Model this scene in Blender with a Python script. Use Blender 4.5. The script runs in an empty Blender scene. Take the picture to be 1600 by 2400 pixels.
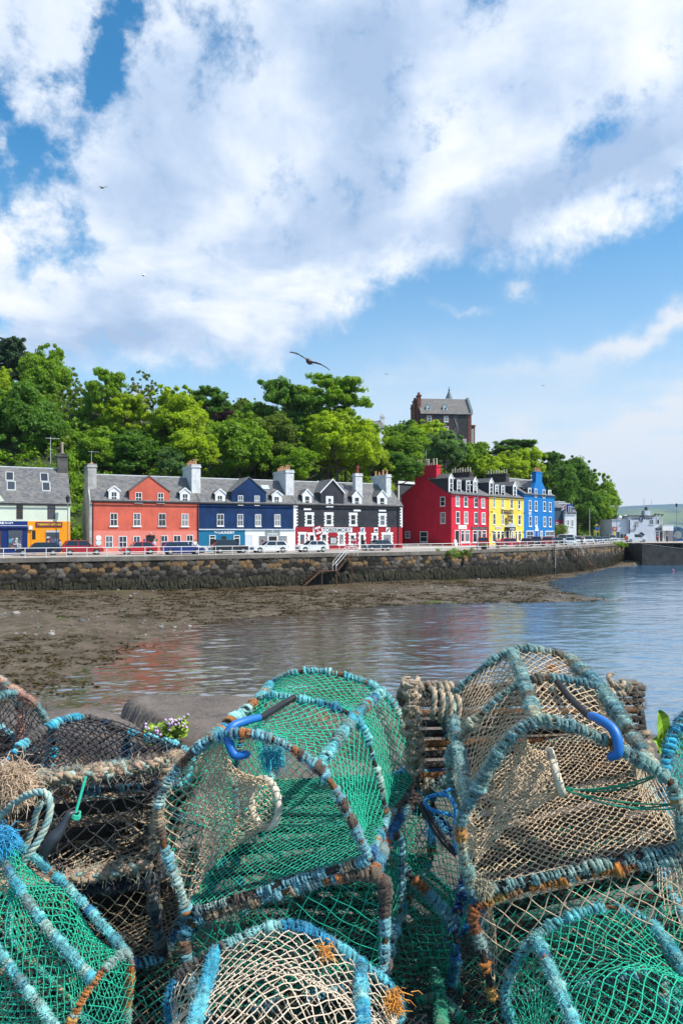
import bpy, math, random
import numpy as np
from mathutils import Vector, Matrix
R = math.radians
S = bpy.context.scene
COL = S.collection
random.seed(7)
rng = np.random.default_rng(7)

# ------------------------------------------------------------------ camera
EYE = Vector((0, 0, 2.8))
FPX, CX, CY = 1600.0, 800.0, 1243.0          # focal length and principal point measured on the 1600x2400 photograph
cd = bpy.data.cameras.new('camera')
cd.sensor_fit = 'VERTICAL'
cd.sensor_height = 36.0
cd.lens = 24.0
cd.shift_y = (CY - 1200.0) / 2400.0
cd.clip_start = 0.05
cd.clip_end = 30000
cam = bpy.data.objects.new('camera', cd)
cam.location = EYE
cam.rotation_euler = (R(90), 0, 0)
COL.objects.link(cam)
S.camera = cam

# ------------------------------------------------------------------ light
SUN_AZ = math.atan2(0.93, -0.37)              # compass style: angle from +Y towards +X
SUN_EL = R(50)
sd = bpy.data.lights.new('sun', 'SUN')
sd.energy = 5.0
sd.angle = R(0.53)
sd.color = (1.0, 0.955, 0.88)
sun = bpy.data.objects.new('sun', sd)
sdir = Vector((math.sin(SUN_AZ) * math.cos(SUN_EL), math.cos(SUN_AZ) * math.cos(SUN_EL), math.sin(SUN_EL)))
sun.rotation_euler = sdir.to_track_quat('Z', 'Y').to_euler()
sun.location = (40, -30, 60)
COL.objects.link(sun)
S.view_settings.view_transform = 'Standard'
S.view_settings.look = 'None'
S.view_settings.gamma = 1.0
S.view_settings.exposure = 0.22
S.cycles.max_bounces = 8
S.cycles.transparent_max_bounces = 12
S.cycles.diffuse_bounces = 3
S.cycles.glossy_bounces = 3
S.cycles.caustics_reflective = False
S.cycles.caustics_refractive = False


class NT:
    """small helper that writes maths into a node tree"""
    def __init__(s, tree):
        s.t = tree
        s.n = tree.nodes
        s.l = tree.links

    def node(s, kind, **kw):
        n = s.n.new(kind)
        for k, v in kw.items():
            setattr(n, k, v)
        return n

    def put(s, sock, v):
        if v is None:
            return
        if hasattr(v, 'is_linked') or isinstance(v, bpy.types.NodeSocket):
            s.l.new(v, sock)
        else:
            sock.default_value = v

    def m(s, op, a, b=None, c=None, clamp=False):
        n = s.node('ShaderNodeMath', operation=op, use_clamp=clamp)
        s.put(n.inputs[0], a)
        s.put(n.inputs[1], b)
        s.put(n.inputs[2], c)
        return n.outputs[0]

    def vm(s, op, a, b=None):
        n = s.node('ShaderNodeVectorMath', operation=op)
        s.put(n.inputs[0], a)
        s.put(n.inputs[1], b)
        return n.outputs[0]

    def noise(s, vec, scale, detail=4, rough=.55, dist=0.0, out='Fac'):
        n = s.node('ShaderNodeTexNoise')
        s.put(n.inputs['Vector'], vec)
        n.inputs['Scale'].default_value = scale
        n.inputs['Detail'].default_value = detail
        n.inputs['Roughness'].default_value = rough
        n.inputs['Distortion'].default_value = dist
        return n.outputs[out]

    def step(s, v, a, b, lo=0.0, hi=1.0):
        n = s.node('ShaderNodeMapRange', interpolation_type='SMOOTHSTEP')
        s.put(n.inputs['Value'], v)
        s.put(n.inputs['From Min'], a)
        s.put(n.inputs['From Max'], b)
        s.put(n.inputs['To Min'], lo)
        s.put(n.inputs['To Max'], hi)
        return n.outputs['Result']

    def mix(s, f, a, b, mode='MIX'):
        n = s.node('ShaderNodeMix', data_type='RGBA', blend_type=mode)
        s.put(n.inputs[0], f)
        for sock, v in ((n.inputs[6], a), (n.inputs[7], b)):
            if isinstance(v, (tuple, list)) and len(v) == 3:
                v = (*v, 1)
            s.put(sock, v)
        return n.outputs[2]

    def ramp(s, v, pts, interp='LINEAR'):
        n = s.node('ShaderNodeValToRGB')
        n.color_ramp.interpolation = interp
        e = n.color_ramp.elements
        while len(e) < len(pts):
            e.new(0.5)
        for i, (p, c) in enumerate(pts):
            e[i].position = p
            e[i].color = (c, c, c, 1) if isinstance(c, (int, float)) else (*c, 1)
        s.put(n.inputs[0], v)
        return n.outputs[0]


def azel(x, y):
    dx, dz = (x - CX) / FPX, (CY - y) / FPX
    return math.atan2(dx, 1), math.atan2(dz, math.hypot(dx, 1))


# ------------------------------------------------------------------ sky: Nishita sky with a cloud deck in world directions
w = bpy.data.worlds.new("World")
S.world = w
w.use_nodes = True
w.node_tree.nodes.clear()
q = NT(w.node_tree)
out = q.node('ShaderNodeOutputWorld')
bg = q.node('ShaderNodeBackground')
q.l.new(bg.outputs[0], out.inputs[0])
sky = q.node('ShaderNodeTexSky', sky_type='NISHITA')
sky.sun_disc = False
sky.sun_elevation = SUN_EL
sky.sun_rotation = SUN_AZ
sky.air_density = 1.0
sky.dust_density = 0.6
sky.ozone_density = 1.6
SKY = 0.14
geo = q.node('ShaderNodeTexCoord').outputs['Generated']
dirn = q.vm('NORMALIZE', geo)
sx = q.node('ShaderNodeSeparateXYZ')
q.l.new(dirn, sx.inputs[0])
dx, dy, dz = sx.outputs
el = q.m('ARCSINE', dz)
az = q.m('ARCTAN2', dx, dy)
up = q.m('MAXIMUM', dz, 0.0)
den = q.m('ADD', up, 0.22)
cp = q.node('ShaderNodeCombineXYZ')
q.put(cp.inputs[0], q.m('DIVIDE', dx, den))
q.put(cp.inputs[1], q.m('DIVIDE', dy, den))
q.put(cp.inputs[2], 0.0)
plane = cp.outputs[0]
warp = q.noise(plane, 1.6, 3, .5, out='Color')
wv = q.vm('MULTIPLY', q.vm('SUBTRACT', warp, (.5, .5, .5)), (.5, .5, .5))
pw = q.vm('ADD', plane, wv)
n_big = q.noise(pw, 1.5, 4, .5)
n_mid = q.noise(pw, 4.2, 6, .56)
n_fin = q.noise(pw, 13.0, 6, .62)
n_dir = q.noise(q.vm('ADD', dirn, q.vm('MULTIPLY', wv, (.12, .12, .12))), 22.0, 8, .66)
n_dir2 = q.noise(q.vm('ADD', dirn, (3.1, 1.7, .4)), 5.5, 5, .55)


azn = q.noise(q.vm('ADD', dirn, (7.0, 2.0, 5.0)), 7.0, 6, .62, out='Color')
azs = q.node('ShaderNodeSeparateColor')
q.l.new(azn, azs.inputs[0])
az0, el0 = az, el
azw = q.m('ADD', az, q.m('MULTIPLY', q.m('SUBTRACT', azs.outputs[0], .5), R(9)))
elw = q.m('ADD', el, q.m('MULTIPLY', q.m('SUBTRACT', azs.outputs[1], .5), R(9)))


def blob(x, y, rx, ry, wt, rot=0.0):
    a0, e0 = azel(x, y)
    k = math.cos(a0)
    sa, se = rx / FPX * k * k, ry / FPX * k
    da = q.m('SUBTRACT', azw, a0)
    de = q.m('SUBTRACT', elw, e0)
    c, s_ = math.cos(rot), math.sin(rot)
    u = q.m('ADD', q.m('MULTIPLY', da, c / sa), q.m('MULTIPLY', de, s_ / sa))
    v = q.m('ADD', q.m('MULTIPLY', da, -s_ / se), q.m('MULTIPLY', de, c / se))
    r2 = q.m('ADD', q.m('MULTIPLY', u, u), q.m('MULTIPLY', v, v))
    return q.m('MULTIPLY', q.m('EXPONENT', q.m('MULTIPLY', r2, -1.0)), wt)


def total(lst):
    t = lst[0]
    for b in lst[1:]:
        t = q.m('ADD', t, b)
    return t


# lower edge of the cloud deck as elevation over azimuth
edge = [(-700, 860), (0, 868), (300, 860), (600, 850), (660, 835), (740, 770), (830, 715), (905, 650), (1000, 632), (1100, 606), (1200, 600), (1330, 590),
        (1480, 532), (1600, 475), (1900, 330), (2600, 150)]
EM = R(60)
pts = []
for x, y in edge:
    a, e = azel(x, y)
    pts.append((min(max((a + R(80)) / R(160), 0), 1), e / EM))
e_edge = q.m('MULTIPLY', q.ramp(q.m('DIVIDE', q.m('ADD', az, R(80)), R(160)), pts), EM)
n_edge = q.m('ADD', q.m('MULTIPLY', q.m('SUBTRACT', n_dir, .5), R(6.5)), q.m('MULTIPLY', q.m('SUBTRACT', n_dir2, .5), R(3)))
above = q.m('ADD', q.m('SUBTRACT', el, e_edge), n_edge)
deck = q.step(above, R(-1.3), R(2.2))
# holes of blue sky
holes = total([blob(235, 110, 55, 110, 1.25, -.1), blob(30, 100, 60, 90, .28), blob(5, 275, 38, 40, .9), blob(120, 210, 36, 40, .5), blob(115, 370, 85, 60, .85, .3),
               blob(30, 460, 80, 50, .88), blob(160, 560, 60, 60, .72), blob(60, 590, 70, 40, .5), blob(20, 745, 40, 30, .5), blob(1510, 215, 150, 60, .14, .5), blob(1400, 285, 110, 50, .12),
               blob(1165, 20, 60, 60, .5), blob(1590, 90, 80, 60, .3), blob(665, 425, 42, 40, .36), blob(630, 490, 25, 22, .3),
               blob(310, 20, 40, 50, .5), blob(590, 10, 40, 40, .25), blob(1095, 405, 30, 50, .15)])
dens = q.m('ADD', q.m('MULTIPLY', q.m('SUBTRACT', n_mid, .5), 1.5), q.m('MULTIPLY', q.m('SUBTRACT', n_dir, .5), 2.3))
dens = q.m('ADD', dens, q.m('MULTIPLY', q.m('SUBTRACT', n_dir2, .5), 1.2))
solid = q.m('SUBTRACT', q.m('ADD', .60, dens), q.m('MULTIPLY', holes, 1.32))
cover = q.m('MULTIPLY', deck, q.step(solid, -.46, .46))
ahead = q.step(dy, -.25, .3, .12, 1.0)
cover = q.m('MULTIPLY', cover, ahead)
# thin high cloud low on the right, and two stray puffs
cir_n = q.noise(q.vm('MULTIPLY', dirn, (1.0, 1.0, 3.2)), 9.0, 6, .55)
cirrus = total([blob(1560, 775, 250, 32, .95, .33), blob(1330, 830, 200, 24, .5, .16), blob(1500, 1060, 460, 125, .85, .05), blob(1000, 1000, 420, 160, .42, .1), blob(1680, 960, 260, 60, .6, .1),
                blob(900, 900, 200, 30, .25, .1), blob(1400, 1180, 600, 110, .75)])
cirrus = q.m('MULTIPLY', cirrus, q.step(cir_n, .28, .62, .55, 1.0))
puffs = total([blob(1228, 672, 22, 15, .7, -.5), blob(1110, 705, 45, 12, .5, -.1), blob(812, 744, 18, 16, .35), blob(30, 760, 40, 30, .3)])
puffs = q.m('MULTIPLY', puffs, q.step(n_dir, .32, .58))
thin = q.m('MINIMUM', q.m('ADD', cirrus, puffs), 1.0)
# light and shade inside the cloud deck
shade = total([blob(850, 270, 150, 120, .85, .5), blob(720, 570, 200, 80, .7, .35), blob(1230, 470, 240, 70, .75, .35), blob(1500, 370, 190, 65, .8, .4), blob(820, 90, 130, 110, .65), blob(460, 270, 170, 120, .4, .5),
               blob(250, 700, 170, 70, .55, .1), blob(300, 490, 150, 60, .35, .3), blob(120, 800, 220, 60, .5), blob(1010, 60, 150, 70, .45), blob(400, 800, 230, 50, .4), blob(1300, 180, 130, 60, .3, .4),
               blob(1090, 510, 80, 50, .3), blob(620, 120, 110, 160, .2, .4)])
lightb = total([blob(560, 560, 200, 70, .5, .3), blob(880, 620, 160, 60, .7, .4), blob(520, 100, 160, 150, .35), blob(1330, 270, 130, 60, .6, .5), blob(1060, 290, 90, 60, .5), blob(1450, 500, 190, 60, .7, .4), blob(620, 740, 180, 90, .6, .4),
                blob(1050, 450, 90, 60, .5), blob(1530, 90, 90, 130, .5, .5), blob(1200, 580, 180, 40, .6), blob(100, 300, 120, 130, .4, .4), blob(1560, 290, 60, 30, .6, .5), blob(420, 650, 120, 90, .4)])
g = q.m('ADD', q.m('MULTIPLY', q.m('SUBTRACT', n_big, .5), 1.5), q.m('MULTIPLY', q.m('SUBTRACT', n_mid, .5), 1.5))
g = q.m('ADD', g, q.m('MULTIPLY', q.m('SUBTRACT', n_dir, .5), .5))
lum = q.m('ADD', q.m('SUBTRACT', q.m('ADD', .63, g), q.m('MULTIPLY', shade, .72)), q.m('MULTIPLY', lightb, .42))
ccol = q.ramp(lum, [(0.0, (.37, .50, .71)), (.33, (.50, .62, .81)), (.66, (.71, .79, .91)), (.97, (.89, .92, .95))])
hs = q.node('ShaderNodeHueSaturation')
q.l.new(sky.outputs[0], hs.inputs['Color'])
hs.inputs['Saturation'].default_value = 1.38
hs.inputs['Hue'].default_value = 0.488
blue = q.vm('MULTIPLY', hs.outputs[0], (SKY * .95, SKY * 1.15, SKY * 1.2))
hzn = q.step(el, R(0), R(30), .6, 0.0)
blue = q.mix(hzn, blue, (.60, .72, .85))
col = q.mix(thin, blue, (.72, .77, .84))
col = q.mix(cover, col, ccol)
q.l.new(col, bg.inputs[0])
bg.inputs[1].default_value = 1.0


# ------------------------------------------------------------------ object helpers
def link(o, parent=None):
    COL.objects.link(o)
    if parent:
        o.parent = parent
    return o


def tag(o, label=None, cat=None, group=None, kind=None):
    if label:
        o['label'] = label
    if cat:
        o['category'] = cat
    if group:
        o['group'] = group
    if kind:
        o['kind'] = kind
    return o


def empty(name, loc, rz=0.0, label=None, cat=None, group=None):
    o = bpy.data.objects.new(name, None)
    o.empty_display_size = .2
    o.location = loc
    o.rotation_euler = (0, 0, rz)
    return tag(link(o), label, cat, group)


class MB:
    """collects vertices and faces; build() links them as one mesh object"""
    def __init__(s):
        s.v, s.f, s.mi, s.c = [], [], [], []
        s.cur = 0

    def face(s, pts, mi=None):
        i = len(s.v)
        s.v += [tuple(p) for p in pts]
        s.f.append(tuple(range(i, i + len(pts))))
        s.mi.append(s.cur if mi is None else mi)

    def box(s, x0, y0, z0, x1, y1, z1, mi=None):
        i = len(s.v)
        s.v += [(x, y, z) for z in (z0, z1) for y in (y0, y1) for x in (x0, x1)]
        for f in ((0, 2, 3, 1), (4, 5, 7, 6), (0, 1, 5, 4), (2, 6, 7, 3), (0, 4, 6, 2), (1, 3, 7, 5)):
            s.f.append(tuple(i + k for k in f))
            s.mi.append(s.cur if mi is None else mi)

    def prism(s, poly, y0, y1, mi=None):
        """poly in (x,z), extruded along y"""
        n = len(poly)
        i = len(s.v)
        s.v += [(x, y0, z) for x, z in poly] + [(x, y1, z) for x, z in poly]
        m_ = s.cur if mi is None else mi
        s.f.append(tuple(i + k for k in range(n)))
        s.f.append(tuple(i + n + k for k in reversed(range(n))))
        for k in range(n):
            j = (k + 1) % n
            s.f.append((i + k, i + n + k, i + n + j, i + j))
        s.mi += [m_] * (n + 2)

    def hexa(s, p, mi=None):
        """8 points: bottom 4 then top 4, both in the same turn order"""
        i = len(s.v)
        s.v += [tuple(a) for a in p]
        for f in ((3, 2, 1, 0), (4, 5, 6, 7), (0, 1, 5, 4), (1, 2, 6, 5), (2, 3, 7, 6), (3, 0, 4, 7)):
            s.f.append(tuple(i + k for k in f))
            s.mi.append(s.cur if mi is None else mi)

    def tube(s, path, r, sides=6, caps=True, mi=None):
        P = [Vector(p) for p in path]
        rr = r if isinstance(r, (list, tuple)) else [r] * len(P)
        n0 = None
        i0 = len(s.v)
        for k, p in enumerate(P):
            t = (P[min(k + 1, len(P) - 1)] - P[max(k - 1, 0)])
            t = t.normalized() if t.length > 1e-9 else Vector((0, 0, 1))
            if n0 is None:
                n0 = t.orthogonal().normalized()
            n0 = (n0 - t * n0.dot(t))
            n0 = n0.normalized() if n0.length > 1e-6 else t.orthogonal().normalized()
            b = t.cross(n0)
            for j in range(sides):
                a = 2 * math.pi * j / sides
                s.v.append(tuple(p + (n0 * math.cos(a) + b * math.sin(a)) * rr[k]))
        m_ = s.cur if mi is None else mi
        for k in range(len(P) - 1):
            for j in range(sides):
                a, b_ = i0 + k * sides + j, i0 + k * sides + (j + 1) % sides
                s.f.append((a, b_, b_ + sides, a + sides))
                s.mi.append(m_)
        if caps:
            s.f.append(tuple(i0 + j for j in reversed(range(sides))))
            s.f.append(tuple(i0 + (len(P) - 1) * sides + j for j in range(sides)))
            s.mi += [m_, m_]

    def cyl(s, c, r, h, sides=12, r2=None, mi=None):
        s.tube([c, (c[0], c[1], c[2] + h)], [r, r if r2 is None else r2], sides, True, mi)

    def ball(s, c, rx, ry=None, rz=None, seg=10, rings=6, mi=None):
        ry = ry or rx
        rz = rz or rx
        i0 = len(s.v)
        s.v.append((c[0], c[1], c[2] - rz))
        for a in range(1, rings):
            t = -math.pi / 2 + math.pi * a / rings
            for b in range(seg):
                p = 2 * math.pi * b / seg
                s.v.append((c[0] + rx * math.cos(t) * math.cos(p), c[1] + ry * math.cos(t) * math.sin(p), c[2] + rz * math.sin(t)))
        s.v.append((c[0], c[1], c[2] + rz))
        top = len(s.v) - 1
        m_ = s.cur if mi is None else mi
        for b in range(seg):
            n = (b + 1) % seg
            s.f.append((i0, i0 + 1 + n, i0 + 1 + b))
            s.f.append((top, i0 + 1 + (rings - 2) * seg + b, i0 + 1 + (rings - 2) * seg + n))
            s.mi += [m_, m_]
            for a in range(rings - 2):
                k = i0 + 1 + a * seg
                s.f.append((k + b, k + n, k + seg + n, k + seg + b))
                s.mi.append(m_)

    def build(s, name, mat, parent=None, smooth=False, bevel=0.0):
        me = bpy.data.meshes.new(name)
        me.from_pydata(s.v, [], s.f)
        mats = mat if isinstance(mat, (list, tuple)) else [mat]
        for m_ in mats:
            me.materials.append(m_)
        if len(mats) > 1:
            me.polygons.foreach_set('material_index', s.mi)
        if smooth:
            me.polygons.foreach_set('use_smooth', [True] * len(me.polygons))
        me.update()
        o = link(bpy.data.objects.new(name, me), parent)
        if bevel:
            b = o.modifiers.new('bevel', 'BEVEL')
            b.width = bevel
            b.segments = 2
            b.limit_method = 'ANGLE'
            b.angle_limit = R(30)
        return o


def np_mesh(name, V, F, mat, parent=None, colors=None, smooth=False):
    """V (n,3) array; F (m,4) or (m,3) array, or a list of both"""
    me = bpy.data.meshes.new(name)
    Fs = F if isinstance(F, list) else [F]
    Fs = [f for f in Fs if len(f)]
    V = np.asarray(V, np.float32)
    me.vertices.add(len(V))
    me.vertices.foreach_set('co', V.ravel())
    idx = np.concatenate([f.ravel() for f in Fs]).astype(np.int32)
    tot = np.concatenate([np.full(len(f), f.shape[1], np.int32) for f in Fs])
    me.loops.add(len(idx))
    me.loops.foreach_set('vertex_index', idx)
    me.polygons.add(len(tot))
    st = np.zeros(len(tot), np.int32)
    st[1:] = np.cumsum(tot)[:-1]
    me.polygons.foreach_set('loop_start', st)
    me.polygons.foreach_set('loop_total', tot)
    if smooth:
        me.polygons.foreach_set('use_smooth', np.ones(len(tot), bool))
    me.update(calc_edges=True)
    if colors is not None:
        ca = me.color_attributes.new('Col', 'FLOAT_COLOR', 'POINT')
        c4 = np.ones((len(V), 4), np.float32)
        c4[:, :3] = colors
        ca.data.foreach_set('color', c4.ravel())
    for m_ in (mat if isinstance(mat, (list, tuple)) else [mat]):
        me.materials.append(m_)
    return link(bpy.data.objects.new(name, me), parent)


def px(x, y, depth):
    """the point seen at photo pixel (x, y) that lies depth metres away"""
    return Vector(((x - CX) / FPX * depth, depth, EYE.z + (CY - y) / FPX * depth))


# ------------------------------------------------------------------ materials
_M = {}


def shader(name):
    m_ = bpy.data.materials.new(name)
    m_.use_nodes = True
    b = m_.node_tree.nodes['Principled BSDF']
    return m_, NT(m_.node_tree), b


def paint(name, col, rough=.75, var=.12, scale=1.2, bump=.25, bscale=14.0, stain=.18, metal=0.0, spec=.3):
    """matt wall paint / render: blotches, streaky weather stains and a rough surface"""
    if name in _M:
        return _M[name]
    m_, q, b = shader(name)
    tc = q.node('ShaderNodeTexCoord').outputs['Object']
    n1 = q.noise(tc, scale, 5, .6)
    n2 = q.noise(q.vm('MULTIPLY', tc, (3.0, 3.0, .35)), 1.1, 5, .65)
    c1 = q.mix(q.step(n1, .3, .7), [c * (1 - var) for c in col], [min(c * (1 + var), .95) for c in col])
    dirt = [c * .45 + .02 for c in col]
    c2 = q.mix(q.m('MULTIPLY', q.step(n2, .52, .8), stain * 2.2), c1, dirt)
    q.l.new(c2, b.inputs['Base Color'])
    b.inputs['Roughness'].default_value = rough
    b.inputs['Metallic'].default_value = metal
    b.inputs['Specular IOR Level'].default_value = spec
    if bump:
        bn = q.node('ShaderNodeBump')
        bn.inputs['Strength'].default_value = bump
        bn.inputs['Distance'].default_value = .05
        q.l.new(q.noise(tc, bscale, 4, .6), bn.inputs['Height'])
        q.l.new(bn.outputs[0], b.inputs['Normal'])
    _M[name] = m_
    return m_


def plain(name, col, rough=.6, metal=0.0, spec=.4, coat=0.0):
    if name in _M:
        return _M[name]
    m_, q, b = shader(name)
    tc = q.node('ShaderNodeTexCoord').outputs['Object']
    n1 = q.noise(tc, 6.0, 4, .6)
    q.l.new(q.mix(n1, [c * .88 for c in col], [min(1, c * 1.1) for c in col]), b.inputs['Base Color'])
    b.inputs['Roughness'].default_value = rough
    b.inputs['Metallic'].default_value = metal
    b.inputs['Specular IOR Level'].default_value = spec
    if coat:
        b.inputs['Coat Weight'].default_value = coat
        b.inputs['Coat Roughness'].default_value = .06
    _M[name] = m_
    return m_


def slate_mat(name='slate', a=(.085, .087, .095), b_=(.20, .19, .185)):
    if name in _M:
        return _M[name]
    m_, q, b = shader(name)
    uv = q.node('ShaderNodeTexCoord').outputs['UV']
    br = q.node('ShaderNodeTexBrick')
    br.offset = .5
    q.l.new(uv, br.inputs['Vector'])
    br.inputs['Color1'].default_value = (*a, 1)
    br.inputs['Color2'].default_value = (*b_, 1)
    br.inputs['Mortar'].default_value = (.03, .03, .035, 1)
    br.inputs['Scale'].default_value = 1.0
    br.inputs['Mortar Size'].default_value = .012
    br.inputs['Mortar Smooth'].default_value = .3
    br.inputs['Bias'].default_value = -.05
    br.inputs['Brick Width'].default_value = .34
    br.inputs['Row Height'].default_value = .22
    n1 = q.noise(uv, .7, 5, .65)
    c = q.mix(q.m('MULTIPLY', q.step(n1, .45, .7), .55), br.outputs['Color'], (.21, .20, .165))
    n2 = q.noise(uv, 5.0, 5, .7)
    c = q.mix(q.step(n2, .62, .72), c, (.30, .295, .27))
    q.l.new(c, b.inputs['Base Color'])
    b.inputs['Roughness'].default_value = .62
    bn = q.node('ShaderNodeBump')
    bn.inputs['Strength'].default_value = .5
    bn.inputs['Distance'].default_value = .04
    q.l.new(br.outputs['Fac'], bn.inputs['Height'])
    bn.invert = True
    q.l.new(bn.outputs[0], b.inputs['Normal'])
    _M[name] = m_
    return m_


def colattr(name, rough=.9, sheen=.0, bump=0.0, spec=.25, nvar=.35, nscale=220.0):
    """fibre: the strand's own colour is stored on its vertices"""
    if name in _M:
        return _M[name]
    m_, q, b = shader(name)
    at = q.node('ShaderNodeAttribute', attribute_name='Col')
    tc = q.node('ShaderNodeTexCoord').outputs['Object']
    n1 = q.noise(tc, nscale, 3, .6)
    f = q.step(n1, .25, .75, 1 - nvar, 1 + nvar)
    q.l.new(q.vm('MULTIPLY', at.outputs['Color'], q.comb(f)) if hasattr(q, 'comb') else q.mix(1.0, at.outputs['Color'], f, 'MULTIPLY'), b.inputs['Base Color'])
    b.inputs['Roughness'].default_value = rough
    b.inputs['Specular IOR Level'].default_value = spec
    b.inputs['Sheen Weight'].default_value = sheen
    if bump:
        bn = q.node('ShaderNodeBump')
        bn.inputs['Strength'].default_value = bump
        bn.inputs['Distance'].default_value = .003
        q.l.new(n1, bn.inputs['Height'])
        q.l.new(bn.outputs[0], b.inputs['Normal'])
    _M[name] = m_
    return m_


def glass_mat():
    if 'window_glass' in _M:
        return _M['window_glass']
    m_, q, b = shader('window_glass')
    oi = q.node('ShaderNodeObjectInfo')
    c = q.ramp(oi.outputs['Random'], [(0, (.012, .016, .022)), (.42, (.02, .026, .036)), (.6, (.07, .09, .12)), (.8, (.24, .25, .24))])
    q.l.new(c, b.inputs['Base Color'])
    b.inputs['Roughness'].default_value = .08
    b.inputs['IOR'].default_value = 1.6
    tc = q.node('ShaderNodeTexCoord').outputs['Object']
    bn = q.node('ShaderNodeBump')
    bn.inputs['Strength'].default_value = .15
    bn.inputs['Distance'].default_value = .02
    q.l.new(q.noise(tc, 1.2, 2, .5), bn.inputs['Height'])
    q.l.new(bn.outputs[0], b.inputs['Normal'])
    _M['window_glass'] = m_
    return m_


WHITE = paint('white_paint', (.78, .78, .77), .55, .05, 1.5, .08, 8, .08)
GLASS = glass_mat()
SLATE = slate_mat()
LEAD = paint('ridge_lead', (.48, .49, .5), .6, .1, 2, .1)
TERRA = paint('terracotta_pot', (.52, .26, .13), .8, .25, 3.0, .2)
HARL = paint('grey_harling', (.40, .385, .365), .9, .3, .9, .5, 18, .35)
CHIMW = paint('white_chimney', (.66, .66, .65), .85, .15, 1.5, .4, 10, .35)
DARKIN = plain('dark_interior', (.012, .012, .014), .7)
BLACKP = plain('black_pipe', (.02, .02, .022), .5)

# ------------------------------------------------------------------ the shore: mud flat, sea, near rocks
WATER_Z = -4.5
shore_px = [(1447, 1328), (1430, 1331), (1350, 1350), (1288, 1362), (1310, 1384), (1380, 1398), (1450, 1404), (1380, 1410), (1300, 1412), (1100, 1414), (900, 1418), (700, 1433), (560, 1448), (470, 1462), (390, 1484),
            (285, 1522), (185, 1572), (95, 1622), (40, 1652)]
shore = [((x - CX) / FPX * d, d) for x, y in shore_px for d in [(EYE.z - WATER_Z) * FPX / (y - CY)]]
shore += [(-14.5, 23.0), (-17, 14), (-26, 6)]


def poly_dist(P, pts):
    d = np.full(len(P), 1e9)
    for a, b in zip(pts[:-1], pts[1:]):
        a, b = np.array(a), np.array(b)
        ab = b - a
        t = np.clip(((P - a) @ ab) / (ab @ ab), 0, 1)
        d = np.minimum(d, np.linalg.norm(P - (a + t[:, None] * ab), axis=1))
    return d


def inside(P, poly):
    c = np.zeros(len(P), bool)
    n = len(poly)
    for i in range(n):
        x0, y0 = poly[i]
        x1, y1 = poly[(i + 1) % n]
        if y0 == y1:
            continue
        k = ((y0 > P[:, 1]) != (y1 > P[:, 1])) & (P[:, 0] < (x1 - x0) * (P[:, 1] - y0) / (y1 - y0) + x0)
        c ^= k
    return c


def vnoise(P, freq, seed=0, octaves=4, gain=.5):
    """value noise over the plane, -1..1"""
    r = np.random.default_rng(seed)
    T = r.random((256, 256)) * 2 - 1
    o = np.zeros(len(P))
    a, t = 1.0, 0.0
    for k in range(octaves):
        Q = P * freq * 2 ** k + 17.3 * k
        i = np.floor(Q).astype(int)
        f = Q - i
        f = f * f * (3 - 2 * f)
        x0, y0 = i[:, 0] % 256, i[:, 1] % 256
        x1, y1 = (x0 + 1) % 256, (y0 + 1) % 256
        v = (T[x0, y0] * (1 - f[:, 0]) + T[x1, y0] * f[:, 0]) * (1 - f[:, 1]) + (T[x0, y1] * (1 - f[:, 0]) + T[x1, y1] * f[:, 0]) * f[:, 1]
        o += a * v
        t += a
        a *= gain
    return o / t


def grid(x0, x1, y0, y1, step):
    xs, ys = np.arange(x0, x1 + 1e-6, step), np.arange(y0, y1 + 1e-6, step)
    X, Y = np.meshgrid(xs, ys)
    nx, ny = len(xs), len(ys)
    i = np.arange(nx * ny).reshape(ny, nx)
    F = np.stack([i[:-1, :-1], i[:-1, 1:], i[1:, 1:], i[1:, :-1]], -1).reshape(-1, 4)
    return np.stack([X.ravel(), Y.ravel()], 1), F


def shore_z(P):
    land = [tuple(p) for p in shore] + [(-150, 6), (-150, 260), (150, 260), (70, 150)]
    d = poly_dist(P, shore) + .9 * vnoise(P, .25, 3, 3)
    s = np.where(inside(P, land), d, -d)
    z = np.where(s > 0, np.minimum(1.75, .062 * s), np.maximum(-5.0, .034 * s * (1 + np.clip((P[:, 0] + 1) / 4, 0, 8))))
    return WATER_Z + z


Pg, Fg = grid(-110, 120, 4, 190, .75)
zg = shore_z(Pg) + .07 * vnoise(Pg, .5, 5, 4) + .035 * vnoise(Pg, 2.0, 6, 2)
m_, q, b = shader('wet_mud')
tc = q.node('ShaderNodeTexCoord').outputs['Object']
n1 = q.noise(tc, .28, 5, .6)
n2 = q.noise(q.vm('MULTIPLY', tc, (1, .55, 1)), 1.3, 6, .68)
n3 = q.noise(tc, 6.0, 5, .7)
c = q.mix(q.step(n1, .35, .65), (.076, .052, .030), (.130, .095, .062))
c = q.mix(q.m('MULTIPLY', q.step(n2, .47, .58), .85), c, (.050, .037, .013))
c = q.mix(q.m('MULTIPLY', q.step(n3, .55, .72), .6), c, (.05, .04, .026))
c = q.mix(q.step(n3, .70, .76), c, (.32, .29, .25))
sp = q.node('ShaderNodeSeparateXYZ')
q.l.new(tc, sp.inputs[0])
deep = q.step(sp.outputs[2], WATER_Z - 3.0, WATER_Z - .5, 1, 0)
c = q.mix(deep, c, (.03, .13, .25))
grn = q.m('MULTIPLY', q.step(q.noise(tc, .16, 3, .5), .62, .7), q.step(n2, .45, .6))
c = q.mix(q.m('MULTIPLY', grn, .7), c, (.10, .16, .012))
q.l.new(c, b.inputs['Base Color'])
q.l.new(q.step(n2, .35, .6, .24, .7), b.inputs['Roughness'])
b.inputs['Specular IOR Level'].default_value = .4
bn = q.node('ShaderNodeBump')
bn.inputs['Strength'].default_value = .7
bn.inputs['Distance'].default_value = .12
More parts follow.
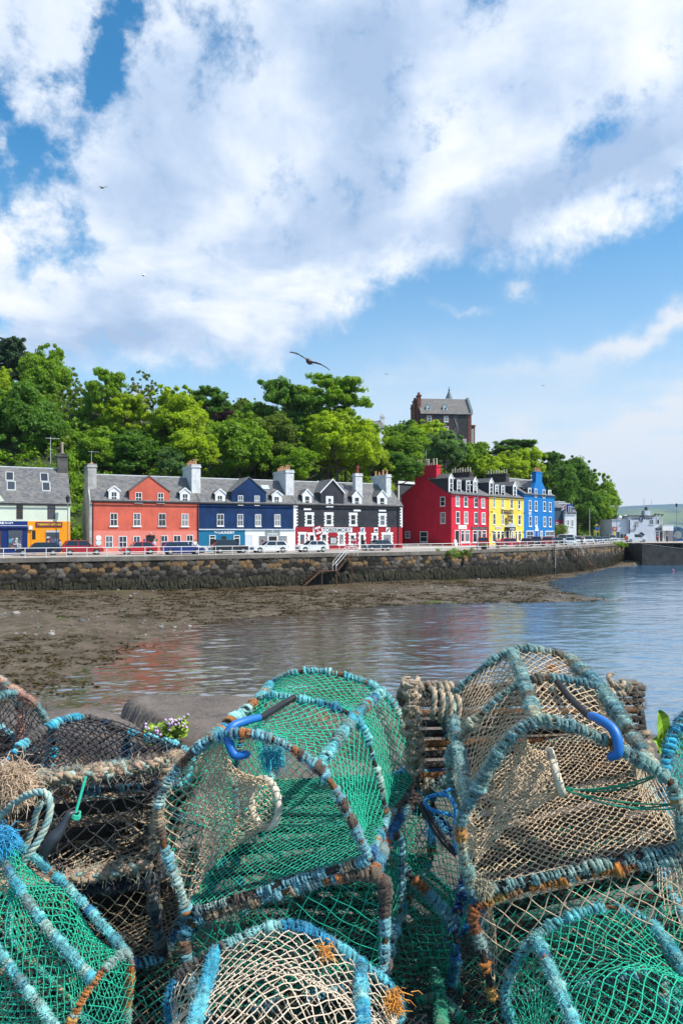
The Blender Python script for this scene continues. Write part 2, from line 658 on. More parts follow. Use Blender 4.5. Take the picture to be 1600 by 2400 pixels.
q.l.new(q.m('ADD', q.m('MULTIPLY', n2, .7), q.m('MULTIPLY', n3, .5)), bn.inputs['Height'])
q.l.new(bn.outputs[0], b.inputs['Normal'])
MUD = m_
tag(np_mesh('mudflat', np.column_stack([Pg, zg]), Fg, MUD, smooth=True), kind='structure')
sb = MB()
sb.face([(-9000, -3000, -9.6), (9000, -3000, -9.6), (9000, 12000, -9.6), (-9000, 12000, -9.6)])
tag(sb.build('seabed', MUD), kind='structure')

# sea
m_ = bpy.data.materials.new('sea_water')
m_.use_nodes = True
q = NT(m_.node_tree)
q.n.clear()
mo = q.node('ShaderNodeOutputMaterial')
tc = q.node('ShaderNodeTexCoord').outputs['Object']
rot = q.node('ShaderNodeVectorRotate', rotation_type='Z_AXIS')
q.l.new(tc, rot.inputs['Vector'])
rot.inputs['Angle'].default_value = R(-18)
wv_ = rot.outputs[0]
h1 = q.noise(q.vm('MULTIPLY', wv_, (.62, 1.0, 1)), .55, 3, .5, .6)
h2 = q.noise(q.vm('MULTIPLY', wv_, (.7, 1.0, 1)), 2.3, 4, .6, .5)
h3 = q.noise(q.vm('MULTIPLY', wv_, (.8, 1.0, 1)), .13, 2, .5)
hh = q.m('ADD', q.m('MULTIPLY', h1, .05), q.m('MULTIPLY', h2, .07))
hh = q.m('MULTIPLY', hh, q.step(h3, .3, .65, .55, 1.1))
bn = q.node('ShaderNodeBump')
bn.inputs['Strength'].default_value = 1.0
bn.inputs['Distance'].default_value = .42
q.l.new(hh, bn.inputs['Height'])
fr = q.node('ShaderNodeFresnel')
fr.inputs['IOR'].default_value = 1.34
q.l.new(bn.outputs[0], fr.inputs['Normal'])
gl = q.node('ShaderNodeBsdfGlossy')
gl.inputs['Color'].default_value = (1, 1, 1, 1)
gl.inputs['Roughness'].default_value = .03
q.l.new(bn.outputs[0], gl.inputs['Normal'])
tr = q.node('ShaderNodeBsdfTransparent')
tr.inputs['Color'].default_value = (.84, .76, .64, 1)
df = q.node('ShaderNodeBsdfDiffuse')
wsx = q.node('ShaderNodeSeparateXYZ')
q.l.new(tc, wsx.inputs[0])
turb = q.step(q.m('ADD', wsx.outputs[0], q.m('MULTIPLY', wsx.outputs[1], .06)), 0, 24)
q.l.new(q.mix(turb, (.105, .072, .042), (.055, .165, .29)), df.inputs['Color'])
body = q.node('ShaderNodeMixShader')
body.inputs[0].default_value = .5
q.l.new(tr.outputs[0], body.inputs[1])
q.l.new(df.outputs[0], body.inputs[2])
ms = q.node('ShaderNodeMixShader')
q.l.new(q.m('MINIMUM', q.m('MULTIPLY', fr.outputs[0], .56), 1.0), ms.inputs[0])
q.l.new(body.outputs[0], ms.inputs[1])
q.l.new(gl.outputs[0], ms.inputs[2])
q.l.new(ms.outputs[0], mo.inputs[0])
SEA = m_
# rippled sheet in the harbour, flat sheet beyond it, one mesh
NY, NX = 760, 330
yr = 1 / np.linspace(1 / 150.0, 1 / 21.0, NY)
xr = np.linspace(-1, 1, NX)
Xw = 45 * xr[None] * np.clip(yr[:, None] / 60, .45, 1.9) + 8
Yw = np.repeat(yr[:, None], NX, 1)
PW = np.column_stack([Xw.ravel(), Yw.ravel()])
c18, s18 = math.cos(R(-14)), math.sin(R(-14))
PQ = np.column_stack([PW[:, 0] * c18 - PW[:, 1] * s18, PW[:, 0] * s18 + PW[:, 1] * c18])
gust = .55 + .6 * np.clip(vnoise(PW * np.array([.6, 1]), .09, 203, 3) + .35, 0, 1)
zw = .050 * vnoise(PQ * np.array([.55, 1]), .62, 201, 2, .45) + .042 * vnoise(PQ * np.array([.5, 1]), 1.7, 202, 2, .5) + .024 * vnoise(PQ * np.array([.6, 1]), 3.6, 204, 2, .5)
fade = np.minimum(np.minimum(np.clip((1 - np.abs(np.tile(xr, NY))) * 12, 0, 1), np.clip((PW[:, 1] - 21.0) / 1.5, 0, 1)), np.clip((150 - PW[:, 1]) / 12, 0, 1))
zw = WATER_Z + zw * gust * fade
iw = np.arange(NY * NX).reshape(NY, NX)
FW = np.stack([iw[:-1, :-1], iw[1:, :-1], iw[1:, 1:], iw[:-1, 1:]], -1).reshape(-1, 4)
VW = list(np.column_stack([PW, zw]))
bd = []
for (xa, ya, xb, yb) in ((-9000, 150, 9000, 12000), (-9000, 3, 9000, 21)):
    i = len(VW)
    VW += [(xa, ya, WATER_Z), (xb, ya, WATER_Z), (xb, yb, WATER_Z), (xa, yb, WATER_Z)]
    bd.append((i, i + 1, i + 2, i + 3))
for col_, xo in ((0, -9000), (NX - 1, 9000)):
    i = len(VW)
    VW += [(xo, 150, WATER_Z), (xo, 21, WATER_Z)]
    for r_ in range(0, NY - 1):
        a_, b_ = iw[r_, col_], iw[r_ + 1, col_]
        ya, yb = yr[r_], yr[r_ + 1]
        j = len(VW)
        VW += [(xo, ya, WATER_Z), (xo, yb, WATER_Z)]
        bd.append((a_, b_, j + 1, j) if xo > 0 else (b_, a_, j, j + 1))
tag(np_mesh('water', np.array(VW), [FW[:, ::-1], np.array(bd)], SEA, None, None, True), kind='structure')

# near rocks under and behind the creels
Pn, Fn = grid(-7, 7.5, -1.5, 7.6, .045)
cells = np.random.default_rng(11)
cen = np.column_stack([cells.uniform(-8, 8, 130), cells.uniform(-2, 8, 130)])
cenh = cells.uniform(-.16, .16, 130)
Pw = Pn * np.array([.72, 1.25]) + .22 * np.column_stack([vnoise(Pn, .9, 21, 3), vnoise(Pn, .9, 22, 3)])
D = np.linalg.norm(Pw[:, None, :] - (cen * np.array([.72, 1.25]))[None], axis=2)
o = np.argsort(D, axis=1)[:, :2]
d1, d2 = D[np.arange(len(D)), o[:, 0]], D[np.arange(len(D)), o[:, 1]]
crack = np.clip((d2 - d1) / .10, 0, 1)
yy = Pn[:, 1]
base = 1.2 + .28 * np.clip((yy - 3.0) / 1.2, 0, 1) - .10 * np.clip((Pn[:, 0] - .2) / 1.5, 0, 1)
edge_y = 4.75 + .35 * vnoise(Pn * np.array([1, 0]), .5, 31, 3) + .25 * cenh[o[:, 0]] / .16
fall = np.clip((yy - edge_y) / .35, 0, 1)
zr = base + cenh[o[:, 0]] * .55 - .16 * (1 - crack) ** 2 + .04 * vnoise(Pn, 1.6, 33, 4) + .02 * vnoise(Pn, 7.0, 34, 3) - 6.5 * fall ** 1.2
m_, q, b = shader('shore_rock')
tc = q.node('ShaderNodeTexCoord').outputs['Object']
n1 = q.noise(tc, 1.1, 6, .62)
n2 = q.noise(q.vm('MULTIPLY', tc, (1, 2.4, 5)), 4.0, 6, .65)
n3 = q.noise(tc, 26.0, 5, .7)
c = q.mix(q.step(n1, .3, .7), (.085, .068, .057), (.19, .158, .135))
c = q.mix(q.m('MULTIPLY', q.step(n2, .5, .68), .7), c, (.085, .072, .066))
c = q.mix(q.m('MULTIPLY', q.step(n3, .55, .75), .5), c, (.31, .28, .25))
c = q.mix(q.m('MULTIPLY', q.step(q.noise(tc, 1.7, 4, .6), .60, .70), .6), c, (.32, .135, .035))
q.l.new(c, b.inputs['Base Color'])
b.inputs['Roughness'].default_value = .88
bn = q.node('ShaderNodeBump')
bn.inputs['Strength'].default_value = .8
bn.inputs['Distance'].default_value = .06
q.l.new(q.m('ADD', n2, q.m('MULTIPLY', n3, .6)), bn.inputs['Height'])
q.l.new(bn.outputs[0], b.inputs['Normal'])
ROCK = m_
tag(np_mesh('rocky_ground', np.column_stack([Pn, zr]), Fn, ROCK, smooth=True), kind='structure')


def ground_z(x, y):
    ix, iy = int(round((x + 7) / .045)), int(round((y + 1.5) / .045))
    nx = len(np.arange(-7, 7.5 + 1e-6, .045))
    return float(zr[iy * nx + ix])


# ------------------------------------------------------------------ quay wall, street
quay_px = [(-420, 59.5), (-200, 62.5), (0, 66), (400, 72.5), (700, 79.5), (940, 85.5), (1047, 90), (1124, 96), (1251, 106), (1327, 115), (1400, 130), (1466, 152)]
quay = [((x - CX) / FPX * d, d) for x, d in quay_px]


def path_at(pts, s):
    for a, b in zip(pts[:-1], pts[1:]):
        l = math.hypot(b[0] - a[0], b[1] - a[1])
        if s <= l or b is pts[-1]:
            t = s / l
            return Vector((a[0] + (b[0] - a[0]) * t, a[1] + (b[1] - a[1]) * t, 0)), Vector(((b[0] - a[0]) / l, (b[1] - a[1]) / l, 0))
        s -= l


def path_len(pts):
    return sum(math.hypot(b[0] - a[0], b[1] - a[1]) for a, b in zip(pts[:-1], pts[1:]))


def stone_wall(name, pts, z0, z1, label, seed, step=.105, band=True):
    Lw = path_len(pts)
    ns, nz = int(Lw / step), int((z1 - z0) / step)
    ss, zz = np.linspace(0, Lw, ns), np.linspace(z0, z1, nz)
    SS, ZZ = np.meshgrid(ss, zz)
    P2 = np.column_stack([SS.ravel(), ZZ.ravel()])
    r = np.random.default_rng(seed)
    cw, ch = .80, .50
    Pw = P2 + .07 * np.column_stack([vnoise(P2, 1.3, seed, 2), vnoise(P2, 1.3, seed + 1, 2)])
    row = np.floor(Pw[:, 1] / ch)
    best = np.full(len(P2), 9.0)
    sec = np.full(len(P2), 9.0)
    bid = np.zeros(len(P2), int)
    T = r.random((64, 4096, 4))
    for dr in (-1, 0, 1):
        for dc in (-1, 0, 1):
            rr = (row + dr).astype(int)
            cc = np.floor(Pw[:, 0] / cw + .5 * (rr % 2)).astype(int) + dc
            t = T[rr % 64, cc % 4096]
            cxx = (cc - .5 * (rr % 2) + .5 + .62 * (t[:, 0] - .5)) * cw
            czz = (rr + .5 + .5 * (t[:, 1] - .5)) * ch
            d = np.hypot((Pw[:, 0] - cxx) / cw, (Pw[:, 1] - czz) / ch)
            k = d < best
            sec = np.where(k, best, np.minimum(sec, d))
            bid = np.where(k, (rr % 64) * 4096 + cc % 4096, bid)
            best = np.minimum(best, d)
    e = np.clip((sec - best) / .30, 0, 1)
    t = T.reshape(-1, 4)[bid]
    disp = .16 * np.sqrt(e) * (.6 + .6 * t[:, 2]) + .03 * vnoise(P2, 5, seed + 4, 2)
    Z = P2[:, 1]
    tone = .016 + .115 * t[:, 2] ** 2.2
    colr = np.column_stack([tone * 1.05, tone * .92, tone * .78])
    if band:
        bz = -1.05 + .18 * vnoise(P2 * np.array([1, 0]), .12, seed + 6, 2)
        pb = np.exp(-((Z - bz) / .42) ** 2) * (.45 + .55 * (vnoise(P2, .16, seed + 7, 2) > -.25))
        och = np.array([.17, .105, .05]) * (.5 + .8 * t[:, 3:4])
        k = (np.clip(pb * 1.4, 0, 1) * (t[:, 3] > .56))[:, None]
        colr = colr * (1 - k) + och * k
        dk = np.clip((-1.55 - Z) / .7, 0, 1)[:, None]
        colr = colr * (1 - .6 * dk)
        wz = -2.2 + .25 * vnoise(P2 * np.array([1, .0]), .9, seed + 8, 2)
        wd = np.clip((wz - Z) / .25, 0, 1)[:, None]
        st = (.6 + .6 * vnoise(P2 * np.array([1, .12]), 4.5, seed + 9, 3))[:, None]
        colr = colr * (1 - wd) + np.array([.027, .0235, .011]) * np.clip(st, .15, 1.6) * wd
        disp += wd[:, 0] * (.12 + .10 * vnoise(P2 * np.array([1, .2]), 3.5, seed + 9, 2))
    colr *= (.08 + .92 * np.clip((sec - best) / .14, 0, 1))[:, None]
    pos, nor = np.zeros((ns, 2)), np.zeros((ns, 2))
    for i, s in enumerate(ss):
        p, tt = path_at(pts, s)
        pos[i] = p.x, p.y
        nor[i] = tt.y, -tt.x
    k = np.convolve
    nor = np.column_stack([np.convolve(np.pad(nor[:, j], 12, 'edge'), np.ones(25) / 25, 'valid') for j in (0, 1)])
    ii = np.tile(np.arange(ns), nz)
    batter = (z1 - Z) * .06
    XY = pos[ii] + nor[ii] * (disp + batter)[:, None]
    i = np.arange(ns * nz).reshape(nz, ns)
    F = np.stack([i[:-1, :-1], i[:-1, 1:], i[1:, 1:], i[1:, :-1]], -1).reshape(-1, 4)
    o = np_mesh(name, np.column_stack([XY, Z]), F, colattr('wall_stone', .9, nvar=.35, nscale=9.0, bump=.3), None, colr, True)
    return tag(o, label, 'wall')


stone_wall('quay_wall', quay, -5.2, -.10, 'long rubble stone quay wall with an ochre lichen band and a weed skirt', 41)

HW = [(-60, 68.65)]
ROW0, ROWU = Vector((-30.2, 83.0, 0)), Vector((.9003, .4353, 0)).normalized()
RED0, REDU = Vector((19.9, 124.0, 0)), Vector((.7071, .7071, 0))

CONC = paint('pavement_concrete', (.40, .35, .305), .85, .12, .5, .15, 20, .2)
ASPH = paint('asphalt', (.11, .108, .105), .85, .15, .4, .2, 30, .15)
sb = MB()
back = [(150, 260), (-130, 260), (-130, 60)]
ring = [(p[0], p[1], 0.0) for p in quay] + [(100, 152, 0), (150, 152, 0)] + [(x, y, 0.0) for x, y in back]
sb.face(ring)
tag(sb.build('street', CONC), kind='structure')
# kerbed coping along the quay edge
sb = MB()
inn = []
for i, p in enumerate(quay):
    a = Vector((*quay[max(i - 1, 0)], 0))
    c_ = Vector((*quay[min(i + 1, len(quay) - 1)], 0))
    t = (c_ - a).normalized()
    inn.append((Vector((*p, 0)), Vector((t.y, -t.x, 0))))
for (p0, n0), (p1, n1) in zip(inn[:-1], inn[1:]):
    a0, a1, b0, b1 = p0 + n0 * .22, p1 + n1 * .22, p0 - n0 * .55, p1 - n1 * .55
    sb.hexa([(*a0.xy, -.34), (*a1.xy, -.34), (*b1.xy, -.34), (*b0.xy, -.34), (*a0.xy, .09), (*a1.xy, .09), (*b1.xy, .09), (*b0.xy, .09)])
tag(sb.build('kerb', paint('coping_stone', (.16, .14, .12), .9, .3, .8, .4, 8, .4)), kind='structure')
# carriageway sheet and house-side pavement
row_end = ROW0 + ROWU * 44.0
sb = MB()
nrm = Vector((ROWU.y, -ROWU.x, 0))
A = [ROW0 - ROWU * 40 + nrm * 3.2, row_end + nrm * 3.2, RED0 + Vector((.7071, -.7071, 0)) * 2.4, RED0 + REDU * 40 + Vector((.7071, -.7071, 0)) * 3]
B = [Vector((*path_at(quay, s)[0].xy, 0)) + Vector((-path_at(quay, s)[1].y, path_at(quay, s)[1].x, 0)) * 3.4 for s in (4, 62, 88, 118)]
for i in range(3):
    sb.face([(*B[i].xy, .004), (*B[i + 1].xy, .004), (*A[i + 1].xy, .004), (*A[i].xy, .004)])
tag(sb.build('road', paint('road_surface', (.34, .305, .27), .9, .12, .4, .2, 25, .15)), kind='structure')

# hanging weed along the foot of the wall
N = 5200
r = np.random.default_rng(5)
Lq = path_len(quay)
V, Fq, Cq = [], [], []
for k in range(N):
    s = r.uniform(0, Lq - 1)
    p, t = path_at(quay, s)
    n = Vector((t.y, -t.x, 0))
    zt = -2.25 - r.uniform(0, .9) + .2 * math.sin(s * .8)
    ln = r.uniform(.35, .8)
    wd = r.uniform(.05, .13)
    o0 = .38 + r.uniform(0, .14)
    a = p + n * o0
    i = len(V)
    bx = r.uniform(-.1, .1)
    V += [(a.x - t.x * wd, a.y - t.y * wd, zt), (a.x + t.x * wd, a.y + t.y * wd, zt), (a.x + t.x * (wd * .6 + bx) + n.x * .12, a.y + t.y * (wd * .6 + bx) + n.y * .12, zt - ln), (a.x + t.x * (bx - wd * .6) + n.x * .12, a.y + t.y * (bx - wd * .6) + n.y * .12, zt - ln)]
    Fq.append((i, i + 1, i + 2, i + 3))
    c = np.array([.032, .028, .012]) * r.uniform(.3, 1.5)
    Cq += [c, c, c * .7, c * .7]
tag(np_mesh('hanging_weed', np.array(V), np.array(Fq), colattr('weed_and_shade', .6, nvar=.2, nscale=10), None, np.array(Cq)), kind='stuff')

# wrack clumps and stones lying on the mud
V, Fq, Cq = [], [], []
V2, F2, C2 = [], [], []
for k in range(8200):
    x, y = r.uniform(-48, 36), r.uniform(24, 108)
    P1 = np.array([[x, y]])
    z = float(shore_z(P1)[0])
    if z < WATER_Z - .05:
        continue
    qd = poly_dist(P1, quay)[0]
    nz = vnoise(P1, .10, 61, 3)[0] + .35 * vnoise(P1, .6, 62, 2)[0]
    if nz > -.02:
        nb = 11
        for _ in range(nb):
            cx_, cy_ = x + r.normal(0, .35), y + r.normal(0, .25)
            a, l = r.uniform(0, 6.28), r.uniform(.07, .2)
            i = len(V)
            dx_, dy_ = math.cos(a) * l, math.sin(a) * l
            V += [(cx_ - dx_, cy_ - dy_, z + .03), (cx_ + dy_ * .5, cy_ - dx_ * .5, z + .07), (cx_ + dx_, cy_ + dy_, z + .04), (cx_ - dy_ * .5, cy_ + dx_ * .5, z + .08)]
            Fq.append((i, i + 1, i + 2, i + 3))
            c = np.array([.068, .048, .011]) * r.uniform(.25, 1.6)
            Cq += [c] * 4
    elif r.random() < .45:
        s = r.uniform(.05, .17) * (1.9 if r.random() < .06 else 1)
        i = len(V2)
        for zz, rad_ in ((-.3, .9), (.25, 1.0), (.6, .55)):
            for j in range(6):
                a = j * 1.047 + r.uniform(-.2, .2)
                V2.append((x + math.cos(a) * s * rad_ * r.uniform(.8, 1.3), y + math.sin(a) * s * rad_, z + s * zz))
        for lv in (0, 6):
            for j in range(6):
                F2.append((i + lv + j, i + lv + (j + 1) % 6, i + lv + 6 + (j + 1) % 6, i + lv + 6 + j))
        F2 += [(i + 12, i + 13, i + 14, i + 15), (i + 12, i + 15, i + 16, i + 17)]
        tn = r.uniform(.05, .2) if r.random() < .96 else r.uniform(.25, .36)
        C2 += [np.array([tn, tn * .93, tn * .85])] * 18
tag(np_mesh('seaweed', np.array(V), np.array(Fq), colattr('weed_and_shade'), None, np.array(Cq)), kind='stuff')
tag(np_mesh('shore_stones', np.array(V2), np.array(F2), colattr('wall_stone'), None, np.array(C2)), kind='stuff')

# pier wall, slipway wall and pier deck on the right
E1 = Vector((*quay[-1], 0))
pier = [tuple(E1.xy), (E1.x + 2.2, E1.y + .6), (E1.x + 60, E1.y + 1.0)]
stone_wall('pier_wall', pier[1:], -5.2, -.1, 'dark block stone pier wall under the white cafe at the far right', 43, .14, False)
sl = MB()
sl.hexa([(E1.x - .4, E1.y - 9, -5.2), (E1.x + 32, E1.y - 9, -5.2), (E1.x + 32, E1.y + .4, -5.2), (E1.x - .4, E1.y + .4, -5.2),
         (E1.x - .4, E1.y - 9, -.05), (E1.x + 32, E1.y - 9, -7.2 + 3.2), (E1.x + 32, E1.y + .4, -4.0), (E1.x - .4, E1.y + .4, -.05)])
so = tag(sl.build('slipway_ramp', paint('slip_stone', (.055, .052, .05), .85, .35, .7, .6, 4, .3)), 'dark sloping slipway ramp running down in front of the pier wall', 'slipway')
pth = MB()
for k in range(30):
    t0, t1 = k / 30, (k + .94) / 30
    pth.hexa([(E1.x - .4 + 32.4 * t, E1.y - 9.05 + dy_, -.05 - 3.95 * t + dz_) for dz_ in (0, .12) for t, dy_ in ((t0, 0), (t1, 0), (t1, .7), (t0, .7))])
pth.build('edge_stone', paint('slip_edge', (.26, .25, .235), .9, .2), so)
sb = MB()
sb.box(E1.x + 1.8, E1.y + .2, -.1, E1.x + 75, E1.y + 60, .02)
tag(sb.build('pier_deck', CONC), kind='structure')


# ------------------------------------------------------------------ railing along the quay
RAILW = plain('white_rail_paint', (.78, .77, .74), .5)
RUST = paint('rusty_iron', (.105, .055, .032), .85, .4, 3.0, .4, 30, .4)
rl = empty('railing', (0, 0, 0), 0, 'white two rail pipe railing on posts along the quay edge above the stone wall', 'railing')
s = 1.0
k = 0
tops, mids = [], []
prev = None
segs = [[]]
gap = None
for k in range(400):
    if s > Lq - .6:
        break
    p, t = path_at(quay, s)
    n = Vector((t.y, -t.x, 0))
    p = p - n * .12
    prj = CX + p.x / p.y * FPX
    if not (804 < prj < 818):
        mb = MB()
        mb.tube([(p.x, p.y, .05), (p.x, p.y, 1.06)], .038, 6)
        mb.build('post', RAILW, rl)
        segs[-1].append(p)
    s += 1.9 if s < 60 else 2.15
for z, nm in ((1.05, 'top_rail'), (.55, 'middle_rail')):
    mb = MB()
    for g in segs:
        mb.tube([(p.x, p.y, z) for p in g], .036, 6)
    mb.build(nm, RAILW, rl)


# ------------------------------------------------------------------ iron stairs down the wall
def stairs(name, s0px, label, flights, posts, hand, sgn):
    """flights: list of (s,z) corner points along the wall; sgn -1 runs left, +1 right"""
    best = min((abs(CX + path_at(quay, s)[0].x / path_at(quay, s)[0].y * FPX - s0px), s) for s in np.arange(1, Lq - 1, .1))[1]
    p, t = path_at(quay, best)
    n = Vector((t.y, -t.x, 0))
    root = empty(name, p + n * .55, math.atan2(t.y, t.x), label, 'stairs')
    wd = 1.0
    tr, st = MB(), MB()
    for (sa, za), (sb_, zb) in zip(flights[:-1], flights[1:]):
        if abs(za - zb) < .05:
            tr.box(min(sa, sb_), -wd, za - .06, max(sa, sb_), 0, za)
        else:
            nst = max(3, int(abs(za - zb) / .21))
            for j in range(nst):
                f = (j + .5) / nst
                x, z = sa + (sb_ - sa) * f, za + (zb - za) * f
                tr.box(x - .13, -wd + .05, z - .03, x + .13, -.05, z)
            for y in (-wd, 0):
                st.hexa([(sa, y - .03, za - .22), (sb_, y - .03, zb - .22), (sb_, y + .03, zb - .22), (sa, y + .03, za - .22),
                         (sa, y - .03, za + .02), (sb_, y - .03, zb + .02), (sb_, y + .03, zb + .02), (sa, y + .03, za + .02)])
    tr.build('treads', RUST, root)
    st.build('stringer', RUST, root)
    for sx_, zt, zb in posts:
        mb = MB()
        mb.tube([(sx_, -wd + .04, zb), (sx_, -wd + .04, zt)], .06, 6)
        mb.build('support_post', RUST, root)
    for y in (-wd + .02, -.02):
        mb = MB()
        for h in (.95, .5):
            mb.tube([(x, y, z + h) for x, z in hand], .03, 6)
        for x, z in (hand[0], hand[-1], hand[len(hand) // 2]):
            mb.tube([(x, y, z - .05), (x, y, z + .95)], .03, 6)
        mb.build('handrail', RAILW, root)
    return root


stairs('iron_stairs', 806, 'rusty iron stairs with white handrails down the middle of the quay wall', [(1.0, -.12), (-.1, -.12), (-1.7, -1.9), (-3.9, -1.9), (-6.2, -3.7)], [(.25, -.15, -4.2), (-1.75, -1.9, -4.0), (-3.6, -1.9, -4.0)], [(-1.8, -1.9), (-.1, -.12), (1.0, -.12)], -1)
stairs('iron_stairs', 1327, 'longer rusty iron stairs with two landings at the far right of the quay wall', [(-.6, -.15), (1.2, -.15), (3.2, -1.6), (4.3, -1.6), (6.9, -3.2), (7.9, -3.2), (9.6, -4.5)], [(.6, -.2, -4.4), (1.25, -.2, -4.4), (7.3, -3.2, -4.9)], [(-.6, -.15), (1.2, -.15), (3.2, -1.6)], 1)
# tide gauge board on the wall
p, t = path_at(quay, min((abs(CX + path_at(quay, s)[0].x / path_at(quay, s)[0].y * FPX - 1292), s) for s in np.arange(1, Lq - 1, .1))[1])
g_ = empty('tide_gauge', p + Vector((t.y, -t.x, 0)) * .55, math.atan2(t.y, t.x), 'black and white tide gauge post fixed to the quay wall', 'gauge')
mb = MB()
mb.box(-.16, -.06, -4.6, .16, .06, .5)
mb.build('post', BLACKP, g_)
mb = MB()
for k in range(12):
    mb.box(-.12 if k % 2 else .0, -.075, .3 - k * .32, .0 if k % 2 else .12, -.062, .46 - k * .32)
mb.build('white_marks', WHITE, g_)

# ------------------------------------------------------------------ houses
class House:
    def __init__(s, name, origin, angle, label, cat='house', group=None):
        s.o = Vector(origin)
        s.a = angle
        s.root = empty(name, origin, angle, label, cat, group)
        s.u = Vector((math.cos(angle), math.sin(angle), 0))
        s.v = Vector((-math.sin(angle), math.cos(angle), 0))

    def L(s, x, y, yp=0.0):
        """photo pixel -> (x, z) on the house's own vertical plane y = yp"""
        d = Vector(((x - CX) / FPX, 1.0, (CY - y) / FPX))
        p0 = s.o + s.v * yp
        t = (p0 - EYE).dot(s.v) / d.dot(s.v)
        h = EYE + d * t - s.o
        return h.dot(s.u), h.z

    def rect(s, r, yp=0.0):
        x0, z1 = s.L(r[0], r[1], yp)
        x1, z0 = s.L(r[2], r[3], yp)
        return x0, z0, x1, z1


def Z(k, ox, oy):
    return lambda r: (ox + r[0] / k, oy + r[1] / k, ox + r[2] / k, oy + r[3] / k)


Z1, Z2, Z3, Z4 = Z(3.92, 0, 1060), Z(3.92, 350, 1060), Z(4.48, 650, 1060), Z(3.92, 920, 1060)
Z6, Z7, Z8 = Z(6.03, 680, 1220), Z(9.8, 0, 1200), Z(7.127, 480, 1220)
Z5, ZC, ZM = Z(3.92, 1200, 1060), Z(7.84, 1400, 1180), Z(4.612, 840, 880)


def window(par, x0, z0, x1, z1, y=0.0, frame=None, t=.07, style='sash', sill=True, name='window', sillw=.12):
    """frame standing 4 cm proud of the wall, glass pane set inside it"""
    fm = frame or WHITE
    mb = MB()
    y0, y1 = y - .05, y + .03
    mb.box(x0, y0, z0, x0 + t, y1, z1)
    mb.box(x1 - t, y0, z0, x1, y1, z1)
    mb.box(x0 + t, y0, z1 - t, x1 - t, y1, z1)
    mb.box(x0 + t, y0, z0, x1 - t, y1, z0 + t)
    zm, xm = (z0 + z1) / 2, (x0 + x1) / 2
    if style in ('sash', 'sash2'):
        mb.box(x0 + t, y0 + .012, zm - .035, x1 - t, y1, zm + .035)
    if style == 'sash':
        mb.box(xm - .025, y0 + .016, z0 + t, xm + .025, y1, zm - .035)
        mb.box(xm - .025, y0 + .016, zm + .035, xm + .025, y1, z1 - t)
    if style == 'shop':
        zt = z1 - (z1 - z0) * .26
        mb.box(x0 + t, y0 + .012, zt - .04, x1 - t, y1, zt + .04)
    if sill:
        mb.box(x0 - sillw, y - .13, z0 - .13, x1 + sillw, y + .02, z0 - .003)
    f = mb.build(name, fm, par)
    pb = MB()
    pb.box(x0 + t - .005, y - .022, z0 + t - .005, x1 - t + .005, y - .012, z1 - t + .005)
    pb.build('pane', GLASS, f)
    return f


def door(par, x0, z0, x1, z1, y=0.0, frame=None, leaf=None, glass=True):
    mb = MB()
    t = .1
    mb.box(x0, y - .05, z0, x0 + t, y + .03, z1)
    mb.box(x1 - t, y - .05, z0, x1, y + .03, z1)
    mb.box(x0 + t, y - .05, z1 - t, x1 - t, y + .03, z1)
    f = mb.build('door', frame or WHITE, par)
    lb = MB()
    lb.box(x0 + t - .005, y - .03, z0, x1 - t + .005, y - .012, z1 - t + .005)
    lb.build('door_leaf', leaf or DARKIN, f)
    kb = MB()
    kb.ball((x1 - t - .12, y - .06, z0 + 1.0), .035)
    kb.build('handle', LEAD, f)
    return f


def slab_uv(o):
    me = o.data
    uv = me.uv_layers.new(name='UVMap')
    for p in me.polygons:
        n = p.normal
        ax = Vector((0, 0, 1)).cross(n)
        ax = ax.normalized() if ax.length > 1e-3 else Vector((1, 0, 0))
        ay = n.cross(ax)
        for li in p.loop_indices:
            c = me.vertices[me.loops[li].vertex_index].co
            uv.data[li].uv = (c.dot(ax), c.dot(ay))
    return o


def roof_slab(mb, a, b, c, d, th=.14):
    """a,b eaves (left,right), c,d ridge (right,left)"""
    A = [Vector(p) for p in (a, b, c, d)]
    n = (A[1] - A[0]).cross(A[3] - A[0]).normalized()
    if n.z < 0:
        n = -n
    mb.hexa([*(p - n * th for p in A), *A])


def gabled(h, x0, x1, D, ez, rz, wall, roofmat=None, y0=0.0, ov=.22, endov=.08, ridge=True, base=-.6):
    """wall body with its gable ends, two roof slabs and a ridge"""
    mb = MB()
    ym = y0 + D / 2
    i = len(mb.v)
    mb.v += [(x, y, z) for x in (x0, x1) for y, z in ((y0, base), (y0 + D, base), (y0 + D, ez), (ym, rz), (y0, ez))]
    mb.f += [(0, 1, 2, 3, 4)[::1], (9, 8, 7, 6, 5), (0, 4, 9, 5), (1, 6, 7, 2), (0, 5, 6, 1), (4, 3, 8, 9), (3, 2, 7, 8)]
    mb.mi += [0] * 7
    mb.build('wall', wall, h.root)
    k = (rz - ez) / (D / 2)
    rb = MB()
    e = ez - ov * k
    roof_slab(rb, (x0 - endov, y0 - ov, e + .16), (x1 + endov, y0 - ov, e + .16), (x1 + endov, ym, rz + .16), (x0 - endov, ym, rz + .16))
    roof_slab(rb, (x1 + endov, y0 + D + ov, e + .16), (x0 - endov, y0 + D + ov, e + .16), (x0 - endov, ym + .01, rz + .16), (x1 + endov, ym + .01, rz + .16))
    ro = slab_uv(rb.build('roof', roofmat or SLATE, h.root))
    if ridge:
        cb = MB()
        cb.tube([(x0 - endov, ym, rz + .17), (x1 + endov, ym, rz + .17)], .11, 6)
        cb.build('ridge_cap', LEAD, ro)
    gb = MB()
    gb.tube([(x0, y0 - ov - .07, e + .02), (x1, y0 - ov - .07, e + .02)], .075, 6)
    gb.build('gutter', BLACKP, ro)
    return k


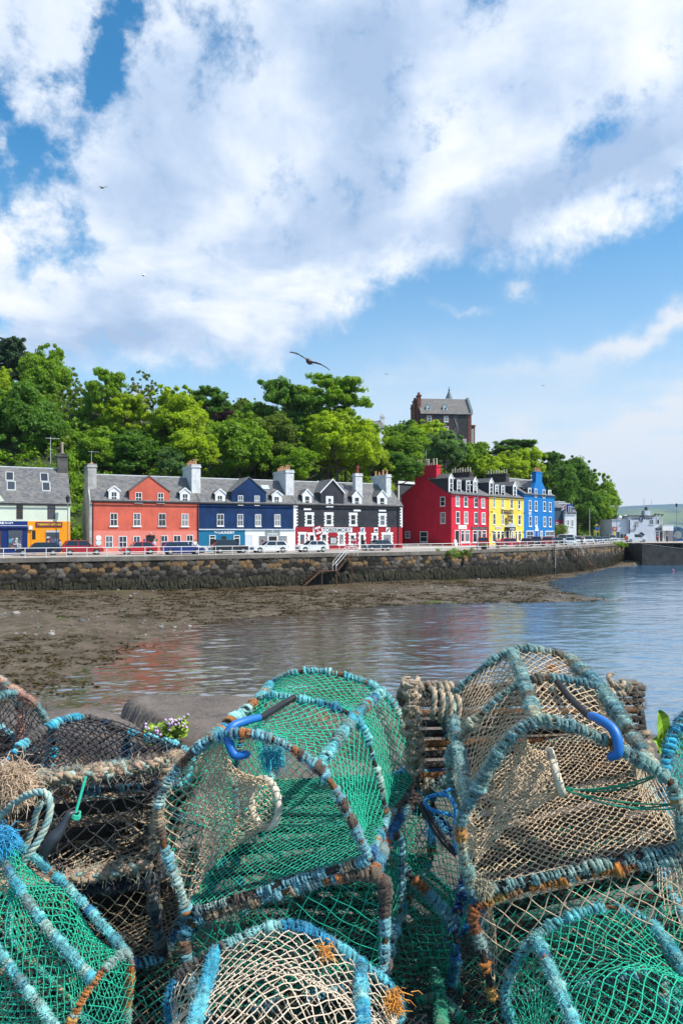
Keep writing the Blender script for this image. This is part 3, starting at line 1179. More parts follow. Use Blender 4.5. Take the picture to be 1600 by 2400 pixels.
def cross_gable(h, xa, xb, xm, zf, za, k, ez, wall, barge=None, bargemat=None, yf=-.02):
    """gable rising off the facade, its own little roof running back into the main slope"""
    mb = MB()
    dep = (za - ez) / k
    mb.prism([(xa, ez - .3), (xb, ez - .3), (xb, zf), (xm, za), (xa, zf)], yf, yf + .5)
    w_ = mb.build('gable', wall, h.root)
    cb = MB()
    yl = (zf - ez) / k + .1
    for x in (xa, xb - .02):
        cb.hexa([(x, yf + .5, ez - .2), (x + .02, yf + .5, ez - .2), (x + .02, yl, zf - .1), (x, yl, zf - .1), (x, yf + .5, zf), (x + .02, yf + .5, zf), (x + .02, yl, zf), (x, yl, zf)])
    cb.build('cheek', SLATE, w_)
    rb = MB()
    ov = .14
    slL = (za - zf) / (xm - xa)
    slR = (za - zf) / (xb - xm)
    roof_slab(rb, (xa - ov, yf - .10, zf - ov * slL + .06), (xm, yf - .10, za + .06), (xm, dep + .2, za + .06), (xa - ov, yl + .1, zf - ov * slL + .06), .1)
    roof_slab(rb, (xm, yf - .10, za + .06), (xb + ov, yf - .10, zf - ov * slR + .06), (xb + ov, yl + .1, zf - ov * slR + .06), (xm, dep + .2, za + .06), .1)
    slab_uv(rb.build('gable_roof', SLATE, w_))
    vb = MB()
    for x, sgn in ((xa - ov, -1), (xb + ov, 1)):
        zz = zf - ov * (slL if sgn < 0 else slR)
        vb.tube([(x, yl + .1, zz + .1), (xm, dep + .2, za + .1)], .06, 5)
    vb.build('valley', LEAD, w_)
    if barge:
        bb = MB()
        for xq, sgn in ((xa - ov, -1), (xb + ov, 1)):
            sl_ = slL if sgn < 0 else slR
            z0 = zf - ov * sl_
            bb.hexa([(xq, yf - .15, z0 - .16), (xm, yf - .15, za - .12), (xm, yf - .105, za - .12), (xq, yf - .105, z0 - .16),
                     (xq, yf - .15, z0 + .07), (xm, yf - .15, za + .09), (xm, yf - .105, za + .09), (xq, yf - .105, z0 + .07)])
        bb.build('bargeboard', bargemat or WHITE, w_)
    return w_


def dormer(h, apex, front, win, k, ez, y0, yf=.12, style='gable', sash='sash', cheek=None, frontmat=None):
    """apex, front, win in photo pixels; front face stands at local y = yf"""
    x0, z0, x1, z1 = h.rect(front, yf)
    xm = (x0 + x1) / 2
    za = h.L(apex[0], apex[1], yf)[1] if apex else z1
    fm = frontmat or WHITE
    zb = ez + k * (yf - y0) + .05
    mb = MB()
    back = y0 + (z1 - ez) / k
    c = .04
    for x in (x0 + c, x1 - c - .05):
        mb.hexa([(x, yf + .05, zb - .3), (x + .05, yf + .05, zb - .3), (x + .05, back, z1 - .25), (x, back, z1 - .25), (x, yf + .05, z1), (x + .05, yf + .05, z1), (x + .05, back, z1), (x, back, z1)])
    d = mb.build('dormer', cheek or SLATE, h.root)
    fb = MB()
    t = .17
    wx0, wz0, wx1, wz1 = h.rect(win, yf)
    wx0, wx1 = max(wx0, x0 + .06), min(wx1, x1 - .06)
    wz0 = max(wz0, zb - .35)
    fb.box(x0, yf - .03, zb - .1, wx0, yf + .06, z1)
    fb.box(wx1, yf - .03, zb - .1, x1, yf + .06, z1)
    fb.box(wx0, yf - .03, wz1, wx1, yf + .06, z1)
    if style == 'gable':
        fb.prism([(x0 - .02, z1 + .001), (x1 + .02, z1 + .001), (xm, za - .04)], yf - .03, yf + .06)
    else:
        fb.box(x0 - .05, yf - .10, z1 + .001, x1 + .05, yf + .06, z1 + .12)
    fb.build('dormer_front', fm, d)
    rb = MB()
    ov = .12
    if style == 'gable':
        sl_ = (za - z1) / max(xm - x0, .1)
        bk2 = y0 + (za - ez) / k
        zl = z1 - ov * sl_
        for a, b_ in (((x0 - ov, zl), (xm, za)), ((x1 + ov, zl), (xm, za))):
            roof_slab(rb, (a[0], yf - .08, a[1] + .05), (b_[0], yf - .08, b_[1] + .05), (b_[0], bk2 + .15, b_[1] + .05), (a[0], back + .15, a[1] + .05), .07)
        bb = MB()
        for xq in (x0 - ov - .02, x1 + ov + .02):
            bb.hexa([(xq, yf - .13, zl - .14), (xm, yf - .13, za - .10), (xm, yf - .085, za - .10), (xq, yf - .085, zl - .14), (xq, yf - .13, zl + .07), (xm, yf - .13, za + .09), (xm, yf - .085, za + .09), (xq, yf - .085, zl + .07)])
        bb.build('bargeboard', fm, d)
    else:
        bk2 = y0 + (z1 + .3 - ez) / k
        roof_slab(rb, (x0 - .08, yf - .14, z1 + .19), (x1 + .08, yf - .14, z1 + .19), (x1 + .08, bk2, z1 + .34), (x0 - .08, bk2, z1 + .34), .06)
    slab_uv(rb.build('dormer_roof', SLATE, d))
    w_ = window(d, wx0, wz0, wx1, wz1, yf, None, .06, sash, False)
    return d


def chimney(h, x0, x1, ya, yb, zb, zt, mat, pots, potmat=None, poth=.7, cap=True, cowl=None):
    mb = MB()
    mb.box(x0, ya, zb, x1, yb, zt)
    if cap:
        mb.box(x0 - .09, ya - .09, zt - .32, x1 + .09, yb + .09, zt - .12)
        mb.box(x0 - .03, ya - .03, zt + .001, x1 + .03, yb + .03, zt + .10)
    c = mb.build('chimney', mat, h.root)
    n = pots
    for i in range(n):
        f = (i + .5) / n
        if yb - ya > x1 - x0:
            p = ((x0 + x1) / 2, ya + (yb - ya) * f)
        else:
            p = (x0 + (x1 - x0) * f, (ya + yb) / 2)
        hh = poth * (1 + .18 * math.sin(i * 2.3))
        pb = MB()
        pb.tube([(*p, zt + .1), (*p, zt + .1 + hh * .8), (*p, zt + .1 + hh * .82), (*p, zt + .1 + hh)], [.16, .13, .17, .16], 8)
        pb.build('chimney_pot', potmat or TERRA, c)
    return c


def lettering(par, text, x0, z0, x1, z1, y, mat, name='lettering', face=-1, bold=.0, shear=0.0):
    cu = bpy.data.curves.new('lettering', 'FONT')
    cu.body = text
    cu.extrude = .01
    cu.offset = bold
    cu.resolution_u = 3
    tmp = bpy.data.objects.new('lettering', cu)
    COL.objects.link(tmp)
    dg = bpy.context.evaluated_depsgraph_get()
    me = bpy.data.meshes.new_from_object(tmp.evaluated_get(dg))
    bpy.data.objects.remove(tmp)
    bpy.data.curves.remove(cu)
    co = np.array([v.co[:] for v in me.vertices])
    mn, mx = co.min(0), co.max(0)
    for v in me.vertices:
        a, b_ = (v.co.x - mn[0]) / (mx[0] - mn[0]), (v.co.y - mn[1]) / (mx[1] - mn[1])
        v.co = (x0 + (x1 - x0) * a + shear * (b_ - .5), y - .5 * (v.co.z - mn[2]), z0 + (z1 - z0) * b_)
    me.materials.clear()
    me.materials.append(mat)
    o = bpy.data.objects.new(name, me)
    return link(o, par)


def board(par, x0, z0, x1, z1, y, mat, name='sign_board', th=.06, border=None, bw=.06):
    mb = MB()
    mb.box(x0, y - th, z0, x1, y, z1)
    if border:
        mb.cur = 1
        for r_ in ((x0 - bw, z0 - bw, x1 + bw, z0), (x0 - bw, z1, x1 + bw, z1 + bw), (x0 - bw, z0, x0, z1), (x1, z0, x1 + bw, z1)):
            mb.box(r_[0], y - th - .02, r_[1], r_[2], y, r_[3])
        return mb.build(name, [mat, border], par)
    return mb.build(name, mat, par)


def marks(par, x0, z0, x1, z1, y, mat, rows, seed=1):
    """lettering too small to read in the photograph: rows of short strokes"""
    rr = random.Random(seed)
    mb = MB()
    for i in range(rows):
        zt = z1 - (z1 - z0) * (i + .12) / rows
        zb = z1 - (z1 - z0) * (i + .82) / rows
        x = x0
        while x < x1 - .03:
            wd = rr.uniform(.04, .12)
            mb.box(x, y - .012, zb, min(x + wd, x1), y, zt)
            x += wd + .05 + (.1 if rr.random() < .2 else 0)
    return mb.build('lettering', mat, par)


# paints
P_SAL = paint('salmon_render', (.60, .125, .080), .85, .14, .6, .6, 9, .32)
P_SAL2 = paint('pale_salmon_render', (.70, .215, .165), .85, .07, .9, .3, 9, .10)
P_NAVY = paint('deep_blue_render', (.004, .028, .098), .8, .3, .6, .6, 9, .3)
P_TEAL = paint('teal_shop_paint', (.006, .145, .27), .6, .08, 1, .15, 8, .08)
P_BLK = paint('black_render', (.034, .036, .046), .85, .25, 1.0, .5, 9, .10)
P_CRIM = paint('crimson_shop_paint', (.33, .012, .022), .65, .10, 1.2, .25, 8, .10)
P_RED = paint('red_render', (.58, .016, .042), .8, .12, .6, .4, 10, .3)
P_YEL = paint('yellow_render', (.80, .575, .085), .8, .10, .7, .4, 10, .28)
P_BLU = paint('bright_blue_render', (.006, .165, .46), .8, .12, .7, .4, 10, .28)
P_MINT = paint('mint_render', (.64, .70, .57), .8, .05, .7, .2, 10, .12)
P_ORA = paint('orange_shop_paint', (.80, .30, .008), .6, .06, 1, .15, 9, .08)
P_NSH = paint('navy_shop_paint', (.006, .022, .13), .5, .12, 1, .1, 9, .05)
P_BRN = plain('brown_window_frame', (.085, .04, .03), .6)
P_GREY = plain('grey_sign', (.22, .25, .25), .6)
P_DGRN = plain('dark_sign', (.025, .028, .03), .5)
P_GOLD = plain('gold_letter', (.62, .42, .08), .4)
P_YLET = plain('yellow_letter', (.85, .62, .05), .5)
P_MAR = plain('maroon_board', (.20, .01, .035), .5)
P_INK = plain('ink_letter', (.02, .025, .05), .5)
P_WHT2 = plain('white_letter', (.85, .86, .88), .5)
P_LDOOR = plain('pale_grey_door', (.58, .62, .68), .5)
P_BDOOR = plain('blue_door', (.02, .06, .3), .4)
STOCK = [plain('stock_teal', (.05, .30, .34), .6), plain('stock_white', (.6, .62, .64), .6), plain('stock_violet', (.12, .09, .2), .6), plain('stock_red', (.35, .06, .04), .6)]
ANG = math.atan2(ROWU.y, ROWU.x)


def stock(par, x0, z0, x1, z1, y, n, seed):
    """goods standing behind a shop window, seen as small coloured blocks"""
    rr = random.Random(seed)
    mb = MB()
    for i in range(n):
        w_, hgt = rr.uniform(.12, .4), rr.uniform(.12, .45)
        x, z = rr.uniform(x0, x1 - w_), rr.uniform(z0, z1 - hgt)
        mb.box(x, y - .028, z, x + w_, y - .023, z + hgt, rr.randrange(4))
    return mb.build('goods', STOCK, par)


# --- row of three: shared line of eaves and ridge
EZ, RZ, DEP = 6.45, 9.75, 9.0


def row_origin(pxl):
    d = Vector(((pxl - CX) / FPX, 1, 0))
    # intersect the sight line with the row's facade line
    det = d.x * (-ROWU.y) - d.y * (-ROWU.x)
    t = (ROW0.x * (-ROWU.y) - ROW0.y * (-ROWU.x)) / det
    return d * t


def clear_above(h, r, ez, y=0.0):
    return h.rect(r, y)


# salmon house
o0, o1, o2, o3 = row_origin(216), row_origin(466), row_origin(691), row_origin(942)
H = House('salmon_house', o0, ANG, 'salmon pink house with a central gable and a grey harled end wall')
Wd = (o1 - o0).length
k = gabled(H, 0, Wd, DEP, EZ, RZ, P_SAL)
xa, zf = H.L(303.6, 1149)
xb, _ = H.L(398, 1149)
xm, za = H.L(349.5, 1115)
cross_gable(H, xa, xb, xm, zf, za, k, EZ, P_SAL)
for r_ in ((1245, 367, 1305, 465), (1450, 372, 1505, 465)):
    window(H.root, *H.rect(Z1(r_), -.02), -.02)
window(H.root, *H.rect(Z2((78, 374, 132, 464)), -.02), -.02) if False else None
for r_ in ((1013, 558, 1082, 678), (1227, 558, 1293, 678), (1458, 560, 1523, 678)):
    window(H.root, *H.rect(Z1(r_)))
for r_ in ((85, 562, 152, 678), (296, 564, 360, 680)):
    window(H.root, *H.rect(Z2(r_)))
zb_ = H.L(300, 1243.7)[1]
mb = MB()
mb.box(-.01, -.03, -.6, Wd - .002, .02, zb_)
mb.build('painted_band', P_SAL2, H.root)
for r_ in ((970, 768, 1038, 880), (1093, 770, 1168, 882), (1225, 770, 1290, 882), (1480, 765, 1545, 880)):
    window(H.root, *H.rect(Z1(r_), -.03), -.03, sill=False)
for r_ in ((108, 763, 170, 878), (222, 763, 290, 876), (342, 760, 402, 872)):
    window(H.root, *H.rect(Z2(r_), -.03), -.03, sill=False)
r_ = H.rect(Z1((1345, 762, 1425, 930)), -.03)
door(H.root, r_[0], .02, r_[2], r_[3], -.03, DARKIN)
dormer(H, Z1((1048, 310, 0, 0))[:2], Z1((1000, 345, 1100, 445)), Z1((1024, 362, 1076, 455)), k, EZ, 0)
dormer(H, Z2((327, 328, 0, 0))[:2], Z2((283, 362, 373, 460)), Z2((304, 380, 355, 465)), k, EZ, 0)
for (cx_, cy_, rad_, m__) in ((908, 787, .33, WHITE), (908, 832, .33, plain('pale_blue_plaque', (.55, .68, .72), .5)), (1327, 806, .12, P_BDOOR), (1443, 804, .14, plain('green_plaque', (.04, .2, .08), .5))):
    x, z = H.L(cx_ / 3.92, 1060 + cy_ / 3.92, -.03)
    mb = MB()
    mb.tube([(x, -.03, z), (x, -.075, z)], rad_, 14)
    mb.build('plaque', m__, H.root)
mb = MB()
x, z = H.L(1385 / 3.92, 1060 + 745 / 3.92, 0)
mb.tube([(x, -.02, z), (x, -.22, z + .05)], .03, 5)
mb.ball((x, -.25, z), .12)
mb.build('door_lamp', LEAD, H.root)
# grey end wall with its own broad chimney
mb = MB()
mb.v += [(x, y, z) for x in (-.28, -.012) for y, z in ((-.05, -.6), (DEP + .05, -.6), (DEP + .05, EZ), (DEP / 2, RZ + .3), (-.05, EZ))]
mb.f += [(0, 1, 2, 3, 4), (9, 8, 7, 6, 5), (0, 4, 9, 5), (1, 6, 7, 2), (0, 5, 6, 1), (4, 3, 8, 9), (3, 2, 7, 8)]
mb.mi += [0] * 7
mb.build('end_wall', HARL, H.root)
zt = 10.95
c_ = chimney(H, -.29, .72, 1.75, 6.4, 6.6, zt, HARL, 0)
pb = MB()
for i, y in enumerate((2.3, 3.2, 4.4, 5.6)):
    pb.tube([(.2, y, zt + .1), (.2, y, zt + .32)], [.2, .17], 8)
pb.build('chimney_pot', TERRA, c_)
ab = MB()
ab.tube([(.3, 3.6, zt), (.3, 3.6, zt + 1.9)], .03, 5)
ab.tube([(-.1, 3.6, zt + 1.8), (1.2, 3.6, zt + 1.8)], .025, 4)
for i in range(7):
    ab.tube([(.05 + i * .18, 3.35, zt + 1.8), (.05 + i * .18, 3.85, zt + 1.8)], .012, 4)
ab.build('aerial', LEAD, c_)
dp = MB()
dp.tube([(Wd - .12, -.1, .1), (Wd - .12, -.1, EZ - .3)], .055, 6)
dp.tube([(.12, -.1, .1), (.12, -.1, EZ - .3)], .05, 6)
dp.build('drainpipe', BLACKP, H.root)

# blue house
H = House('blue_house', o1, ANG, 'deep blue gabled house over a teal shop and a white shop')
Wd = (o2 - o1).length
k = gabled(H, 0, Wd, DEP, EZ, RZ, P_NAVY)
xa, zf = H.L(542.6, 1151)
xb, _ = H.L(623.5, 1151)
xm, za = H.L(583.5, 1118)
cross_gable(H, xa, xb, xm, zf, za, k, EZ, P_NAVY)
for r_ in ((815, 396, 862, 490), (965, 398, 1012, 492)):
    window(H.root, *H.rect(Z2(r_), -.02), -.02, sill=False)
for r_ in ((622, 566, 684, 676), (808, 568, 862, 678), (972, 569, 1026, 678), (1148, 570, 1203, 678)):
    window(H.root, *H.rect(Z2(r_)), sillw=.05)
dormer(H, Z2((647, 337, 0, 0))[:2], Z2((606, 372, 696, 462)), Z2((624, 396, 672, 492)), k, EZ, 0)
dormer(H, Z2((1171, 353, 0, 0))[:2], Z2((1128, 388, 1217, 470)), Z2((1145, 405, 1192, 497)), k, EZ, 0)
x0, zz0, x1, zz1 = H.rect(Z2((455, 708, 878, 930)), -.05)
zt = H.L(520, 1242)[1]
xs = H.L(350 + 878 / 3.92, 1280)[0]
mb = MB()
mb.box(.0, -.06, -.6, xs, .02, zt - .02)
sf = mb.build('teal_shopfront', P_TEAL, H.root)
mb = MB()
mb.box(xs + .001, -.06, -.6, Wd - .25, .02, zt - .02)
wf = mb.build('white_shopfront', paint('white_shop_paint', (.76, .77, .78), .6, .04, 1, .1, 8, .08), H.root)
mb = MB()
mb.box(-.02, -.2, zt - .02, Wd, .02, zt + .14)
mb.build('cornice', paint('pale_cornice', (.5, .56, .6), .6, .1), H.root)
mb = MB()
mb.box(Wd - .24, -.08, -.6, Wd + .02, .02, EZ - .1)
mb.build('quoin_strip', WHITE, H.root)
for r_ in ((75, 245, 180, 435), (483, 245, 585, 435)):
    window(sf, *H.rect(Z8(r_), -.06), -.06, None, .08, 'shop', True)
r_ = H.rect(Z8((268, 250, 368, 500)), -.06)
door(sf, r_[0], .02, r_[2], r_[3], -.06, P_TEAL)
r_ = H.rect(Z8((158, 180, 220, 212)), -.09)
lettering(sf, 'The', *r_, -.09, P_WHT2, bold=.02)
r_ = H.rect(Z8((236, 180, 498, 222)), -.09)
lettering(sf, 'LAUNDRY', *r_, -.09, P_WHT2, bold=.025)
r_ = H.rect(Z8((680, 236, 806, 520)), -.06)
d_ = door(wf, r_[0], .02, r_[2], r_[3], -.06, WHITE, P_LDOOR)
r_ = H.rect(Z8((896, 252, 1376, 440)), -.06)
r_ = (r_[0], .6, r_[2], r_[3])
xd0, xd1 = H.L(480 + 1050 / 7.127, 1260, -.06)[0], H.L(480 + 1215 / 7.127, 1260, -.06)[0]
wa = window(wf, r_[0], r_[1], xd0, r_[3], -.06, P_WHT2, .05, 'open', True)
wb = window(wf, xd1, r_[1], r_[2], r_[3], -.06, P_WHT2, .05, 'open', True)
stock(wa, r_[0] + .2, r_[1] + .2, xd0 - .2, r_[3] - .3, -.06, 6, 3)
stock(wb, xd1 + .2, r_[1] + .2, r_[2] - .2, r_[3] - .3, -.06, 5, 4)
door(wf, xd0 + .02, .02, xd1 - .02, r_[3], -.06, WHITE)
r_ = H.rect(Z8((1010, 166, 1253, 250)), -.06)
sg = board(wf, *r_, -.065, P_GREY)
ml = MB()
cx_, cz_ = (r_[0] + r_[2]) / 2, r_[1] + (r_[3] - r_[1]) * .62
ml.tube([(cx_ + .38 * math.cos(a), -.14, cz_ - .05 + .22 * math.sin(a)) for a in np.linspace(math.pi, 2 * math.pi, 9)], .035, 5)
ml.tube([(cx_ + .2 * math.cos(a), -.14, cz_ + .12 + .2 * math.sin(a)) for a in np.linspace(0, math.pi, 9)], .03, 5)
ml.tube([(cx_, -.14, cz_ - .1), (cx_, -.14, cz_ + .42)], .03, 5)
ml.build('emblem', P_WHT2, sg)
marks(sg, r_[0] + .3, r_[1] + .1, r_[2] - .3, r_[1] + .3, -.128, P_WHT2, 1, 5)
x, z = H.L(435 / 3.92 + 350, 1150)
x1 = H.L(468.5, 1150, 1.6)[0]
chimney(H, -.55, .62, 1.5, 6.8, 6.5, 11.4, CHIMW, 6)
chimney(H, Wd - .75, Wd + .45, 1.5, 6.6, 6.5, 11.2, CHIMW, 6)
sk = MB()
x0, z0 = H.L(350 + 1047 / 3.92, 1060 + 328 / 3.92, 2.2)
for (xx, yy_) in ((x0, 2.6),):
    zc = EZ + k * yy_ + .16
    sk.hexa([(xx, yy_, zc), (xx + 1.1, yy_, zc), (xx + 1.1, yy_ + .8, zc + .8 * k), (xx, yy_ + .8, zc + .8 * k), (xx, yy_ - .05, zc + .08), (xx + 1.1, yy_ - .05, zc + .08), (xx + 1.1, yy_ + .75, zc + .8 * k + .08), (xx, yy_ + .75, zc + .8 * k + .08)])
sk.build('skylight', plain('skylight_glass', (.45, .55, .62), .15), H.root)


# black house with crimson shop
def surround(par, x0, z0, x1, z1, y, n=7, mat=None, bottom=True):
    mb = MB()
    t = .3
    mb.box(x0 - t, y - .035, z1, x1 + t, y + .01, z1 + .3)
    hgt = (z1 - z0) / n
    for i in range(n):
        e = t if i % 2 == 0 else t * .55
        za_, zb2 = z0 + i * hgt, z0 + (i + 1) * hgt
        mb.box(x0 - e, y - .035, za_, x0, y + .01, zb2)
        mb.box(x1, y - .035, za_, x1 + e, y + .01, zb2)
    if bottom:
        mb.box(x0 - t, y - .06, z0 - .22, x1 + t, y + .01, z0)
    return mb.build('window_surround', mat or WHITE, par)


H = House('black_house', o2, ANG, 'black gabled house with white quoined windows over a crimson ground floor shop')
Wd = (o3 - o2).length
k = gabled(H, 0, Wd, DEP, EZ, RZ, P_BLK)
xa, zf = H.L(751.6, 1152)
xb, _ = H.L(805.6, 1152)
xm, za = H.L(779, 1123)
cross_gable(H, xa, xb, xm, zf, za, k, EZ, P_BLK, True)
for r_ in ((512, 463, 582, 582),):
    x0, z0, x1, z1 = H.rect(Z3(r_), -.02)
    surround(H.root, x0 + .25, z0 + .2, x1 - .25, z1 - .25, -.021, 1)
    window(H.root, x0 + .25, z0 + .2, x1 - .25, z1 - .25, -.02, None, .06, 'sash2', False)
for r_ in ((306, 652, 364, 762), (510, 652, 568, 762), (768, 655, 820, 762), (1076, 660, 1126, 766)):
    x0, z0, x1, z1 = H.rect(Z3(r_))
    surround(H.root, x0, z0, x1, z1, 0)
    window(H.root, x0, z0, x1, z1, 0, None, .06, 'sash2', False)
for ap, fr_, wn in (((316, 388), (264, 440, 360, 540), (287, 458, 337, 562)), ((834, 397), (785, 455, 884, 552), (808, 472, 857, 576)), ((1098, 400), (1048, 460, 1150, 556), (1072, 475, 1122, 578))):
    d_ = dormer(H, Z3((*ap, 0, 0))[:2], Z3(fr_), Z3(wn), k, EZ, 0, sash='sash2')
    x0, z0, x1, z1 = H.rect(Z3(wn))
    mb = MB()
    mb.box(x0 - .2, -.12, z0 - .62, x1 + .2, -.002, z0 - .38)
    mb.build('stone_sill', WHITE, H.root)
zt = H.L(800, 1060 + 787 / 4.48)[1]
mb = MB()
mb.box(.0, -.045, -.6, Wd - .001, .02, zt)
cf = mb.build('crimson_shopfront', P_CRIM, H.root)
qb, qc = MB(), MB()
n = 14
for i in range(n):
    za_, zb2 = zt + (EZ - .2 - zt) * i / n, zt + (EZ - .2 - zt) * (i + 1) / n
    e = .42 if i % 2 else .2
    qb.box(-.03, -.04, za_, e, .02, zb2)
    qc.box(Wd - e, -.04, za_, Wd + .03, .02, zb2)
qb.build('quoin_column', WHITE, H.root)
qc.build('quoin_column', WHITE, H.root)
for r_, kind in (((135, 192, 203, 340), 'open'), ((267, 198, 340, 360), 'door'), ((446, 192, 510, 340), 'open'), ((690, 192, 752, 335), 'open'), ((848, 205, 905, 330), 'open'), ((985, 192, 1042, 360), 'door'), ((1167, 205, 1218, 330), 'open'), ((1310, 195, 1425, 320), 'open')):
    x0, z0, x1, z1 = H.rect(Z6(r_), -.045)
    if kind == 'door':
        z0 = .03
    surround(cf, x0, z0, x1, z1, -.046, 6, None, kind != 'door')
    if kind == 'door':
        door(cf, x0, z0, x1, z1, -.045)
    else:
        w_ = window(cf, x0, z0, x1, z1, -.045, None, .05, 'open', False)
        stock(w_, x0 + .1, z0 + .1, x1 - .1, z0 + .6 * (z1 - z0), -.045, 4, int(x0 * 10))
r_ = H.rect(Z6((320, 98, 872, 166)), -.05)
sg = board(cf, *r_, -.05, WHITE)
r2 = H.rect(Z6((455, 106, 860, 160)), -.12)
lettering(sg, 'TOBERMORY', *r2, -.115, P_INK, bold=.012)
r_ = H.rect(Z6((358, 100, 432, 176)), -.15)
sg = MB()
cx_, cz_ = (r_[0] + r_[2]) / 2, (r_[1] + r_[3]) / 2
pts_ = [Vector((x, 0, z)) for x, z in ((-.52, -.62), (.52, -.62), (.52, .62), (-.52, .62))]
ca, sa = math.cos(R(16)), math.sin(R(16))
rot2 = lambda x, z: (cx_ + x * ca - z * sa, cz_ + x * sa + z * ca)
sg.prism([rot2(p.x, p.z) for p in pts_], -.17, -.12)
sg = sg.build('sign_board', P_CRIM, cf)
mb = MB()
for (a0, a1, b0, b1) in ((-.42, .42, .22, .5), (-.08, .08, -.12, .1), (-.42, .42, -.5, -.2)):
    n = 5 if a1 > .2 else 1
    for i in range(n):
        u0 = a0 + (a1 - a0) * i / n
        u1 = a0 + (a1 - a0) * (i + .72) / n
        mb.prism([rot2(u0, b0), rot2(u1, b0), rot2(u1, b1), rot2(u0, b1)], -.185, -.171)
mb.build('lettering', P_WHT2, sg)
for r_, kind in (((990, 98, 1050, 166), 0), ((1180, 98, 1238, 168), 1), ((1350, 98, 1405, 168), 2)):
    x0, z0, x1, z1 = H.rect(Z6(r_), -.05)
    sg = board(cf, x0, z0, x1, z1, -.05, WHITE)
    cx_, cz_, sx_, sz_ = (x0 + x1) / 2, (z0 + z1) / 2, (x1 - x0) / 2, (z1 - z0) / 2
    mb = MB()
    if kind == 0:
        mb.tube([(cx_ + .5 * sx_ * math.cos(a), -.118, cz_ + .55 * sz_ * math.sin(a)) for a in np.linspace(.7, 5.6, 14)], .06, 5)
        mb.tube([(cx_ - .05, -.118, cz_ - .1), (cx_ + .2, -.118, cz_ + .25)], .05, 5)
        mb.build('emblem', P_BDOOR, sg)
    elif kind == 1:
        mb.tube([(cx_ - .8 * sx_, -.118, cz_ - .1 * sz_), (cx_ - .3 * sx_, -.118, cz_ + .12 * sz_), (cx_ + .3 * sx_, -.118, cz_ + .1 * sz_), (cx_ + .75 * sx_, -.118, cz_ - .15 * sz_)], [.03, .09, .1, .05], 6)
        for a in (-.35, -.1, .35, .6):
            mb.tube([(cx_ + a * sx_, -.118, cz_), (cx_ + (a + .12) * sx_, -.118, cz_ - .5 * sz_)], .035, 5)
        mb.build('emblem', P_INK, sg)
    else:
        mb.tube([(cx_ - .75 * sx_, -.118, cz_ - .8 * sz_), (cx_, -.118, cz_), (cx_ + .7 * sx_, -.118, cz_ + .95 * sz_)], [.05, .13, .03], 6)
        mb.build('emblem', P_INK, sg)
x0, z0, x1, z1 = H.rect(Z6((562, 238, 652, 330)), -.05)
sg = board(cf, x0, z0, x1, z1, -.05, P_GREY, 'notice_case', .1, P_DGRN)
marks(sg, x0 + .1, z0 + .1, x1 - .1, z1 - .1, -.152, P_WHT2, 4, 9)
x0, _, x1, _ = H.rect(Z3((812, 265, 885, 385)), 2.2)
c_ = chimney(H, x0, x1, 2.0, 3.0, 7, 11.15, CHIMW, 0)
pb = MB()
pb.tube([((x0 + x1) / 2, 2.5, 11.2), ((x0 + x1) / 2, 2.5, 12.0), ((x0 + x1) / 2, 2.5, 12.05), ((x0 + x1) / 2, 2.5, 12.4)], [.24, .18, .25, .2], 9)
pb.build('chimney_pot', plain('red_cowl', (.3, .03, .03), .6), c_)
x0, _, x1, _ = H.rect(Z3((1138, 260, 1188, 388)), 1.8)
chimney(H, x0, x1, 1.7, 6.4, 6.9, 11.15, CHIMW, 4)
dp = MB()
dp.tube([(Wd - .75, -.12, .1), (Wd - .75, -.12, EZ - .2)], .06, 6)
dp.build('drainpipe', BLACKP, H.root)

# mint house with navy and orange shops on the far left
oe = row_origin(165)
ol = row_origin(-75)
H = House('mint_house', ol, ANG, 'mint green house over a navy shop and an orange gift shop at the left edge')
Wd = (oe - ol).length
EZL, RZL = 6.0, 10.35
k = gabled(H, 0, Wd, DEP + 1, EZL, RZL, P_MINT)
for r_ in ((155, 478, 213, 613), (440, 480, 510, 613)):
    window(H.root, *H.rect(Z1(r_)), 0, P_BRN, .08, 'sash2', False)
xo = H.L(640 / 9.8, 1260)[0]
zt = H.L(60, 1200 + 212 / 9.8)[1]
mb = MB()
mb.box(0, -.06, -.6, xo, .02, zt)
nf = mb.build('navy_shopfront', P_NSH, H.root)
mb = MB()
mb.box(xo + .001, -.06, -.6, Wd + .02, .02, zt)
of = mb.build('orange_shopfront', P_ORA, H.root)
mb = MB()
zl = H.L(30, 1200 + 310 / 9.8)[1]
mb.box(0, -.26, zl - .32, xo - .05, -.06, zl - .05)
mb.build('cornice', P_NSH, nf)
mb = MB()
mb.box(0, -.3, zl - .05, xo - .05, -.06, zl)
mb.build('cornice_edge', P_WHT2, nf)
x0, z0, x1, z1 = H.rect(Z7((185, 400, 540, 850)), -.06)
w_ = window(nf, x0, z0, x1, z1, -.06, P_NSH, .08, 'open', False)
stock(w_, x0 + .1, z0 + .1, x1 - .2, z0 + 1.4, -.06, 18, 21)
x0, z0, x1, z1 = H.rect(Z7((-40, 410, 60, 960)), -.06)
door(nf, x0, .02, x1, z1, -.06, P_NSH, P_BRN)
x0, z0, x1, z1 = H.rect(Z7((-12, 224, 104, 276)), -.07)
lettering(nf, 'RE', x0, z0, x1, z1, -.08, P_WHT2, bold=.03)
x0, z0, x1, z1 = H.rect(Z7((125, 226, 305, 278)), -.07)
marks(nf, x0, z0, x1, z1, -.07, P_WHT2, 2, 12)
x0, z0, x1, z1 = H.rect(Z7((1050, 410, 1380, 870)), -.06)
w_ = window(of, x0, z0, x1, z1, -.06, P_ORA, .05, 'open', False)
stock(w_, x0 + .1, z0 + .1, x1 - .1, z1 - .8, -.06, 22, 22)
mb = MB()
mb.box(x0 + .03, -.10, z1 - .3, x1 - .03, -.06, z1 - .06)
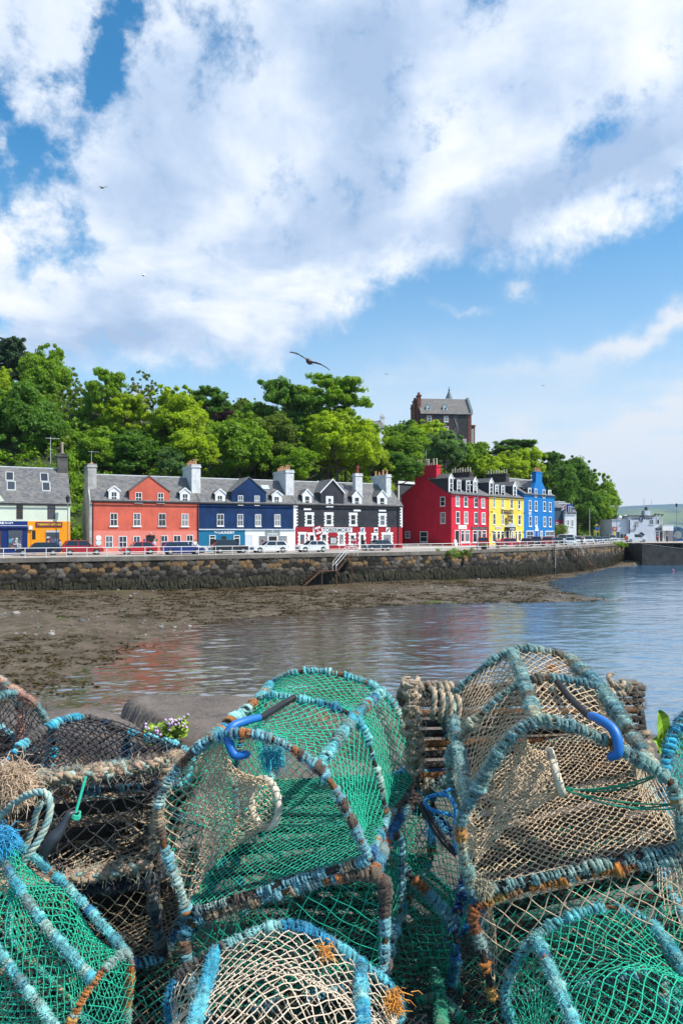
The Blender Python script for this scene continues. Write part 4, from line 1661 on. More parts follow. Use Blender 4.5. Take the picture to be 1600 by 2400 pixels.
mb.build('shutter_box', LEAD, of)
x0, z0, x1, z1 = H.rect(Z7((720, 400, 930, 860)), -.06)
d_ = door(of, x0, .02, x1 - .4, z1, -.06, P_ORA)
mb = MB()
mb.box(x0, -.12, z1 - 1.75, x1 - .4, -.075, z1 - 1.2)
mb.build('transom', P_ORA, d_)
x0, z0, x1, z1 = H.rect(Z7((845, 245, 1420, 330)), -.07)
sg = board(of, x0, z0, x1, z1, -.06, P_MAR, 'sign_board', .07, plain('purple_border', (.12, .02, .1), .5), .07)
r_ = H.rect(Z7((860, 262, 1408, 312)), -.14)
lettering(sg, 'TOBERMORY GIFT SHOP', *r_, -.145, P_YLET, bold=.02)
mb = MB()
x, z = H.L(708 / 9.8, 1200 + 360 / 9.8)
mb.box(x - .2, -.3, z - .22, x + .2, -.06, z + .22)
mb.build('wall_lamp', WHITE, of)
for r_ in ((60, 228, 124, 270), (72, 305, 140, 366), (378, 236, 442, 278), (396, 310, 460, 368)):
    y0_ = 2.0 if r_[1] > 290 else 3.4
    x0, z0, x1, z1 = H.rect(Z1(r_), y0_)
    yb_, yt_ = (z0 - EZL) / k, (z1 - EZL) / k
    yb_, yt_ = y0_ - .4, y0_ + .75
    sk = MB()
    lift = .22
    P8 = lambda a, b_, e: [(x0 - a, yb_ - a, EZL + k * (yb_ - a) + e), (x1 + a, yb_ - a, EZL + k * (yb_ - a) + e), (x1 + a, yt_ + a, EZL + k * (yt_ + a) + e), (x0 - a, yt_ + a, EZL + k * (yt_ + a) + e)]
    sk.hexa(P8(.09, 0, .1) + P8(.09, 0, .24))
    s1 = sk.build('skylight', plain('skylight_frame', (.42, .43, .42), .6), H.root)
    sp_ = MB()
    sp_.hexa(P8(-.02, 0, .2) + P8(-.02, 0, .255))
    sp_.build('pane', GLASS, s1)
x0, _, x1, _ = H.rect(Z1((525, 65, 580, 190)), 5)
chimney(H, Wd - 1.15, Wd + .03, 4.4, 6.0, 9.2, 12.35, paint('dark_chimney', (.10, .092, .088), .9, .3), 1, paint('pale_pot', (.36, .27, .21), .85, .2), 1.5)
ab = MB()
ab.tube([(Wd - 1.9, 5.5, 10.2), (Wd - 1.9, 5.5, 14.6)], .04, 5)
ab.tube([(Wd - 2.3, 5.5, 14.4), (Wd - .8, 5.5, 14.4)], .035, 4)
ab.tube([(Wd - 2.4, 5.1, 14.3), (Wd - 2.4, 5.9, 14.5)], .03, 4)
ab.build('aerial', LEAD, H.root)
gb = MB()
x0, z0 = H.L(0, 1177)
gb.prism([(x0 - 5, EZL - .2), (x0 + .75, EZL - .2), (x0 - .2, z0 + 1.2), (x0 - 2, z0 + 3)], -.01, .5)
gb.build('gable', P_MINT, H.root)

# --- taller street on the right
ANG2 = math.atan2(REDU.y, REDU.x)
RE, RR_ = 9.45, 12.9


def red_at(pxl):
    c = (pxl - CX) / FPX
    t = (c * RED0.y - RED0.x) / (REDU.x - c * REDU.y)
    return RED0 + REDU * t


r0, r1, r2, r3 = red_at(1057), red_at(1144.5), red_at(1226.5), red_at(1298.5)
H = House('red_house', r0, ANG2, 'three storey red corner house with a broad red gable chimney')
Wd = (r1 - r0).length
DR = 11.8
k = gabled(H, 0, Wd, DR, RE, RR_, P_RED)
for r_ in ((575, 400, 612, 498), (650, 406, 686, 502), (744, 415, 779, 507), (810, 421, 843, 512), (578, 542, 613, 655), (653, 544, 689, 656), (746, 549, 781, 658), (813, 552, 848, 660)):
    window(H.root, *H.rect(Z4(r_)), 0, None, .13, 'sash2', True, sillw=.03)
for r_ in ((622, 715, 654, 826), (662, 715, 704, 826)):
    window(H.root, *H.rect(Z4(r_)), 0, None, .13, 'shop', True, sillw=.03)
for r_ in ((732, 715, 772, 800), (818, 715, 856, 790)):
    x0, z0, x1, z1 = H.rect(Z4(r_))
    window(H.root, x0, .5, x1, z1, 0, None, .13, 'shop', True)
for r_ in ((568, 715, 609, 862), (783, 715, 809, 850)):
    x0, z0, x1, z1 = H.rect(Z4(r_))
    door(H.root, x0, .02, x1, z1, 0)
x0, z0, x1, z1 = H.rect(Z4((600, 669, 676, 706)))
sg = board(H.root, x0, z0, x1, z1, -.01, WHITE)
marks(sg, x0 + .3, z0 + .25, x1 - .3, z1 - .3, -.072, plain('red_letter', (.5, .03, .06), .5), 1, 31)
x0, z0, x1, z1 = H.rect(Z4((720, 686, 868, 708)))
sg = board(H.root, x0, z0, x1, z1, -.01, P_DGRN)
marks(sg, x0 + .2, z0 + .15, x1 - .2, z1 - .15, -.072, plain('grey_letter', (.5, .5, .48), .5), 1, 32)
yd = .5
dormer(H, Z4((540, 197, 0, 0))[:2], Z4((512, 232, 553, 335)), Z4((522, 240, 547, 332)), k, RE, 0, yd, sash='sash2')
dormer(H, None, Z4((588, 256, 626, 342)), Z4((592, 262, 622, 340)), k, RE, 0, yd + .1, 'shed', 'sash2')
dormer(H, None, Z4((671, 262, 709, 352)), Z4((675, 268, 705, 348)), k, RE, 0, yd + .1, 'shed', 'sash2')
dormer(H, Z4((765, 228, 0, 0))[:2], Z4((736, 262, 774, 356)), Z4((742, 268, 768, 352)), k, RE, 0, yd, sash='sash2')
# gable chimney on the left end
zc = 14.85
c_ = chimney(H, -.1, 1.2, 3.3, 8.4, 11.2, zc, P_RED, 0)
pb = MB()
pots = []
for i, y in enumerate((3.7, 4.4, 5.0, 5.6, 6.1, 6.7, 7.3, 8.0)):
    pb = MB()
    hgt = 1.25 if i not in (2, 5) else .45
    pb.tube([(.5, y, zc + .1), (.5, y, zc + .1 + hgt * .85), (.5, y, zc + .12 + hgt * .85), (.5, y, zc + .1 + hgt)], [.17, .14, .2, .18], 8)
    pb.build('chimney_pot', paint('cream_pot', (.55, .47, .36), .8, .2), c_)
ab = MB()
ab.tube([(.9, 6.5, zc), (.9, 6.5, zc + 3.2)], .03, 4)
ab.build('aerial', LEAD, c_)
# windows on the gable wall (local x = 0 plane, facing left)
gcols = House('tmp', r0, ANG2, 'x', 'x')
bpy.data.objects.remove(gcols.root)


def gable_px(h, x, y):
    d = Vector(((x - CX) / FPX, 1.0, (CY - y) / FPX))
    t = (h.o - EYE).dot(h.u) / d.dot(h.u)
    p = EYE + d * t - h.o
    return p.dot(h.v), p.z


def gable_window(h, r, style='sash2', kind='window'):
    y0, z1 = gable_px(h, r[0], r[1])
    y1, z0 = gable_px(h, r[2], r[3])
    y0, y1 = min(y0, y1), max(y0, y1)
    mb = MB()
    t = .12
    a, b_ = -.05, .03
    mb.box(a, y0, z0, b_, y0 + t, z1)
    mb.box(a, y1 - t, z0, b_, y1, z1)
    mb.box(a, y0 + t, z1 - t, b_, y1 - t, z1)
    mb.box(a, y0 + t, z0, b_, y1 - t, z0 + t)
    mb.box(a + .012, y0 + t, (z0 + z1) / 2 - .04, b_, y1 - t, (z0 + z1) / 2 + .04)
    mb.box(-.12, y0 - .05, z0 - .1, .01, y1 + .05, z0 - .002)
    f = mb.build('window', WHITE, h.root)
    pb = MB()
    pb.box(-.022, y0 + t, z0 + t, -.012, y1 - t, z1 - t)
    pb.build('pane', GLASS, f)


for r_ in ((436, 410, 480, 494), (438, 551, 484, 653), (115, 727, 157, 787), (250, 727, 320, 825)):
    gable_window(H, Z4(r_))
dp = MB()
dp.tube([(Wd - .15, -.1, .1), (Wd - .15, -.1, RE - .3)], .06, 6)
dp.build('drainpipe', P_RED, H.root)
# yellow house
H = House('yellow_house', r1, ANG2, 'yellow three storey hotel between the red house and the bright blue house')
Wd = (r2 - r1).length
k = gabled(H, 0, Wd, DR, RE, RR_ - .25, P_YEL)
for r_ in ((917, 416, 941, 510), (995, 422, 1018, 514), (1078, 430, 1101, 519), (1147, 437, 1170, 524), (917, 560, 943, 666), (997, 566, 1020, 666), (1080, 569, 1103, 668), (1148, 573, 1173, 668)):
    window(H.root, *H.rect(Z4(r_)), 0, None, .14, 'sash2', True, sillw=.03)
for r_ in ((912, 722, 946, 806), (955, 722, 984, 806), (991, 722, 1020, 806), (1086, 722, 1106, 800), (1122, 722, 1141, 800), (1151, 722, 1175, 800)):
    x0, z0, x1, z1 = H.rect(Z4(r_))
    window(H.root, x0, .5, x1, z1, 0, None, .14, 'shop', True, sillw=.03)
x0, z0, x1, z1 = H.rect(Z4((1036, 722, 1080, 800)))
door(H.root, x0, .02, x1, z1, -.0)
pb = MB()
pb.box(x0 - .3, -1.0, z1 + .05, x1 + .3, -.002, z1 + .75)
po = pb.build('porch', P_DGRN, H.root)
pb = MB()
pb.prism([(x0 - .5, z1 + .76), (x1 + .5, z1 + .76), ((x0 + x1) / 2, z1 + 1.6)], -1.1, -.002)
pb.build('pediment', LEAD, po)
for x in (x0 - .2, x1 + .2):
    pb = MB()
    pb.tube([(x, -.9, 0), (x, -.9, z1 + .05)], .09, 8)
    pb.build('column', WHITE, po)
marks(po, x0, z1 + .2, x1, z1 + .55, -1.002, P_WHT2, 1, 44)
x0, z0, x1, z1 = H.rect(Z4((997, 532, 1100, 564)), -.02)
sg = board(H.root, x0, z0, x1, z1, -.02, P_DGRN, 'sign_board', .08, plain('brass_border', (.25, .2, .07), .5), .06)
lettering(sg, 'MISHNISH', x0 + (x1 - x0) * .26, z0 + .25, x1 - (x1 - x0) * .18, z1 - .2, -.102, P_GOLD, bold=.02)
mb = MB()
for f in (.12, .9):
    xx = x0 + (x1 - x0) * f
    mb.tube([(xx, -.102, (z0 + z1) / 2), (xx, -.112, (z0 + z1) / 2)], .24, 10)
mb.build('emblem', P_GOLD, sg)
x0, z0, x1, z1 = H.rect(Z4((1052, 580, 1085, 638)), -.5)
sg = board(H.root, x0, z0, x1, z1, -.45, P_DGRN, 'hanging_sign', .08, P_GOLD, .04)
marks(sg, x0 + .15, z0 + .25, x1 - .15, z1 - .3, -.532, P_GOLD, 3, 46)
mb = MB()
mb.tube([((x0 + x1) / 2, -.49, z1 + .1), ((x0 + x1) / 2, -.0, z1 + .2)], .03, 5)
mb.build('bracket', BLACKP, sg)
x0, z0, x1, z1 = H.rect(Z4((938, 684, 995, 704)), -.02)
sg = board(H.root, x0, z0, x1, z1, -.02, plain('lilac_sign', (.55, .5, .58), .5))
marks(sg, x0 + .2, z0 + .2, x1 - .2, z1 - .15, -.082, P_MAR, 1, 47)
dormer(H, Z4((905, 238, 0, 0))[:2], Z4((884, 272, 921, 372)), Z4((891, 280, 916, 366)), k, RE, 0, yd, sash='sash2')
dormer(H, None, Z4((936, 300, 972, 366)), Z4((940, 306, 968, 362)), k, RE, 0, yd + .1, 'shed', 'sash2')
dormer(H, None, Z4((993, 306, 1027, 374)), Z4((997, 312, 1023, 370)), k, RE, 0, yd + .1, 'shed', 'sash2')
dormer(H, Z4((1122, 270, 0, 0))[:2], Z4((1102, 305, 1136, 396)), Z4((1108, 312, 1130, 390)), k, RE, 0, yd, sash='sash2')
DKC = paint('brown_stone_chimney', (.075, .06, .055), .9, .3, 1.5, .5)
CRP = paint('cream_pot', (.55, .47, .36), .8, .2)
chimney(H, -.6, .6, 4.0, 8.9, 10.5, 14.3, DKC, 8, CRP, .9)
chimney(H, Wd - .6, Wd + .6, 3.8, 8.9, 10.5, 14.8, DKC, 8, CRP, .8)
lb = MB()
for px_, py_ in ((900, 549), (912, 730), (1197, 560), (1190, 735)):
    x, z = H.L(920 + px_ / 3.92, 1060 + py_ / 3.92, -.3)
    lb.tube([(x, -.5, z), (x, -.02, z + .1)], .03, 5)
    lb.ball((x, -.5, z), .16, .2, .13)
lb.build('wall_lamp', BLACKP, H.root)
# bright blue house
H = House('bright_blue_house', r2, ANG2, 'bright blue four window wide house with a stepped chimney gable, right end of the terrace')
Wd = (r3 - r2).length
BE = 10.4
k = gabled(H, 0, Wd, DR, BE, 14.0, P_BLU)
xa, zf = H.L(920 + 1290 / 3.92, 1060 + 335 / 3.92)
xb = H.L(920 + 1402 / 3.92, 1150)[0]
xc0, zs = H.L(920 + 1312 / 3.92, 1060 + 268 / 3.92)
xc1 = H.L(920 + 1368 / 3.92, 1130)[0]
zt = H.L(1258, 1060 + 187 / 3.92)[1]
gb = MB()
gb.prism([(xa, BE - .3), (xb, BE - .3), (xb, zf), (xc1, zs), (xc1, zt), (xc0, zt), (xc0, zs), (xa, zf)], -.03, .9)
g_ = gb.build('gable', P_BLU, H.root)
gb = MB()
gb.box(xc0 - .08, -.1, zt + .001, xc1 + .08, .98, zt + .2)
gb.build('chimney_cap', P_BLU, g_)
for i in range(4):
    x = xc0 + (xc1 - xc0) * (i + .5) / 4
    pb = MB()
    pb.tube([(x, .45, zt + .2), (x, .45, zt + 1.1)], [.2, .17], 8)
    pb.build('chimney_pot', TERRA, g_)
gb = MB()
xm = (xa + xb) / 2
bk = (zs - BE) / k
roof_slab(gb, (xa, .9, zf + .05), (xm, .9, zs + .4), (xm, bk + .5, zs + .4), (xa, (zf - BE) / k + .2, zf + .05), .1)
roof_slab(gb, (xm, .9, zs + .4), (xb, .9, zf + .05), (xb, (zf - BE) / k + .2, zf + .05), (xm, bk + .5, zs + .4), .1)
slab_uv(gb.build('gable_roof', SLATE, g_))
for r_ in ((1300, 334, 1322, 416), (1373, 343, 1397, 424)):
    window(H.root, *H.rect(Z4(r_), -.03), -.03, None, .14, 'sash2', False)
for r_ in ((1246, 441, 1270, 536), (1300, 446, 1325, 540), (1378, 451, 1402, 542), (1430, 458, 1453, 546), (1247, 584, 1273, 681), (1302, 588, 1325, 682), (1380, 591, 1404, 683), (1431, 593, 1455, 684)):
    window(H.root, *H.rect(Z4(r_)), 0, None, .14, 'sash2', True, sillw=.03)
dormer(H, None, Z4((1240, 330, 1270, 412)), Z4((1244, 336, 1267, 410)), k, BE, 0, .06, 'shed', 'sash2')
dormer(H, None, Z4((1424, 350, 1452, 428)), Z4((1428, 356, 1449, 428)), k, BE, 0, .06, 'shed', 'sash2')
for r_ in ((1225, 720, 1291, 800), (1352, 722, 1373, 780), (1398, 722, 1479, 790)):
    x0, z0, x1, z1 = H.rect(Z4(r_))
    window(H.root, x0, .6, x1, z1, 0, None, .16, 'sash' if r_[0] != 1352 else 'sash2', True)
x0, z0, x1, z1 = H.rect(Z4((1301, 722, 1331, 800)))
d_ = door(H.root, x0, .02, x1, z1, 0, WHITE, P_BDOOR)
mb = MB()
mb.prism([(x0 - .1, z1 + .01), (x1 + .1, z1 + .01), ((x0 + x1) / 2, z1 + 1.5)], -.14, -.002)
mb.build('pediment', WHITE, d_)
mb = MB()
x0, z0, x1, z1 = H.rect(Z4((1246, 541, 1270, 584)), -.02)
mb.box(x0, -.04, z0 + .2, x1, -.002, z1 - .1)
mb.build('vent_panel', LEAD, H.root)

# grey flat roofed annex behind the red house
H = House('annex', px(948, 1275, 136), ANG2, 'dark grey annex with a white roof edge behind the red house', 'annex')
mb = MB()
mb.box(-2, 0, -3, 11, 8, 12.0)
mb.build('wall', plain('dark_cladding', (.05, .055, .06), .8), H.root)
mb = MB()
mb.box(-2.3, -.3, 12.0, 11.3, 8.3, 12.45)
mb.box(-2.3, -.3, 4.0, -2.01, 8.3, 12.0)
mb.build('roof_edge', WHITE, H.root)
# low grey boundary rail beside the red gable
H = House('ramp_barrier', px(935, 1259, 108), R(78), 'grey metal crash barrier climbing the lane beside the red gable', 'barrier')
mb = MB()
for z in (.55, .75):
    mb.hexa([(-1, -.06, z + .5), (22, -.06, z - .6), (22, .06, z - .6), (-1, .06, z + .5), (-1, -.06, z + .66), (22, -.06, z - .44), (22, .06, z - .44), (-1, .06, z + .66)])
mb.build('rail', LEAD, H.root) if False else None
bpy.data.objects.remove(H.root)

# --- small houses further right
H = House('slate_blue_house', px(1298, 1262, 158), R(20), 'slate blue house with a maroon lower storey just right of the bright blue house')
k = gabled(H, 0, 5.6, 7, 7.1, 8.5, plain('slate_blue_wall', (.045, .07, .105), .8), SLATE)
mb = MB()
x0, z0, x1, z1 = H.rect((1290, 1219, 1323, 1262))
mb.box(-.02, -.05, -.5, 5.62, .02, z1)
mb.build('painted_band', P_MAR, H.root)
window(H.root, *H.rect((1301, 1224, 1306, 1230)), -.05, None, .08, 'open', False)
H = House('white_cottage', px(1322, 1258, 158), R(12), 'white cottage with a blue dormer behind the parked vans')
k = gabled(H, 0, 3.0, 6, 5.6, 7.6, paint('cottage_white', (.70, .71, .72), .8, .08))
mb = MB()
mb.box(.7, -.05, 5.4, 2.0, 2.4, 7.5)
d_ = mb.build('dormer', P_BDOOR, H.root)
window(d_, .9, 5.6, 1.3, 7.1, -.05, None, .06, 'open', False)
window(d_, 1.4, 5.6, 1.8, 7.1, -.05, None, .06, 'open', False)
window(H.root, .6, 2.6, 1.2, 3.9, 0, None, .08, 'sash2')
window(H.root, 1.7, 2.4, 2.3, 3.9, 0, None, .08, 'sash2')

# --- cafe on the pier
CW = paint('cafe_white', (.56, .60, .66), .75, .06, .5, .15, 6, .15)
dC = 172.0
H = House('harbour_cafe', px(1470, 1272, dC), 0.0, 'white flat roofed two storey cafe with blue lettering standing on the pier', 'cafe')


def cbox(r, y0, y1, name, mat, zlow=None):
    x0, z0, x1, z1 = H.rect(ZC(r), y0)
    mb = MB()
    mb.box(x0, y0, z0 if zlow is None else zlow, x1, y1, z1)
    return mb.build(name, mat, H.root)


cbox((556, 226, 1052, 690), 0, 11, 'wall', CW, -.1)
cbox((1053, 232, 1180, 500), .3, 9, 'wall', WHITE, -.1)
cbox((258, 296, 555, 690), .6, 9, 'wing', CW, -.1)
cbox((548, 220, 1060, 236), -.25, 11.2, 'roof_edge', P_DGRN, None)
cbox((252, 288, 555, 297), .4, 9.2, 'wing_roof_edge', LEAD)
cbox((1188, 388, 1386, 500), -.6, 6, 'canopy', WHITE)
cbox((1180, 380, 1390, 387), -.7, 6.1, 'canopy_roof', LEAD)
cbox((1240, 501, 1384, 690), 2.0, 6, 'terrace_wall', plain('terrace_grey', (.2, .2, .22), .8), -.1)  # plain grey wall set back under the canopy
x0, z0, x1, z1 = H.rect(ZC((615, 262, 762, 300)), -.02)
lettering(H.root, 'CAFE', x0, z0, x1, z1, -.03, P_INK, bold=.02)
x0, z0, x1, z1 = H.rect(ZC((852, 258, 990, 294)), -.02)
lettering(H.root, 'FISH', x0, z0, x1, z1, -.03, P_INK, bold=.02)
x, z = H.L(1400 + 806 / 7.84, 1180 + 282 / 7.84)
mb = MB()
mb.tube([(x + .62 * math.cos(a), -.05, z + .62 * math.sin(a)) for a in np.linspace(.4, 5.2, 14)], .09, 5)
mb.tube([(x - .35, -.05, z - .4), (x + .1, -.05, z + .1), (x + .5, -.05, z + .85)], .08, 5)
mb.tube([(x - .1, -.05, z - .9), (x + .2, -.05, z - .1), (x + .3, -.05, z + .3)], .07, 5)
mb.build('emblem', P_INK, H.root)
for r_ in ((672, 328, 750, 394), (946, 300, 1022, 382)):
    window(H.root, *H.rect(ZC(r_)), 0, LEAD, .12, 'sash', True)
for r_ in ((1062, 262, 1078, 380), (1086, 300, 1128, 380), (1150, 262, 1168, 372)):
    window(H.root, *H.rect(ZC(r_), .3), .3, LEAD, .06, 'open', False)
for r_ in ((1050, 505, 1125, 690), (1196, 505, 1236, 690)):
    window(H.root, *H.rect(ZC(r_), .0), .0, WHITE, .14, 'shop', False, 'shop_window')
x0, z0, x1, z1 = H.rect(ZC((1126, 505, 1194, 695)), 0)
door(H.root, x0, .0, x1, z1, 0, WHITE, P_BRN)
x0, z0, x1, z1 = H.rect(ZC((1056, 446, 1182, 486)), -.02)
sg = board(H.root, x0, z0, x1, z1, -.02, P_INK)
marks(sg, x0 + .3, z0 + .2, x1 - .3, z1 - .2, -.082, P_WHT2, 1, 51)
x0, z0, x1, z1 = H.rect(ZC((265, 432, 355, 502)), .5)
sg = board(H.root, x0, z0, x1, z1, .5, plain('red_board', (.42, .03, .05), .6))
marks(sg, x0 + .3, z0 + .2, x1 - .3, z1 - .2, .438, P_WHT2, 2, 52)
x0, z0, x1, z1 = H.rect(ZC((285, 520, 314, 580)), .55)
board(H.root, x0, z0, x1, z1, .55, P_YLET)
for r_ in ((336, 520, 400, 640), (410, 560, 462, 650)):
    window(H.root, *H.rect(ZC(r_), .6), .6, P_GREY, .1, 'open', False)
mb = MB()
x, z = H.L(1400 + 795 / 7.84, 1180 + 570 / 7.84)
mb.prism([(x - .95, z), (x, z - .65), (x + .95, z), (x, z + .65)], -.06, -.002)
mb.build('diamond_plaque', P_INK, H.root)
mb = MB()
x, z = H.L(1400 + 574 / 7.84, 1180 + 400 / 7.84)
zt = H.L(1473, 1180 + 300 / 7.84)[1]
mb.tube([(x, -.12, .1), (x, -.12, zt)], .12, 6)
x2, z2 = H.L(1400 + 688 / 7.84, 1180 + 488 / 7.84)
mb.tube([(x, -.12, z2), (x2, -.12, z2), (x2, -.12, z2 + 1.4)], .07, 6)
mb.build('drainpipe', P_INK, H.root)
x0, z0, x1, z1 = H.rect(ZC((860, 130, 962, 222)), 4)
c_ = cbox((860, 130, 962, 222), 4, 6, 'chimney', CW)
for f in (.3, .62):
    pb = MB()
    pb.tube([(x0 + (x1 - x0) * f, 5, z1), (x0 + (x1 - x0) * f, 5, z1 + .95)], [.28, .2], 8)
    pb.build('chimney_pot', P_DGRN, c_)
for px_, pt in ((848, -110), (984, -60), (570, 80)):
    x, z = H.L(1400 + px_ / 7.84, 1180 + pt / 7.84, 4)
    mb = MB()
    mb.tube([(x, 4, 6.4), (x, 4, z)], .06, 5)
    for j in range(3):
        mb.tube([(x - .4, 4, z - .5 - j * .5), (x + .4, 4, z - .5 - j * .5)], .025, 4)
    mb.build('mast', LEAD, H.root)
for px_, py_ in ((405, 268), (506, 255)):
    x, z = H.L(1400 + px_ / 7.84, 1180 + py_ / 7.84, 3)
    mb = MB()
    mb.ball((x, 3, z), .62, seg=12, rings=8)
    mb.cyl((x, 3, z - 1.3), .35, .9, 8)
    mb.build('radome', WHITE, H.root, True)
for px_, py_ in ((1046, 205), (1106, 208), (1172, 216)):
    x, z = H.L(1400 + px_ / 7.84, 1180 + py_ / 7.84, .3)
    mb = MB()
    mb.tube([(x, .3, z - .5), (x, .2, z)], .05, 5)
    mb.box(x - .25, -.1, z - .1, x + .25, .3, z + .22)
    mb.build('floodlight', P_DGRN, H.root)
# round blue tank drum and gear beyond the canopy
t_ = empty('blue_drum', px(1582, 1272, 178), 0, 'big round blue net drum standing on the pier right of the cafe', 'drum')
mb = MB()
mb.tube([(0, 0, 2.0 + 0 * a) for a in (0, 1)], 1, 3) if False else None
for y in (-1.0, 1.0):
    mb.tube([(1.9 * math.cos(a), y, 2.1 + 1.9 * math.sin(a)) for a in np.linspace(0, 2 * math.pi, 25)], .28, 6)
mb.tube([(0, -1, 2.1), (0, 1, 2.1)], 1.5, 18)
mb.build('reel', plain('drum_blue', (.03, .12, .26), .5), t_)
mb = MB()
for x in (-1.6, 1.6):
    mb.hexa([(x - .2, -.9, 0), (x + .2, -.9, 0), (x + .2, .9, 0), (x - .2, .9, 0), (x * .4 - .2, -.9, 2.1), (x * .4 + .2, -.9, 2.1), (x * .4 + .2, .9, 2.1), (x * .4 - .2, .9, 2.1)])
mb.build('frame', plain('drum_frame', (.04, .10, .2), .5), t_)
sf_ = MB()
sf_.tube([(.0, -1.35, 2.1), (.0, -1.3, 2.1)], 1.05, 8)
sf_.build('side_plate', P_GREY, t_)

# --- hill top buildings
STONE = paint('whin_stone', (.050, .047, .052), .9, .4, 1.6, .6, 7, .25)
SAND = paint('red_sandstone', (.20, .078, .052), .9, .3, 1.5, .5, 6, .25)
dM = 190.0
H = House('baronial_mansion', px(987, 1080, dM), R(5), 'tall dark stone mansion with red chimneys and a thin spire on the hill', 'mansion')
H.o.z = 0
bz = H.root.location.z
H.o = Vector(H.root.location)
x0, z0, x1, z1 = H.rect(ZM((672, 410, 1216, 800)))
xr0, zr1, = H.L(840 + 690 / 4.612, 880 + 256 / 4.612, 4.5)
ez = z1
gx0, gx1 = x0, x1
k = gabled(H, gx0, gx1, 9.5, ez, zr1, STONE, slate_mat('mansion_slate', (.10, .095, .095), (.19, .17, .155)), base=-8)
for r_ in ((742, 437, 784, 500), (924, 440, 966, 502), (924, 552, 970, 600)):
    x0, z0, x1, z1 = H.rect(ZM(r_))
    mb = MB()
    for q_ in ((x0 - .35, z0 - .3, x0 - .02, z1 + .3), (x1 + .02, z0 - .3, x1 + .35, z1 + .3), (x0 - .02, z1 + .02, x1 + .02, z1 + .3)):
        mb.box(q_[0], -.04, q_[1], q_[2], .01, q_[3])
    mb.build('window_surround', SAND, H.root)
    window(H.root, x0, z0, x1, z1, 0, None, .14, 'sash2')
for ap, fr_, wn in (((755, 300), (730, 338, 778, 392), (742, 344, 772, 388)), ((935, 300), (910, 338, 962, 392), (922, 344, 950, 386))):
    dormer(H, ZM((*ap, 0, 0))[:2], ZM(fr_), ZM(wn), k, ez, 0, 1.0, sash='sash2', frontmat=plain('dormer_grey', (.5, .56, .58), .6))
x0, z0, x1, z1 = H.rect(ZM((1112, 690, 1164, 770)))
mb = MB()
mb.box(x0, -.5, z0, x1, .01, z1 + .3)
b_ = mb.build('oriel', SAND, H.root)
window(b_, x0 + .2, z0 + .3, (x0 + x1) / 2 - .05, z1, -.5, None, .1, 'open', False)
window(b_, (x0 + x1) / 2 + .05, z0 + .3, x1 - .2, z1, -.5, None, .1, 'open', False)
# crow stepped edge on the right, corner stones
mb = MB()
for i in range(7):
    f0, f1 = i / 7, (i + 1) / 7
    mb.box(gx1 - .2, 4.75 * f0, ez + (zr1 - ez) * f0 - .1, gx1 + .45, 4.75 * f1 + .1, ez + (zr1 - ez) * f1 + .55)
mb.build('crow_steps', plain('grey_coping', (.26, .3, .31), .8), H.root)
mb = MB()
mb.box(gx1 - .9, -.06, -8, gx1 + .04, .02, ez - .1)
mb.build('corner_stones', SAND, H.root)
# sandstone bay on the right flank
mb = MB()
zb1 = H.L(1111, 880 + 525 / 4.612)[1]
mb.box(gx1 + .05, 1.5, -8, gx1 + 1.5, 6.0, zb1)
mb.box(gx1 + .05, 1.3, zb1 - .4, gx1 + 1.7, 6.2, zb1 - .1)
b_ = mb.build('bay', SAND, H.root)
window(b_, gx1 + .5, zb1 - 5.2, gx1 + 1.1, zb1 - 1.2, 1.5, None, .1, 'sash2', False)
window(b_, gx1 + .5, zb1 - 9.5, gx1 + 1.1, zb1 - 7.0, 1.5, None, .1, 'sash2', False)
# stacks and gabled flank on the left
for (r_, y0_, nm) in (((640, 290, 674, 190), 2.0, 0), ((598, 440, 632, 250), 3.6, 1), ((577, 560, 592, 322), 5.5, 2)):
    x0, z0, x1, z1 = H.rect(ZM((r_[0], r_[3], r_[2], r_[1])), y0_)
    mb = MB()
    mb.box(x0, y0_, ez - 4, x1, y0_ + 2.2, z1 - .8)
    mb.box(x0 - .15, y0_ - .15, z1 - .8, x1 + .15, y0_ + 2.35, z1 - .45)
    c_ = mb.build('chimney', SAND, H.root)
    pb = MB()
    pb.tube([((x0 + x1) / 2, y0_ + 1, z1 - .45), ((x0 + x1) / 2, y0_ + 1, z1 + .35)], [.45, .35], 8)
    pb.build('chimney_pot', SAND, c_)
x0, z0 = H.L(840 + 568 / 4.612, 880 + 560 / 4.612, 2)
mb = MB()
xl, xr_ = x0, gx0 - .02
mb.v += [(x, y, z) for x in (xl, xr_) for y, z in ((2, -8), (11, -8), (11, ez - 5), (6.5, ez - 1), (2, ez - 4))]
mb.f += [(0, 1, 2, 3, 4), (9, 8, 7, 6, 5), (0, 4, 9, 5), (1, 6, 7, 2), (4, 3, 8, 9), (3, 2, 7, 8)]
mb.mi += [0] * 6
mb.build('flank', SAND, H.root)
x, z = H.L(840 + 985 / 4.612, 880 + 256 / 4.612, 7)
zt = H.L(1053, 880 + 160 / 4.612, 7)[1]
zn = H.L(1053, 880 + 112 / 4.612, 7)[1]
mb = MB()
mb.tube([(x, 8, z - 3), (x, 8, z), (x, 8, zt)], [1.3, 1.25, .15], 8)
sp_ = mb.build('spire', plain('spire_lead', (.10, .13, .14), .6), H.root)
mb = MB()
mb.tube([(x, 8, zt - .3), (x, 8, zn)], .07, 5)
mb.ball((x, 8, (zt + zn) / 2 - .5), .28)
mb.tube([(x - .5, 8, zn - .8), (x + .5, 8, zn - .8)], .05, 4)
mb.build('finial', P_DGRN, sp_)
mb = MB()
